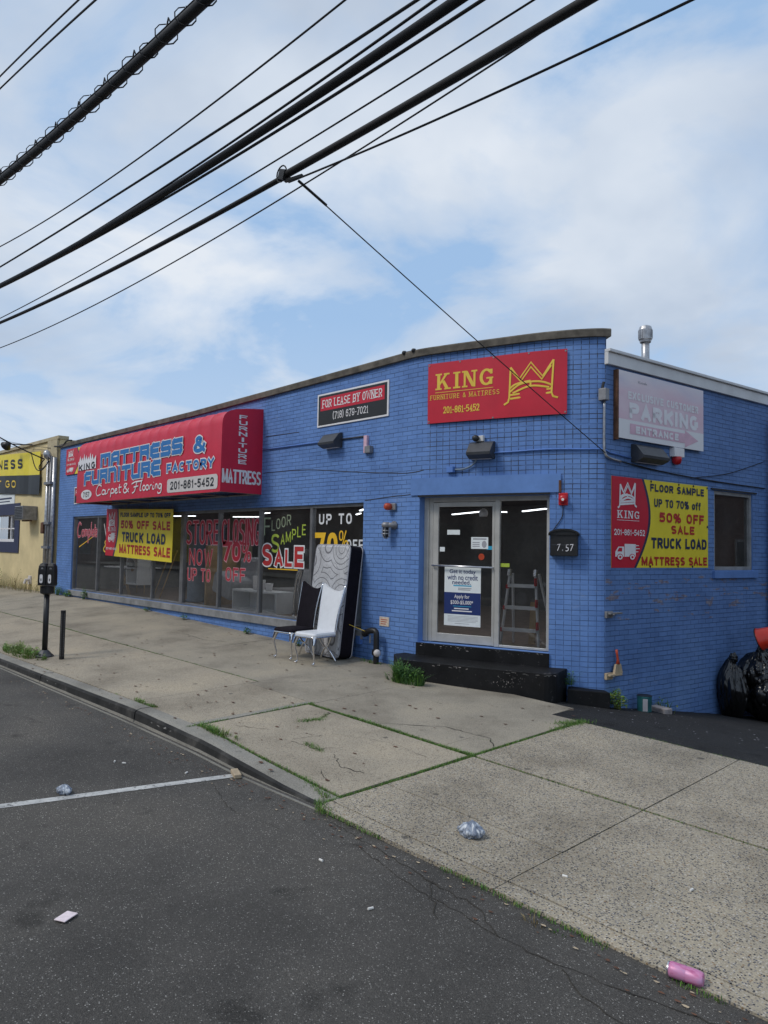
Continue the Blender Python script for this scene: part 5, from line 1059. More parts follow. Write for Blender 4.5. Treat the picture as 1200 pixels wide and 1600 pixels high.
mb.poly([MP(*p, T) for p in reversed(ol)]); mb.build('side_border', 'black_velvet', t)
for dd in (-T, T): mb = MB(); mb.tube([MP(*p, dd) for p in ol + [ol[0]]], .011, 6, cap=False); mb.build('piping', 'faded_grey', t, smooth=True)
def chair(label, loc, rz, fabric):
    t = thing('dining_chair', label, 'chair', (0, 0, 0), 'high backed chairs left on the sidewalk'); W, Dp = .25, .25
    # seat pad, front towards -Y
    bm = MB(); ol = rrect((-W, -Dp, W, Dp), .06, 4); prof = [(.90, .435), (1.0, .45), (1.0, .475), (.93, .50), (.6, .512)]
    for (k0, z0), (k1, z1) in zip(prof, prof[1:]):
        for i in range(len(ol)): j = (i + 1) % len(ol); bm.quad((ol[i][0] * k0, ol[i][1] * k0, z0), (ol[j][0] * k0, ol[j][1] * k0, z0), (ol[j][0] * k1, ol[j][1] * k1, z1), (ol[i][0] * k1, ol[i][1] * k1, z1))
    bm.poly([(a * .6, b * .6, .512) for a, b in ol]); bm.poly([(a * .9, b * .9, .435) for a, b in reversed(ol)]); bm.build('seat', fabric, t, smooth=True)
    # tall waisted backrest with a scooped top
    bm = MB(); nx, nz = 10, 14; P = {}
    for j in range(nz + 1):
        for i in range(nx + 1):
            a = i / nx * 2 - 1; b = j / nz; hw = .19 + .06 * b ** 1.4 + .02 * (1 - b) ** 3; zt = .46 + b * (.80 - .035 * (a + 1) - .075 * (1 - a * a) ** 1.1); y = Dp - .03 + .17 * b ** 1.35 + .02 * (1 - a * a)
            P[i, j] = (a * hw, y, zt)
    for i in range(nx):
        for j in range(nz):
            bm.quad(P[i, j], P[i + 1, j], P[i + 1, j + 1], P[i, j + 1]); bk = lambda p: (p[0], p[1] + .05, p[2]); bm.quad(bk(P[i, j + 1]), bk(P[i + 1, j + 1]), bk(P[i + 1, j]), bk(P[i, j]))
    for j in range(nz): bm.quad(P[0, j + 1], bk(P[0, j + 1]), bk(P[0, j]), P[0, j]); bm.quad(P[nx, j], bk(P[nx, j]), bk(P[nx, j + 1]), P[nx, j + 1])
    for i in range(nx): bm.quad(P[i, nz], P[i + 1, nz], bk(P[i + 1, nz]), bk(P[i, nz]))
    bm.build('backrest', fabric, t)
    for s in (-1, 1):
        bm = MB(); pts = [(P[0 if s < 0 else nx, j][0] + s * .012, P[0, j][1] + .02, P[0, j][2]) for j in range(nz + 1)]; bm.tube(pts, .013, 8); bm.build('back_rail', 'chrome', t, smooth=True)
        bm = MB(); x, y = s * .2, -.2; pts = curve2([(x, y, .445), (x * 1.08, y - .03, .36), (x * 1.12, y - .045, .28), (x * 1.02, y - .01, .12), (x * 1.0, y - .005, .035), (x * 1.06, y - .04, .012)], 4); rs = [.045 - .031 * min(1, k / 10) for k in range(len(pts) - 3)] + [.018, .022, .02]; bm.tube(pts, rs, 10); bm.build('leg', 'chrome', t, smooth=True)
        bm = MB(); bm.tube(curve2([(s * .17, .2, .44), (s * .06, .235, .26), (-s * .05, .25, .2), (-s * .2, .29, .0)], 4), .016, 8); bm.build('leg', 'chrome', t, smooth=True)
    bm = MB(); bm.tube([(a * .97, b * .97, .435) for a, b in ol + [ol[0]]], .014, 6, cap=False); bm.build('seat_frame', 'chrome', t, smooth=True)
    t.location = loc; t.rotation_euler = (0, 0, rz); return t
chair('white leather high back chair with chrome legs in front of the mattress', (-9.46, 7.52, zs(-9.46, 7.52)), R(4), 'white_leather')
chair('black velvet high back chair with chrome legs beside the white one', (-10.06, 7.53, zs(-10.06, 7.53)), R(3), 'black_velvet')
mb = MB(); mb.tube(curve2([(-10.5, 8.25, .98), (-10.46, 8.05, .9), (-10.2, 7.99, .78), (-9.8, 7.985, .66), (-9.47, 7.98, .56), (-9.42, 8.05, .52), FAC(-9.0, .38, .19)], 8), .005, 5); tag(mb.build('rope', 'yellow_ink', smooth=True), 'thin yellow rope tied from mattress to standpipe', 'rope')

# ================================================================== STREET FURNITURE
mx0, my0 = -13.13, 4.57; mz0 = zs(mx0, my0)
t = thing('parking_meter', 'black double headed parking meter on a pole at the kerb', 'parking meter', (mx0, my0, mz0)); mb = MB(); mb.tube([(mx0, my0, mz0), (mx0 - .0, my0, mz0 + 1.08)], .045, 14); mb.build('pole', 'black_metal', t, smooth=True)
mb = MB(); mb.lathe([(.15, 0), (.15, .025), (.11, .06), (.075, .10), (.055, .12)], (mx0, my0, mz0 - .005), 18)
for k in range(4): an = k * 1.57 + .6; mb.lathe([(.02, 0), (.02, .03)], (mx0 + .12 * math.cos(an), my0 + .12 * math.sin(an), mz0 + .02), 6)
mb.build('base_flange', 'grey_light', t)
mb = MB(); mb.lathe([(.05, 0), (.11, .03), (.11, .14), (.13, .15)], (mx0, my0, mz0 + 1.05), 16); mb.build('yoke', 'black_metal', t)
mdir = Vector((math.cos(R(38)), math.sin(R(38)), 0)); mrot = Matrix.Rotation(R(38), 3, 'Z'); mrot_f = mrot
for s in (-1, 1):
    c = Vector((mx0, my0, mz0 + 1.21)) + mdir * s * .078; f_ = planar(c, mdir, (0, 0, 1)); mb = MB()
    sec = [(0, .074), (.10, .076), (.26, .074), (.33, .066), (.37, .048), (.385, .02)]
    ringp = lambda h, w: [f_(a, h, b) for a, b in rrect((-w, -w * .85, w, w * .85), w * .35, 3)]
    rg = [ringp(h, w) for h, w in sec]
    for A, B in zip(rg, rg[1:]):
        for i in range(len(A)): j = (i + 1) % len(A); mb.quad(A[i], A[j], B[j], B[i])
    mb.poly(rg[-1]); mb.poly(list(reversed(rg[0]))); h = mb.build('meter_head', 'black_metal', t, smooth=False, bevel=.006)
    mb = MB(); mb.poly([f_(a, b, .0665) for a, b in rrect((-.028, .04, .028, .19), .025, 4)]); mb.build('coin_plate', 'white_ink', h)
    mb = MB(); mb.poly([f_(a, b, .068) for a, b in rrect((-.008, .075, .008, .12), .007, 4)]); mb.build('slot', 'black_metal', h)
    mb = MB(); mb.lathe([(.022, 0), (.022, .006)], f_(.01, .285, .055), 12, f_(0, 0, 1) - f_(0, 0, 0)); mb.build('dial', 'grey_metal', h)
px0, py0 = -12.65, 4.68; pz0 = zs(px0, py0); mb = MB(); pr = Matrix.Rotation(R(20), 3, 'Z'); mb.box((px0, py0, pz0 + .40), (.058, .058, .82), pr)
po = thing('sign_post', 'short black perforated square post stub next to the parking meter', 'post', (px0, py0, pz0)); mb.build('post', 'black_metal', po, bevel=.003)
mb = MB()
for k in range(24):
    for ax in (Vector((0, -1, 0)), Vector((1, 0, 0))): a_ = pr @ ax; mb.lathe([(.008, 0), (.008, .0015)], Vector((px0, py0, pz0 + .06 + k * .03)) + a_ * .0293, 8, a_)
mb.build('holes', 'grey_metal', po)

# ================================================================== DOOR DRESSING
t = thing('poster', 'blue and white credit offer poster inside the glass door', 'poster', DR(-7.34, .58, -.02)); PO = (-7.655, .577, -7.035, 1.495)
panel('sheet', DR, PO, 'paper_white', t, -.026, -.023); panel('blue_block', DR, sub(PO, 0, .44, 1, .805), 'poster_navy', t, -.0235, -.0215)
for b, r in (('Get it today', (.14, .05, .86, .14)), ('with no credit', (.08, .14, .92, .23)), ('needed.', (.22, .23, .73, .305))): text('lettering', b, DR, sub(PO, *r), 'poster_navy', t, -.0215, .012)
panel('rule', DR, sub(PO, .25, .315, .75, .335), 'teal_ink', t, -.0235, -.0215)
text('lettering', 'Apply for', DR, sub(PO, .28, .475, .70, .555), 'white_ink', t, -.02, .008); text('lettering', '$300-$5,000*', DR, sub(PO, .18, .57, .80, .645), 'white_ink', t, -.02, .01)
panel('rule', DR, sub(PO, .25, .665, .75, .675), 'teal_ink', t, -.0215, -.019)
mb = MB()
for k, (a, b) in enumerate(((.28, .68), (.22, .77))): mb.fbox(DR, sub(PO, a, .70 + .04 * k, b, .718 + .04 * k), -.0215, -.02)
mb.build('small_print', 'white_ink', t); mb = MB()
for k in range(5): mb.fbox(DR, sub(PO, .1, .835 + .022 * k, .93 - .05 * (k == 4), .841 + .022 * k), -.023, -.022)
mb.fbox(DR, sub(PO, .3, .955, .7, .962), -.023, -.022); mb.fbox(DR, sub(PO, .38, .36, .75, .375), -.023, -.022); mb.fbox(DR, sub(PO, .38, .385, .72, .40), -.023, -.022); mb.build('small_print', 'faded_grey', t)
t = thing('paper_notice', 'white paper notice taped to the upper door glass', 'paper', DR(-7.06, 1.77, -.02)); NR = (-7.205, 1.77, -6.92, 1.95); panel('sheet', DR, NR, 'paper_white', t, -.026, -.023); mb = MB()
for k in range(3): mb.fbox(DR, sub(NR, .08, .42 + .16 * k, .5, .5 + .16 * k), -.023, -.022)
mb.fbox(DR, sub(NR, .12, .1, .9, .22), -.023, -.022); mb.poly([DR(-6.985 + .04 * math.cos(a * .524), 1.84 + .055 * math.sin(a * .524), -.022) for a in range(12)]); mb.build('print', 'faded_grey', t)
# ladder inside
t = thing('step_ladder', 'aluminium folding ladder with red trim behind the door side glass', 'ladder', DR(-6.5, .3, -.5)); lf = lambda u, z, d: DR(u, z, -.5 + d)
for nm, ua, ub, da, db in (('side_rail', -6.80, -6.72, .25, .05), ('side_rail', -6.18, -6.30, .25, .05), ('rear_rail', -6.78, -6.70, -.3, -.02), ('rear_rail', -6.1, -6.27, -.3, -.02)):
    mb = MB(); A, B = lf(ua, .30, da), lf(ub, 1.40, db); mb.tube([A, B], .022, 4); mb.build(nm, 'white_metal', t)
for k in range(3):
    z = .55 + .33 * k; f = (z - .3) / 1.1; mb = MB(); mb.fbox(lambda u, z_, d: lf(u, z_, d + .25 - .2 * f), (-6.79 + .08 * f, z - .02, -6.19 - .11 * f, z + .03), -.03, .05); mb.build('rung', 'white_metal', t)
for u, d in ((-6.72, .05), (-6.30, .05)): mb = MB(); mb.tube([lf(u, 1.36, d + .03), lf(u, 1.46, d + .0)], .035, 8); mb.build('hinge', 'galvanised', t)
for a in (.55, .88, 1.2): mb = MB(); f = (a - .3) / 1.1; mb.box(lf(-6.80 + .08 * f, a, .28 - .2 * f), (.03, .05, .06)); mb.box(lf(-6.18 - .12 * f, a + .08, .28 - .2 * f), (.02, .05, .12)); mb.build('lock', 'alarm_red', t)
mb = MB(); mb.hexa([lf(-6.5, .3, -.2), lf(-6.4, .3, -.2), lf(-6.4, .3, -.23), lf(-6.5, .3, -.23), lf(-6.5, .95, -.3), lf(-6.4, .95, -.3), lf(-6.4, .95, -.33), lf(-6.5, .95, -.33)]); tag(mb.build('wooden_plank', 'wood'), 'pale wooden plank standing behind the ladder', 'plank')
mb = MB(); mb.lathe([(.06, -.05), (.075, 0), (.06, .05), (.02, .075)], DR(-7.14, 2.33, -.35), 16); tag(mb.build('globe_lamp', 'white_ink', smooth=True), 'small white globe hanging behind the top of the door', 'lamp')

# ================================================================== SHOWROOM
zf = .295
def cab(name, label, x0, x1, y0, y1, z0, z1, mat, cat, thick=.04, shelf=True):
    t = thing(name, label, cat, ((x0 + x1) / 2, y0, z0)); mb = MB()
    for b in ((x0, y0, z1 - thick, x1, y1, z1), (x0, y0, z0, x1, y1, z0 + thick), (x0, y0, z0 + thick, x0 + thick, y1, z1 - thick), (x1 - thick, y0, z0 + thick, x1, y1, z1 - thick), (x0 + thick, y1 - .02, z0 + thick, x1 - thick, y1, z1 - thick)):
        mb.box(((b[0] + b[3]) / 2, (b[1] + b[4]) / 2, (b[2] + b[5]) / 2), (b[3] - b[0], b[4] - b[1], b[5] - b[2]))
    mb.build('carcass', mat, t, bevel=.004)
    if shelf: mb = MB(); xm = x0 + (x1 - x0) * .78; mb.box(((x0 + xm) / 2 + .3, (y0 + y1) / 2, z0 + (z1 - z0) * .5), (.02, y1 - y0 - .04, z1 - z0 - 2 * thick)); mb.build('divider', mat, t)
    return t
cab('media_cabinet', 'low white open media cabinet inside the closing sale window', -13.95, -12.30, 8.75, 9.2, zf + .08, zf + .52, 'white_paint', 'cabinet')
for i, (x, r, h) in enumerate(((-13.35, .065, .30), (-13.10, .07, .22), (-12.85, .085, .16))):
    mb = MB(); mb.lathe([(r * .75, 0), (r, h * .9), (r * 1.05, h), (r * .9, h), (r * .85, h * .9)], (x, 8.95, zf + .522), 16); tag(mb.build('plant_pot', 'white_ink', smooth=True), ('tallest of the white pots on the media cabinet', 'middle white pot on the media cabinet', 'lowest white pot on the media cabinet')[i], 'pot')
t = thing('sofa', 'pale grey sofa with cushions behind the media cabinet', 'sofa', (-12.8, 10, zf)); mb = MB(); mb.box((-12.7, 10.1, zf + .28), (2.2, .9, .5)); mb.build('base', 'sofa_grey', t, bevel=.06); mb = MB(); mb.box((-12.7, 10.5, zf + .65), (2.2, .25, .6)); mb.build('back', 'sofa_grey', t, bevel=.08)
for x in (-13.4, -12.7, -12.0): mb = MB(); mb.box((x, 10.3, zf + .72), (.55, .18, .45), Matrix.Rotation(-.25, 3, 'X')); mb.build('cushion', 'cushion_grey', t, bevel=.08)
t = thing('sheeted_chair', 'armchair under a white sheet with one gold leg', 'chair', (-14.6, 9, zf)); mb = MB(); mb.box((-14.6, 9.2, zf + .55), (.8, .7, .5), Matrix.Rotation(.25, 3, 'Y')); mb.box((-14.35, 9.5, zf + .85), (.75, .2, .7)); mb.build('sheet', 'cushion_grey', t, bevel=.09); mb = MB(); mb.tube([(-14.75, 8.95, zf + .35), (-14.68, 8.85, zf)], .02, 8); mb.build('leg', 'gold', t)
mb = MB(); mb.box((-15.35, 9.3, zf + .75), (.1, .8, 1.4)); tag(mb.build('headboard', 'wood', bevel=.02), 'upright wooden headboard at the left of the store closing pane', 'headboard')
t = thing('figure_lamp', 'chrome twisted sculpture lamp on a round white base in the sale window', 'lamp', (-11.75, 8.85, zf)); mb = MB(); mb.lathe([(.2, 0), (.21, .04), (.2, .07), (.05, .08)], (-11.75, 8.85, zf), 24); mb.build('base', 'white_ink', t)
for s in (-1, 1): mb = MB(); mb.tube(curve2([(-11.75 + s * .1, 8.85, zf + .07), (-11.75 + s * .08, 8.85, zf + .4), (-11.72 + s * .05, 8.85, zf + .75), (-11.62 + s * .02, 8.85, zf + .98), (-11.6, 8.85, zf + 1.15)], 5), .03, 10); mb.build('stem', 'chrome', t, smooth=True)
mb = MB(); mb.lathe([(.05, 0), (.16, .02), (.18, .2), (.12, .32)], (-11.75, 8.95, zf + 1.1), 18); mb.build('shade', 'black_plastic', t, smooth=True)
cab('dresser', 'blue grey glass dresser behind the leaning mattress', -11.3, -10.2, 9.0, 9.45, zf, zf + 1.05, 'blue_grey', 'dresser', .05, False)
cab('display_shelf', 'white open shelf unit by the left windows', -19.6, -18.9, 8.9, 9.3, zf + .35, zf + 1.1, 'white_paint', 'shelf', .05, False)
t = thing('dining_table', 'glass top table with crossed wooden legs in the left window', 'table', (-19.9, 9.3, zf)); mb = MB(); mb.box((-19.9, 9.2, zf + .80), (1.9, .8, .03)); mb.build('table_top', 'white_ink', t)
for a, b in (((-20.4, -19.5)), ((-19.5, -20.4))): mb = MB(); mb.tube([(a, 9.0, zf), (b, 9.05 if a < b else 9.12, zf + .78)], .04, 4); mb.build('leg', 'wood', t)
mb = MB(); mb.lathe([(.08, 0), (.05, .05), (.04, .12), (.11, .25), (.13, .36), (.1, .4)], (-19.4, 9.1, zf + .815), 16); tag(mb.build('vase', 'pale_ink', smooth=True), 'pale urn vase on the table in the left window', 'vase')
t = thing('dark_chair', 'dark draped chair behind the left end window', 'chair', (-21, 9.6, zf)); mb = MB(); mb.box((-20.9, 9.7, zf + .45), (.6, .6, .15)); mb.build('seat', 'black_velvet', t, bevel=.04); mb = MB(); mb.box((-20.9, 10.0, zf + .85), (.6, .1, .8)); mb.build('backrest', 'black_velvet', t, bevel=.04)
mb = MB()
for sx in (-.25, .25):
    for sy in (-.25, .25): mb.tube([(-20.9 + sx, 9.7 + sy, zf), (-20.9 + sx, 9.7 + sy, zf + .4)], .02, 6)
mb.build('leg_frame', 'wood', t)
for i, (x, y) in enumerate(((-17.2, 9.7), (-16.1, 9.6))): mb = MB(); mb.lathe([(.28, 0), (.28, .04), (.22, .06), (.22, 1.9), (.28, 1.95)], (x, y, zf), 20); tag(mb.build('column', 'blue_grey', smooth=True), ('pale blue column behind the sale banner windows, left one', 'pale blue column behind the sale banner windows, right one')[i], 'column')
for i, x in enumerate((-18.2, -17.85)): mb = MB(); mb.tube([(x, 9.0, zf), (x + .35, 9.3, zf + 1.3)], .018, 6); tag(mb.build('wooden_pole', 'wood'), ('slanted wooden pole left of the blue columns', 'slanted wooden pole nearer the blue columns')[i], 'pole')

# ================================================================== NEIGHBOUR
nb = thing('cream_building', 'cream stucco building at the left end with navy trimmed window', 'building', (-27, 8.5, .1)); NY = 8.43; NF = planar((0, NY, 0), (1, 0, 0), (0, 0, 1))
NX1 = -23.62
mb = MB(); x0 = -60; wz = (-29.6, 1.45, -27.25, 3.02)
for r in ((x0, -1, wz[0], 5.0), (wz[2], -1, NX1, 5.0), (wz[0], -1, wz[2], wz[1]), (wz[0], wz[3], wz[2], 5.0)): mb.quad(NF(r[0], r[1]), NF(r[2], r[1]), NF(r[2], r[3]), NF(r[0], r[3]))
mb.quad((NX1, NY, -1), (NX1, 20, -1), (NX1, 20, 5), (NX1, NY, 5)); mb.quad((x0, NY, 5), (NX1, NY, 5), (NX1, 20, 5), (x0, 20, 5)); mb.build('wall', 'cream_stucco', nb)
mb = MB(); mb.box(((x0 + NX1) / 2, NY + .1, 5.05), (NX1 - x0 + .06, .32, .1)); mb.build('parapet_cap', 'cream_trim', nb); mb = MB(); mb.fbox(NF, (-24.5, -1, -23.66, 4.99), 0, .07); mb.build('pilaster', 'cream_trim', nb)
mb = MB()
for r in ((wz[0], wz[1], -27.25, 1.75), (wz[0], 2.70, -27.25, 3.02), (-27.55, 1.75, -27.25, 2.70)): mb.fbox(NF, (r[0], r[1] - (.08 if r[1] < 1.6 else 0), r[2] + (.18 if r[2] > -27.3 else 0), r[3] + (.08 if r[3] > 3 else 0)), -.1, .03)
mb.build('window_trim', 'navy_paint', nb)
mb = MB()
for r in ((-29.6, 2.66, -27.55, 2.7), (-29.6, 1.75, -27.55, 1.85), (-29.6, 2.2, -27.55, 2.24), (-27.6, 1.85, -27.55, 2.66), (-28.25, 1.85, -28.19, 2.66)): mb.fbox(NF, r, -.12, -.06)
w = mb.build('window', 'white_ink', nb); mb = MB(); mb.quad(NF(-29.6, 1.75, -.1), NF(-27.55, 1.75, -.1), NF(-27.55, 2.7, -.1), NF(-29.6, 2.7, -.1)); mb.build('pane', 'glass', w); mb = MB(); mb.quad(NF(-30, 1.4, -.5), NF(-27, 1.4, -.5), NF(-27, 3.1, -.5), NF(-30, 3.1, -.5)); mb.build('blind', 'faded_grey', w)
BNF = wob(planar((0, NY - .06, 0), (1, 0, -.08), (0, 0, 1)), .035, .9, .5, 21); BO = lambda u, z, d=0: BNF(u + 25.2, z, d) + Vector((-25.2, 0, 0))
bnr = thing('business_banner', 'yellow and black banner sagging on the cream building', 'banner', (-27, 8.3, 3.3)); BNR = (-33, 3.42, -25.12, 4.72)
NBY = wob(lambda u, z, d=0.0: NF(u, z - .05 * (u + 25.1), d + .06), .03, .9, .5, 21)
panel('cloth', NBY, (BNR[0], 3.95, BNR[2], 4.72), 'yellow_vinyl', bnr, 0, .005, 20, 6, smooth=True); panel('black_field', NBY, (BNR[0], 3.30, BNR[2] + .05, 3.948), 'sign_black', bnr, 0, .005, 20, 6, smooth=True)
block('lettering', 'INESS', NBY, (-30.0, 4.18, -26.75, 4.52), 'black_ink', bnr, .012, .24); block('lettering', 'T GO', NBY, (-29.6, 3.52, -27.45, 3.78), 'yellow_ink', bnr, .012, .2)
t = thing('paper_sign', 'white lettered board below the yellow and black banner', 'sign', (-28.4, 8.4, 3.1)); panel('panel', NF, (-30.2, 3.10, -27.7, 3.48), 'paper_white', t, 0, .02); mb = MB(); mb.fbox(NF, (-30, 3.17, -28.2, 3.21), .02, .022); mb.fbox(NF, (-30, 3.27, -28.0, 3.33), .02, .022); mb.build('print', 'navy_ink', t)
t = thing('air_conditioner', 'window air conditioner sticking out of the cream wall', 'air conditioner', (-26.1, 8.3, 2.45)); mb = MB(); mb.box((-25.75, NY - .24, 2.70), (.78, .48, .46)); mb.build('casing', 'grey_metal', t, bevel=.02); mb = MB()
for k in range(8): mb.box((-25.75, NY - .485, 2.52 + k * .052), (.70, .012, .03))
mb.build('grille', 'black_plastic', t); mb = MB(); mb.box((-25.75, NY - .2, 2.45), (.7, .1, .035)); mb.build('bracket', 'rust_brown', t)
t = thing('flood_lamp', 'small gooseneck floodlight on the cream parapet', 'lamp', (-26.5, 8.4, 5.0)); mb = MB(); mb.tube([(-25.9, NY, 5.02), (-26.3, 8.1, 5.02), (-27.0, 7.95, 5.1)], .02, 6); mb.build('arm', 'black_metal', t); mb = MB(); mb.lathe([(.05, 0), (.1, .05), (.18, .2), (.16, .22)], (-27.0, 7.95, 5.12), 14, Vector((-.8, -.3, -.5))); mb.build('head', 'black_metal', t, smooth=True)
t = thing('utility_riser', 'cluster of grey riser pipes with weatherhead between the two buildings', 'pipe', (-23.9, 8.3, .1))
for x, r, zt, y in ((-24.02, .06, 4.3, 8.25), (-23.78, .045, 4.45, 8.25), (-23.62, .07, 4.4, 8.3)): mb = MB(); mb.tube([(x, y, .1), (x, y, zt)], r, 10); mb.build('pipe', 'galvanised' if r > .05 else 'grey_metal', t, smooth=True)
mb = MB(); mb.lathe([(.06, 0), (.12, .08), (.11, .22), (.04, .3)], (-23.85, 8.2, 4.35), 12, Vector((-.2, -.3, 1))); mb.build('weatherhead', 'galvanised', t, smooth=True); mb = MB()
for z in (3.6, 2.35, 1.6): mb.box((-23.85, 8.24, z), (.55, .16, .08))
mb.build('clamp', 'grey_metal', t); mb = MB(); mb.box((-24.1, 8.22, 2.2), (.22, .16, .35)); mb.build('meter_box', 'rust_brown', t, bevel=.02)
t = thing('hose_spigot', 'small pale pipe fitting low on the cream wall', 'pipe', (-25.8, 8.3, .3)); mb = MB(); mb.tube([(-25.8, NY, .5), (-25.8, NY - .15, .5), (-25.8, NY - .18, .38)], .05, 8); mb.box((-25.8, NY - .02, .5), (.25, .04, .28)); mb.build('spigot', 'pale_ink', t)

# ================================================================== ACROSS THE STREET (seen in the shop glass)
struct_mb = MB(); struct_mb.quad((-70, -20, .0), (40, -20, -.5), (40, -10.2, -.5), (-70, -10.2, .0)); struct(struct_mb.build('far_sidewalk', 'slab_smooth'))
brick('brick_dark', 0.213, 0.0715, 0.5, 0.6, (0.10, 0.06, 0.05))
for x0, x1, h, lab in ((-150, -27, 6.5, 'dark brick shop row across the street mirrored in the left windows'), (-26.6, 4, 7.5, 'dark brick shop row across the street mirrored in the door glass')):
    t = thing('brick_building', lab, 'building', ((x0 + x1) / 2, -14, 0), 'dark brick buildings over the road'); mb = MB(); CF = planar((0, -14, 0), (-1, 0, 0), (0, 0, 1)); n = int((x1 - x0) / 4)
    mb.quad(CF(-x1, -1), CF(-x0, -1), CF(-x0, h), CF(-x1, h), 0, [(x1, -1), (x0, -1), (x0, h), (x1, h)]); mb.quad((x0, -14, h), (x1, -14, h), (x1, -26, h), (x0, -26, h)); mb.quad((x1, -14, -1), (x1, -26, -1), (x1, -26, h), (x1, -14, h)); mb.quad((x0, -26, -1), (x0, -14, -1), (x0, -14, h), (x0, -26, h)); mb.build('wall', 'brick_dark', t)
    mb = MB(); mb.fbox(CF, (-x1 - .1, h - .3, -x0 + .1, h + .1), 0, .2); mb.build('cornice', 'coping_stone', t)
    for k in range(n):
        a = -x1 + .6 + k * (x1 - x0) / n; b = a + (x1 - x0) / n - 1.2; mb = MB()
        for r in ((a, .6, a + .1, 3.0), (b - .1, .6, b, 3.0), (a + .1, 2.9, b - .1, 3.0), (a + .1, .6, b - .1, .7)): mb.fbox(CF, r, 0, .06)
        w = mb.build('window', 'dark_alu', t); mb = MB(); mb.quad(CF(a + .1, .7, .02), CF(b - .1, .7, .02), CF(b - .1, 2.9, .02), CF(a + .1, 2.9, .02)); mb.build('pane', 'black_plastic', w)

t = thing('brick_building', 'unseen dark brick building added beyond the lot to darken the small side window', 'building', (10, 30, -1), 'dark brick buildings over the road'); mb = MB(); RF = planar((7, 0, 0), (0, -1, 0), (0, 0, 1))  # added out of view so the side window reflects something dark
mb.quad(RF(-70, -4), RF(-13, -4), RF(-13, 7), RF(-70, 7), 0, [(0, 0), (57, 0), (57, 11), (0, 11)]); mb.quad((7, 13, -4), (20, 13, -4), (20, 13, 7), (7, 13, 7), 0, [(0, 0), (13, 0), (13, 11), (0, 11)]); mb.quad((7, 13, 7), (20, 13, 7), (20, 70, 7), (7, 70, 7)); mb.build('wall', 'brick_dark', t)
for k in range(9):
    a = -66 + 5.8 * k; mb = MB(); mb.fbox(RF, (a, .5, a + 1.6, 2.4), -.02, .05); w = mb.build('window', 'window_alu', t); mb = MB(); mb.quad(RF(a + .1, .6, .056), RF(a + 1.5, .6, .056), RF(a + 1.5, 2.3, .056), RF(a + .1, 2.3, .056)); mb.build('pane', 'black_plastic', w)
t = thing('parked_car', 'dark grey sport utility car parked across the street, mirrored in the door glass', 'car', (-8.8, -8.6, -.33)); CX, CY, CZ0 = -8.8, -8.6, -.36
plain('car_paint', (0.05, 0.052, 0.058), 0.25, 0.3, var=0.05); plain('car_glass', (0.01, 0.011, 0.012), 0.08, var=0.05)
def loft(mb, prof, w0, w1, z_lo, z_hi): # side outline swept across the car, narrower towards its top
    def wy(z): k = max(0, min(1, (z - z_lo) / (z_hi - z_lo))); return w0 + (w1 - w0) * k
    A = [(CX + x, CY - wy(z), CZ0 + z) for x, z in prof]; B = [(CX + x, CY + wy(z), CZ0 + z) for x, z in prof]; n = len(prof)
    mb.poly(A[::-1]); mb.poly(B)
    for i in range(n): j = (i + 1) % n; mb.quad(A[i], A[j], B[j], B[i])
mb = MB(); loft(mb, [(-2.3, .35), (2.25, .35), (2.35, .55), (2.3, .8), (2.1, .95), (1.1, 1.08), (-1.9, 1.12), (-2.3, 1.0), (-2.38, .6)], .92, .86, .35, 1.1); mb.build('body', 'car_paint', t, bevel=.06)
mb = MB(); loft(mb, [(1.15, 1.06), (.35, 1.55), (-.4, 1.66), (-1.5, 1.62), (-2.1, 1.1)], .86, .64, 1.06, 1.66); mb.build('roof', 'car_paint', t, bevel=.04)
for s_ in (-1, 1):
    mb = MB(); y = lambda z: CY + s_ * (.865 - .22 * (z - 1.06) / .6 + .006)
    for pts in ([(.95, 1.1), (.32, 1.48), (-.15, 1.54), (-.15, 1.1)], [(-.25, 1.1), (-.25, 1.55), (-1.1, 1.53), (-1.1, 1.1)], [(-1.2, 1.12), (-1.2, 1.52), (-1.5, 1.5), (-1.8, 1.18)]): mb.poly([(CX + x, y(z), CZ0 + z) for x, z in pts])
    mb.build('side_window', 'car_glass', t); mb = MB(); mb.box((CX + .85, CY + s_ * 1.0, CZ0 + 1.12), (.12, .2, .14)); mb.build('mirror', 'car_paint', t, bevel=.03)
    for x in (-1.45, 1.45):
        mb = MB(); mb.lathe([(.24, 0), (.36, .0), (.36, .22), (.24, .22)], (CX + x, CY + s_ * .93 - s_ * .2, CZ0 + .36), 24, Vector((0, s_, 0))); w = mb.build('wheel', 'rubber', t); mb = MB(); mb.lathe([(.05, 0), (.23, 0), (.22, .02)], (CX + x, CY + s_ * .955, CZ0 + .36), 16, Vector((0, s_, 0))); mb.build('rim', 'grey_metal', w)
    mb = MB(); mb.box((CX + 2.24, CY + s_ * .68, CZ0 + .82), (.14, .34, .14)); mb.build('headlight', 'white_ink', t, bevel=.02); mb = MB(); mb.box((CX - 2.3, CY + s_ * .72, CZ0 + .95), (.1, .22, .22)); mb.build('tail_light', 'alarm_red', t, bevel=.02)

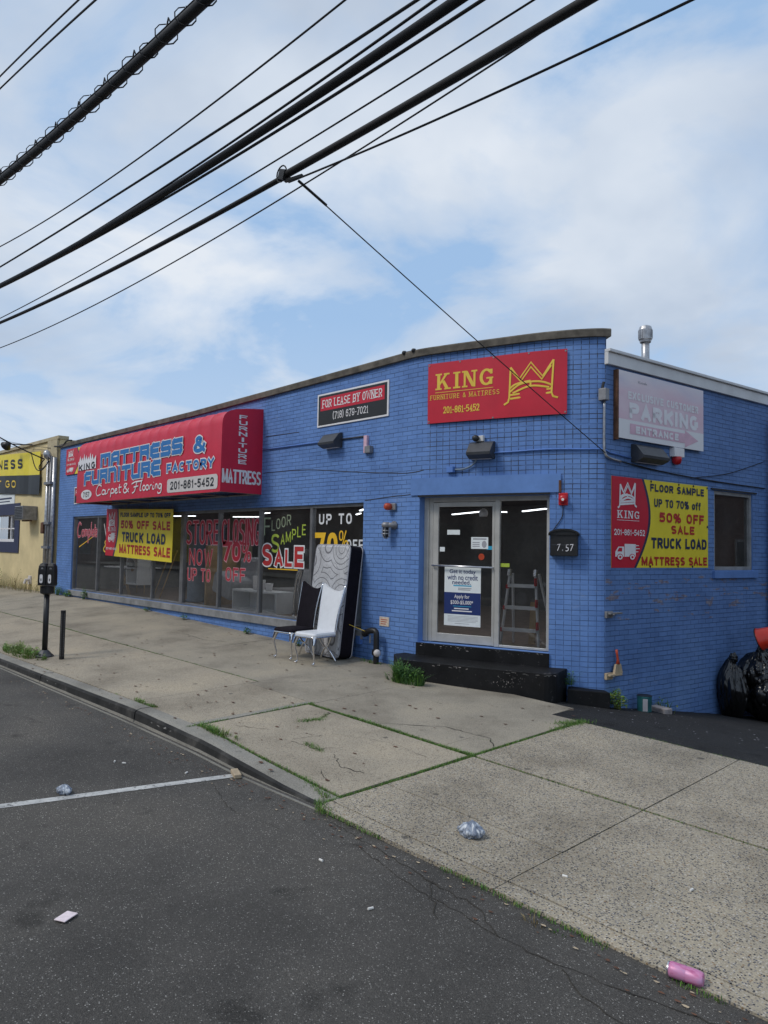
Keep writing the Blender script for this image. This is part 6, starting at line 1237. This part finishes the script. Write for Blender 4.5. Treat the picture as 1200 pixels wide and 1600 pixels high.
# ================================================================== OVERHEAD CABLES
def fit(pts): # quadratic through the spread of points, in double precision
    xm = sum(p[0] for p in pts) / len(pts); S = [sum((p[0] - xm) ** k for p in pts) for k in range(5)]; T = [sum(p[1] * (p[0] - xm) ** k for p in pts) for k in range(3)]
    A = [[S[0], S[1], S[2], T[0]], [S[1], S[2], S[3], T[1]], [S[2], S[3], S[4], T[2]]]
    for i in range(3):
        p = A[i][i]; A[i] = [v / p for v in A[i]]
        for k in range(3):
            if k != i: f_ = A[k][i]; A[k] = [a - f_ * b for a, b in zip(A[k], A[i])]
    a, b, c = A[0][3], A[1][3], A[2][3]; return (a - b * xm + c * xm * xm, b - 2 * c * xm, c)
def cable(name, label, pts, Y, r, x0, x1, mat='rubber', n=6):
    c = fit(pts); P = [(x0 + (x1 - x0) * i / 60, Y, 0) for i in range(61)]; P = [(x, y, c[0] + c[1] * x + c[2] * x * x) for x, y, _ in P]; mb = MB(); mb.tube(P, r, n); return tag(mb.build(name, mat, smooth=True), label, 'cable', 'overhead street cables'), P
G2 = [(-8.3, 6.65), (-7.13, 6.47), (-6.16, 6.31)]
for dy, dz, lab in ((0, 0, 'upper of the thin wires crossing the top left corner of the sky'), (.05, -.06, 'middle of the thin wires crossing the top left corner of the sky'), (.0, -.14, 'lowest of the thin wires crossing the top left corner of the sky')): cable('overhead_cable', lab, [(a, b + dz) for a, b in G2], 2.2 + dy, .008, -16, -2.5)
tb, P = cable('overhead_cable', 'thick lashed cable bundle with wire loops nearest the top left corner', [(-10.36, 6.48), (-8.49, 6.29), (-7.01, 6.17), (-5.99, 6.12), (-5.13, 6.06)], 2.8, .046, -22, -1.5, n=10)
c = fit([(-10.36, 6.48), (-8.49, 6.29), (-7.01, 6.17), (-5.99, 6.12), (-5.13, 6.06)]); mb = MB(); zc = lambda x: c[0] + c[1] * x + c[2] * x * x
mb.tube([(x, 2.8, zc(x) + .085) for x in [-22 + .4 * i for i in range(52)]], .01, 5)
x = -14.0; k = 0
while x < -2:
    rr_ = .075 + .01 * math.sin(k * 2.3); mb.tube([(x + .05 * math.sin(a * .6), 2.8 + rr_ * math.sin(a * .6283), zc(x) + .02 + (rr_ + .012) * math.cos(a * .6283)) for a in range(11)], .006, 4, cap=False)
    if k % 2: mb.tube([(x, 2.8, zc(x) + .085), (x + .03, 2.8, zc(x) + .15), (x + .06, 2.8, zc(x) + .1)], .008, 4)
    x += .33; k += 1
mb.build('lashing_wire', 'rubber', tb)
cable('overhead_cable', 'thin wire just right of the lashed bundle', [(-10.96, 5.83), (-5.63, 5.4), (-3.62, 5.36)], 3.0, .008, -22, 1)
cable('overhead_cable', 'medium single cable left of the heavy black cable', [(-12.01, 5.91), (-6.17, 5.49), (-3.23, 5.32)], 3.3, .013, -24, 1)
c5 = [(-12.69, 5.84), (-6.53, 5.41), (-3.76, 5.36), (-3.04, 5.32)]
cable('overhead_cable', 'heaviest black cable through the middle of the sky', c5, 3.5, .038, -24, 1, n=10)
cable('overhead_cable', 'thin wire riding on top of the heaviest cable', [(a, b + .065 + .012 * (a + 7)) for a, b in c5], 3.5, .012, -24, 1); cable('overhead_cable', 'second thin wire hugging the underside of the heaviest cable', [(a, b - .05 - .01 * (a + 7)) for a, b in c5], 3.52, .014, -24, 1)
cable('overhead_cable', 'thin wire between the heavy cable and the clamped cable', [(-13.34, 5.5), (-6.88, 5.24), (-3.97, 5.19), (-2.62, 5.2)], 3.7, .008, -24, 1)
c7 = [(-14.05, 5.62), (-8.49, 5.29), (-5.57, 5.19), (-4.18, 5.15), (-2.34, 5.16)]
cable('overhead_cable', 'black cable carrying the ring clamp and the shop wire', c7, 3.9, .025, -24, -5.5, n=8); cable('overhead_cable', 'thicker run of the clamped cable beyond the ring clamp', [(a, b + .012) for a, b in c7], 3.9, .034, -5.55, 1, n=8)
cable('overhead_cable', 'lowest thin wire crossing below the clamped cable', [(-14.7, 5.33), (-7.59, 5.15), (-5.53, 5.15), (-4.39, 5.2), (-2.81, 5.32)], 4.1, .008, -24, 1)
t = thing('cable_clamp', 'ring clamp and coil where the shop wire leaves the street cable', 'clamp', (-5.52, 3.9, 5.2)); mb = MB(); mb.tube([(-5.54 + .075 * math.cos(a * .39), 3.88, 5.215 + .075 * math.sin(a * .39)) for a in range(17)], .007, 5, cap=False); mb.build('ring', 'rubber', t); mb = MB(); mb.box((-5.52, 3.9, 5.2), (.09, .08, .09), Matrix.Rotation(.4, 3, 'Y')); mb.tube([(-5.5, 3.9, 5.14), (-5.25, 3.9, 5.1)], .018, 6); mb.build('clamp', 'black_plastic', t)
def drop(label, A, B, sag, r, n=30):
    A, B = Vector(A), Vector(B); P = [A.lerp(B, i / n) - Vector((0, 0, sag * 4 * (i / n) * (1 - i / n))) for i in range(n + 1)]; mb = MB(); mb.tube(P, r, 6); return tag(mb.build('service_wire', 'rubber', smooth=True), label, 'wire', 'service wires')
drop('thin service wire sloping from the ring clamp down to the shop corner', (-5.33, 3.92, 5.09), FAC(UE - .02, 3.15, .04), .02, .006)
mb = MB(); mb.tube([(-5.33, 3.92, 5.09), (-5.325, 4.25, 4.97)], .013, 6); tag(mb.build('wire_grip', 'rubber'), 'dark wedge grip at the top of the sloping shop wire', 'clamp')
drop('service wire rising from the ring clamp towards the upper right', (-5.45, 3.9, 5.11), (1.2, 3.9, 4.75), .10, .009)
drop('dark service cable sloping down to the riser pipes', (-25.6, 4.6, 6.75), (-23.95, 8.1, 4.35), .22, .022); drop('upper faint wire behind the cream parapet', (-34, 8.0, 6.4), (-24.2, 8.35, 4.75), .1, .007); drop('lower faint wire behind the cream parapet', (-34, 8.05, 6.1), (-24.2, 8.4, 4.68), .1, .006)
t = MB(); t.tube(curve2([(-23.95, 8.1, 4.35), (-24.05, 7.98, 4.12), (-23.85, 7.98, 3.98), (-23.7, 8.1, 4.2), (-23.85, 8.2, 4.5)], 6), .016, 6); t.tube(curve2([(-24.6, 7.9, 4.6), (-24.3, 7.95, 4.1), (-23.95, 8.0, 4.0), (-23.8, 8.2, 4.3)], 6), .016, 6); tag(t.build('drip_loop', 'rubber', smooth=True), 'black cable loops hanging at the riser head', 'cable')
mb = MB(); mb.tube(curve2([(-23.7, 8.3, 4.75), (-23.2, 8.36, 4.72), (-22.8, 8.33, 4.84), (-22.4, 8.33, 4.82)], 5), .025, 6); tag(mb.build('roof_cable', 'rubber', smooth=True), 'black cable bridging the gap between the two roofs', 'cable')
conduit(curve2([SIDE(2.1, 2.95, .03), SIDE(3.2, 3.1, .03), SIDE(4.4, 3.4, .03)], 6), .007, 'thin cable rising to the right above the side window', 'rubber', 5)

# ================================================================== RUBBISH AND SMALL THINGS
def blob(name, c, rad, seed, mat, parent=None, amp=.18, freq=2.2, flat=.0, sub_=5, crease=.05, taper=0.0, folds=7):
    bm = bmesh.new(); bmesh.ops.create_icosphere(bm, subdivisions=sub_, radius=1.0)
    for v in bm.verts:
        d = v.co.normalized(); s = Vector((seed * 3.1, seed * 1.7, seed)); n = noise.noise(d * freq + s) * amp
        an = math.atan2(d.y, d.x); w = 1 - abs(d.z) ** 4 * .5
        # folds that run down from the knot
        q = Vector((math.cos(an) * folds * .45, math.sin(an) * folds * .45, d.z * .9)) + s * 2; r1 = abs(noise.noise(q)); r2 = abs(noise.noise(q * 2.1 + s))
        n -= crease * (1 - min(1, r1 * 3.5)) * w + crease * .45 * (1 - min(1, r2 * 4)) * w
        r3 = abs(noise.noise(d * 3.0 + s * 3)); n -= crease * .25 * (1 - min(1, r3 * 4))
        p = d * (1 + n); k = 1 - taper * max(0, p.z) ** 1.3; p = Vector((p.x * rad[0] * k, p.y * rad[1] * k, p.z * rad[2]))
        lo = -rad[2] * (1 - flat)
        if p.z < lo: p.z = lo + (p.z - lo) * .1
        v.co = Vector(c) + p
    me = bpy.data.meshes.new(name); bm.to_mesh(me); bm.free(); me.materials.append(M[mat])
    for p in me.polygons: p.use_smooth = True
    o = bpy.data.objects.new(name, me); col.objects.link(o)
    if parent: o.parent = parent; o.matrix_parent_inverse = parent.matrix_world.inverted()
    return o
def trash(label, base, rad, seed, knot=True, taper=.5):
    base = Vector(base); t = thing('trash_bag', label, 'trash bag', base, 'black trash bags piled by the side wall'); blob('bag', base + Vector((0, 0, rad[2] * .93)), rad, seed, 'bag_black', t, .22, 1.3, .08, 6, .09, taper)
    if knot: blob('knot', base + Vector((.02, 0, rad[2] * 1.98)), (.07, .07, .09), seed + 3, 'bag_black', t, .4, 2.5, 0, 4, .2)
    return t
def LZ(s, d): p = SIDE(s, 0, d); return Vector((p.x, p.y, zlot(p.x, p.y)))
trash('tall slim black trash bag leaning on the wall at the left of the pile', LZ(2.93, .23), (.24, .20, .47), 2, True, .30)
trash('largest black trash bag bulging at the bottom of the pile', LZ(3.55, .62), (.55, .50, .43), 5, False, .15)
trash('black trash bag on the wall side behind the big one', LZ(4.1, .30), (.46, .28, .62), 9, True, .3)
trash('knotted black trash bag lying on top of the big one', LZ(3.42, .42) + Vector((0, 0, .50)), (.36, .34, .31), 14, True, .25)
trash('black trash bag in front at the frame edge', LZ(4.0, 1.15), (.55, .46, .36), 12, False, .2)
bb = SIDE(3.25, .40, .50); ba = Vector((.93, .12, .34)).normalized(); bk = thing('red_bucket', 'red and orange plastic bucket lying on the trash bags', 'bucket', bb); mb = MB(); mb.lathe([(.165, .0), (.18, .0), (.18, .025), (.17, .03), (.13, .42), (.10, .43)], bb, 28, ba); mb.build('bucket', 'bucket_red', bk, smooth=True); mb = MB(); mb.lathe([(.150, .22), (.1525, .222), (.140, .34), (.137, .342)], bb, 28, ba); mb.build('band', 'bucket_orange', bk, smooth=True); mb = MB(); mb.lathe([(.181, -.004), (.186, -.004), (.186, .012), (.181, .012)], bb, 28, ba); mb.build('rim', 'black_plastic', bk)
# paint can, brick
c = LZ(.62, .2); t = thing('paint_can', 'dented teal paint can standing at the foot of the side wall', 'paint can', c); mb = MB(); mb.lathe([(.095, 0), (.1, .01), (.1, .2), (.105, .205), (.105, .22)], c, 24); mb.build('body', 'can_teal', t, smooth=False); mb = MB(); mb.lathe([(.085, .212), (.104, .213), (.104, .226), (.085, .222)], c, 24); mb.build('rim', 'black_metal', t); mb = MB(); mb.fbox(planar(c + Vector((.055, -.088, 0)), (.85, .53, 0), (0, 0, 1)), (-.03, .02, .035, .19), 0, .004); mb.build('label', 'faded_grey', t)
mb = MB(); c = LZ(.98, .22); mb.box(c + Vector((0, 0, .035)), (.3, .16, .09), Matrix.Rotation(R(-18), 3, 'Z')); tag(mb.build('paver_brick', 'concrete_block', bevel=.015), 'loose grey brick lying between paint can and weeds', 'brick')
# litter
def crumple(name, c, rad, seed, mat, label, cat): return tag(blob(name, c, rad, seed, mat, None, .25, 1.6, .35, 5, .2, .55, 8), label, cat)
crumple('plastic_bag', (-3.55, 4.33, zs(-3.55, 4.36) + .04), (.115, .085, .07), 4, 'bag_clear', 'crumpled clear plastic bag on the driveway slabs', 'plastic bag')
crumple('plastic_bag', (-6.47, 2.46, zr(-6.47, 2.46) + .03), (.10, .06, .045), 8, 'bag_clear', 'crumpled clear plastic bag beside the white parking line', 'plastic bag'); 
t = thing('soda_can', 'pink drink can lying on its side at the road edge', 'can', (-1.72, 3.79, zr(-1.72, 3.79))); A, B = Vector((-1.80, 3.805, zr(-1.80, 3.805) + .044)), Vector((-1.63, 3.84, zr(-1.63, 3.84) + .044)); ax = (B - A).normalized(); L = (B - A).length
mb = MB(); mb.lathe([(.030, .005), (.037, .012), (.039, .026), (.039, L * .5), (.0372, L * .52), (.0388, L * .55), (.039, L - .026), (.034, L - .005), (.028, L)], A, 28, ax); mb.build('can_body', 'can_pink', t, smooth=True); mb = MB(); mb.lathe([(.031, .0), (.034, .0), (.034, .007), (.030, .007)], A, 28, ax); mb.lathe([(.030, .003), (.030, .006)], A, 28, ax); mb.build('can_lid', 'steel_bright', t); mb = MB(); mb.box(A - ax * .001, (.004, .012, .022), ax.to_track_quat('X', 'Z').to_matrix()); mb.build('ring_pull', 'galvanised', t)
mb = MB(); c = Vector((-4.27, 1.66, zr(-4.27, 1.66) + .012)); mb.box(c, (.075, .105, .007), Matrix.Rotation(R(28), 3, 'Z')); plain('pack_pink', (0.78, 0.66, 0.68), .5, var=.15, scale=30); tag(mb.build('cigarette_pack', 'pack_pink', bevel=.003), 'flattened pale pink cigarette pack lying on the asphalt', 'litter')
for i, (x, y, lab) in enumerate(((-3.99, 3.25, 'white cigarette butt on the asphalt below the apron corner'), (-3.28, 3.05, 'white cigarette butt further along the asphalt near the crack'), (-7.05, 3.15, 'white paper scrap left on the asphalt near the kerb'), (-6.95, 3.22, 'second paper scrap beside the first near the kerb'), (-6.35, 3.55, 'crumpled paper scrap where the line meets the kerb'), (-2.75, 4.3, 'white butt on the slab joint of the driveway'), (-2.1, 4.75, 'small white butt on the far driveway slab'))):
    mb = MB(); z = (zr if y < 3.8 else zs)(x, y) + .008; an = i * 1.3; mb.tube([(x, y, z), (x + .035 * math.cos(an), y + .035 * math.sin(an), z)], .008, 6); tag(mb.build('cigarette_butt', 'butt_white'), lab, 'litter', 'small litter')
mb = MB(); c = Vector((-6.0, 3.86, zr(-6.0, 3.86) + .025)); mb.box(c, (.2, .07, .04), Matrix.Rotation(R(-22), 3, 'Z')); tag(mb.build('wood_scrap', 'tan_dust', bevel=.008), 'brown wood scrap against the kerb at the end of the line', 'litter')
def leaf_lit(x, y, sc_): return [(x + sc_ * a, y + sc_ * b, zs(x, y) + .006 + .01 * abs(a)) for a, b in ((-1, 0), (-.3, -.5), (1, 0), (-.2, .55))]
# dark specks: gum and leaves, nobody could count them
mb = MB()
for i in range(170):
    x = rnd.uniform(-14, -4.9); y = rnd.uniform(4.0, 8.2); s = rnd.uniform(.008, .03); a = rnd.uniform(0, 6.3); mb.poly([(x + s * math.cos(a + k) * (1 + .5 * (k % 2)), y + s * .6 * math.sin(a + k), zs(x, y) + .007) for k in range(6)])
for i in range(260):
    x = rnd.uniform(-12, -.8); y = 3.86 - abs(rnd.gauss(0, .10)) - (.10 if x > -4.7 else 0.06); s = rnd.uniform(.004, .016); a = rnd.uniform(0, 6.3); mb.poly([(x + s * math.cos(a + k) * (1 + .6 * (k % 2)), y + s * .6 * math.sin(a + k), zr(x, y) + .009) for k in range(6)], rnd.choice((0, 0, 2)))
for i in range(90):
    x = rnd.uniform(-5.4, -2.5); y = rnd.uniform(8.2, 10.5); s = rnd.uniform(.004, .015); mb.poly([(x + s * math.cos(k), y + s * .6 * math.sin(k), zlot(x, y) + .007) for k in range(6)], 1)
stuff(mb.build('ground_litter', ['rust_brown', 'faded_grey', 'tan_dust']))['label'] = 'dark leaf bits and pebbles scattered over the pavement'

# ================================================================== GRASS AND WEEDS
def blade(mb, x, y, z, h, lean, w, mi=0, an=None):
    an = rnd.uniform(0, 6.283) if an is None else an; dx, dy = math.cos(an), math.sin(an); px, py = -dy * w / 2, dx * w / 2
    m = Vector((x + dx * lean * .35, y + dy * lean * .35, z + h * .6)); t = Vector((x + dx * lean, y + dy * lean, z + h))
    mb.add([(x - px, y - py, z), (x + px, y + py, z), (m.x + px * .8, m.y + py * .8, m.z), (m.x - px * .8, m.y - py * .8, m.z), t], [(0, 1, 2, 3), (3, 2, 4)], mi)
mb = MB()
def seam(p, q, n, h, wid, dens=.45, seed=0):
    for i in range(n):
        t = rnd.random(); x = p[0] + (q[0] - p[0]) * t; y = p[1] + (q[1] - p[1]) * t
        v = noise.noise(Vector((x * 1.8 + seed, y * 1.8, 0))) * .5 + .5
        if v < 1 - dens - .1: continue
        x += rnd.gauss(0, wid); y += rnd.gauss(0, wid); hh = h * rnd.uniform(.35, 1) * (.4 + v); blade(mb, x, y, zs(x, y) - .012, hh + .008, hh * .8, .005, rnd.choice((0, 0, 0, 1, 2)))
seam((-24, yj), (-8.85, yj), 3000, .022, .008, .75); seam((-7.38, 5.80), (-4.75, 5.80), 3200, .026, .02, .9); seam((-7.38, 4.1), (-7.38, 5.86), 700, .035, .012, .6); seam((-7.36, 4.27), (-6.9, 4.25), 320, .07, .03, .9); seam((-4.75, 3.9), (-4.75, 7.8), 2600, .022, .014, .8)
seam((-7.38, 5.86), (-4.75, 5.8), 300, .03, .02); seam((-4.75, 5.8), (-1, 5.8), 1000, .012, .008, .6); seam((-7.4, 4.25), (-4.75, 4.06), 1300, .035, .016, .66); seam((-12.4, 4.2), (-7.6, 4.22), 500, .025, .01, .3, 4); seam((-8.9, 4.21), (-8.4, 4.22), 240, .035, .02, .9)
seam((-6.9, 5.72), (-6.72, 5.45), 300, .03, .025, .9); seam((-6.72, 5.45), (-6.8, 5.2), 400, .035, .03, 1); seam((-6.1, 4.75), (-5.8, 4.72), 240, .04, .025, .9); seam((-5.3, 4.12), (-4.8, 4.0), 300, .03, .025, .9); seam((-4.8, 3.9), (-4.6, 3.76), 240, .03, .03, 1)
seam((-4.7, 3.79), (-1.0, 3.79), 1100, .022, .014, .38, 2); seam((-4.85, 7.5), (-4.7, 7.85), 900, .035, .05, 1); seam((-4.75, 7.2), (-4.75, 7.7), 500, .03, .03, 1); seam((-4.6, 7.8), (-1.5, 7.8), 700, .012, .014, .6); seam((-6.3, 5.9), (-4.9, 6.35), 220, .012, .008, .8); seam((-7.3, 5.75), (-7.2, 5.75), 1, .02, .01)
stuff(mb.build('joint_grass', ['grass_green', 'grass_yellow', 'weed_dark']))['label'] = 'short grass and moss growing in the slab joints'
def clump(label, c, rx, ry, n, h, mats, name='weed_clump', zf_=zs, leafy=False, cat='weeds', w=.007):
    mb = MB(); t = thing(name, label, cat, (c[0], c[1], zf_(*c)), 'weeds at the walls and kerb')
    for i in range(n):
        a = rnd.uniform(0, 6.283); r = math.sqrt(rnd.random()); x = c[0] + rx * r * math.cos(a); y = c[1] + ry * r * math.sin(a); hh = h * rnd.uniform(.3, 1.1) * (1.1 - .6 * r); z = zf_(x, y); nv = noise.noise(Vector((x * 5.5 + n, y * 7, 0)))
        if not leafy:
            if nv < -.12 or (nv < .08 and rnd.random() < .6): continue
            hh *= .7 + 1.3 * max(0, nv)
        if not leafy and h > .15 and rnd.random() < .3: leafy_now = True
        else: leafy_now = leafy
        if not leafy_now: blade(mb, x, y, z, hh, hh * rnd.uniform(.3, 1.1), w * rnd.uniform(.6, 1.4), rnd.randrange(len(mats)), a + rnd.uniform(-1, 1))
        else:
            zz = z + hh; s = rnd.uniform(.012, .032); aa = rnd.uniform(0, 6.283); tl = rnd.uniform(-.5, .7); d1 = Vector((math.cos(aa), math.sin(aa), tl)) * s; d2 = Vector((-math.sin(aa), math.cos(aa), rnd.uniform(-.3, .3))) * s * .55; p = Vector((x, y, zz))
            mb.quad(p - d1, p - d2, p + d1, p + d2, rnd.randrange(len(mats)))
            if i % 4 == 0: blade(mb, c[0] + (x - c[0]) * .4, c[1] + (y - c[1]) * .4, z, hh, .02, .006, 0)
    mb.build('foliage', mats, t); return t
clump('bushy dark green weed at the left end of the black step', (-7.55, 7.66), .36, .14, 3000, .33, ['weed_dark', 'weed_dark', 'grass_green'], w=.012); clump('low weeds along the wall base by the standpipe', (-8.95, 8.25), .3, .07, 160, .10, ['weed_dark', 'grass_green'])
clump('bright grass patch between meter and kerb', (-13.7, 4.42), .95, .20, 2600, .17, ['grass_green', 'grass_yellow']); clump('thin weeds at the kerb joint below the cracked slab', (-6.9, 4.25), .3, .08, 260, .10, ['grass_yellow', 'grass_green']); clump('grass tuft in the kerb back joint past the sign post', (-8.7, 4.24), .35, .05, 220, .06, ['grass_green', 'grass_yellow'])
LZ2 = lambda x, y: zlot(x, y)
p = LZ(.12, .12); clump('light green leafy weed at the corner of the side wall', (p.x, p.y), .13, .12, 340, .30, ['grass_yellow', 'grass_green'], zf_=LZ2, leafy=True)
p = LZ(1.25, .14); clump('spiky green weed beside the loose brick', (p.x, p.y), .17, .14, 300, .30, ['weed_dark', 'grass_yellow'], zf_=LZ2, w=.011)
p = FAC(-5.62, 0, .1); clump('small fern in the gap behind the rounded step end', (p.x, p.y), .06, .06, 60, .22, ['weed_dark'], zf_=lambda x, y: -.1)
for i, (x, n, h, lab) in enumerate(((-22.9, 260, .32, 'leafy weeds at the far left foot of the blue wall'), (-22.2, 220, .2, 'low leafy weeds under the first window'), (-20.9, 150, .35, 'single tall weed against the window sill'), (-15.2, 60, .12, 'tiny weed at the wall foot under the store closing pane'), (-12.6, 90, .14, 'tiny weed at the wall foot under the closing pane right edge'), (-10.9, 90, .12, 'small weed at the wall foot behind the black chair'), (-17.0, 60, .1, 'small weed at the wall foot under the hanging banner'))): clump(lab, (x, 8.28), .28 if i < 2 else .1, .08, n, h, ['weed_dark', 'grass_green'], leafy=True)
clump('dry brown grasses at the foot of the cream wall', (-26.3, 8.2), 2.2, .22, 900, .55, ['dry_weed', 'dry_weed', 'grass_yellow']); clump('green shrub at the left edge by the cream wall', (-28.6, 8.0), .9, .3, 900, 1.0, ['weed_dark', 'grass_green', 'dry_weed'], 'shrub', leafy=True, cat='shrub')
clump('pale dry tuft beside the apron edge in the road gutter', (-2.55, 3.72), .09, .05, 60, .06, ['dry_weed'], zf_=zr); clump('green tuft in the gutter below the driveway apron', (-2.4, 3.74), .12, .04, 160, .04, ['weed_dark', 'grass_green'], zf_=zr)
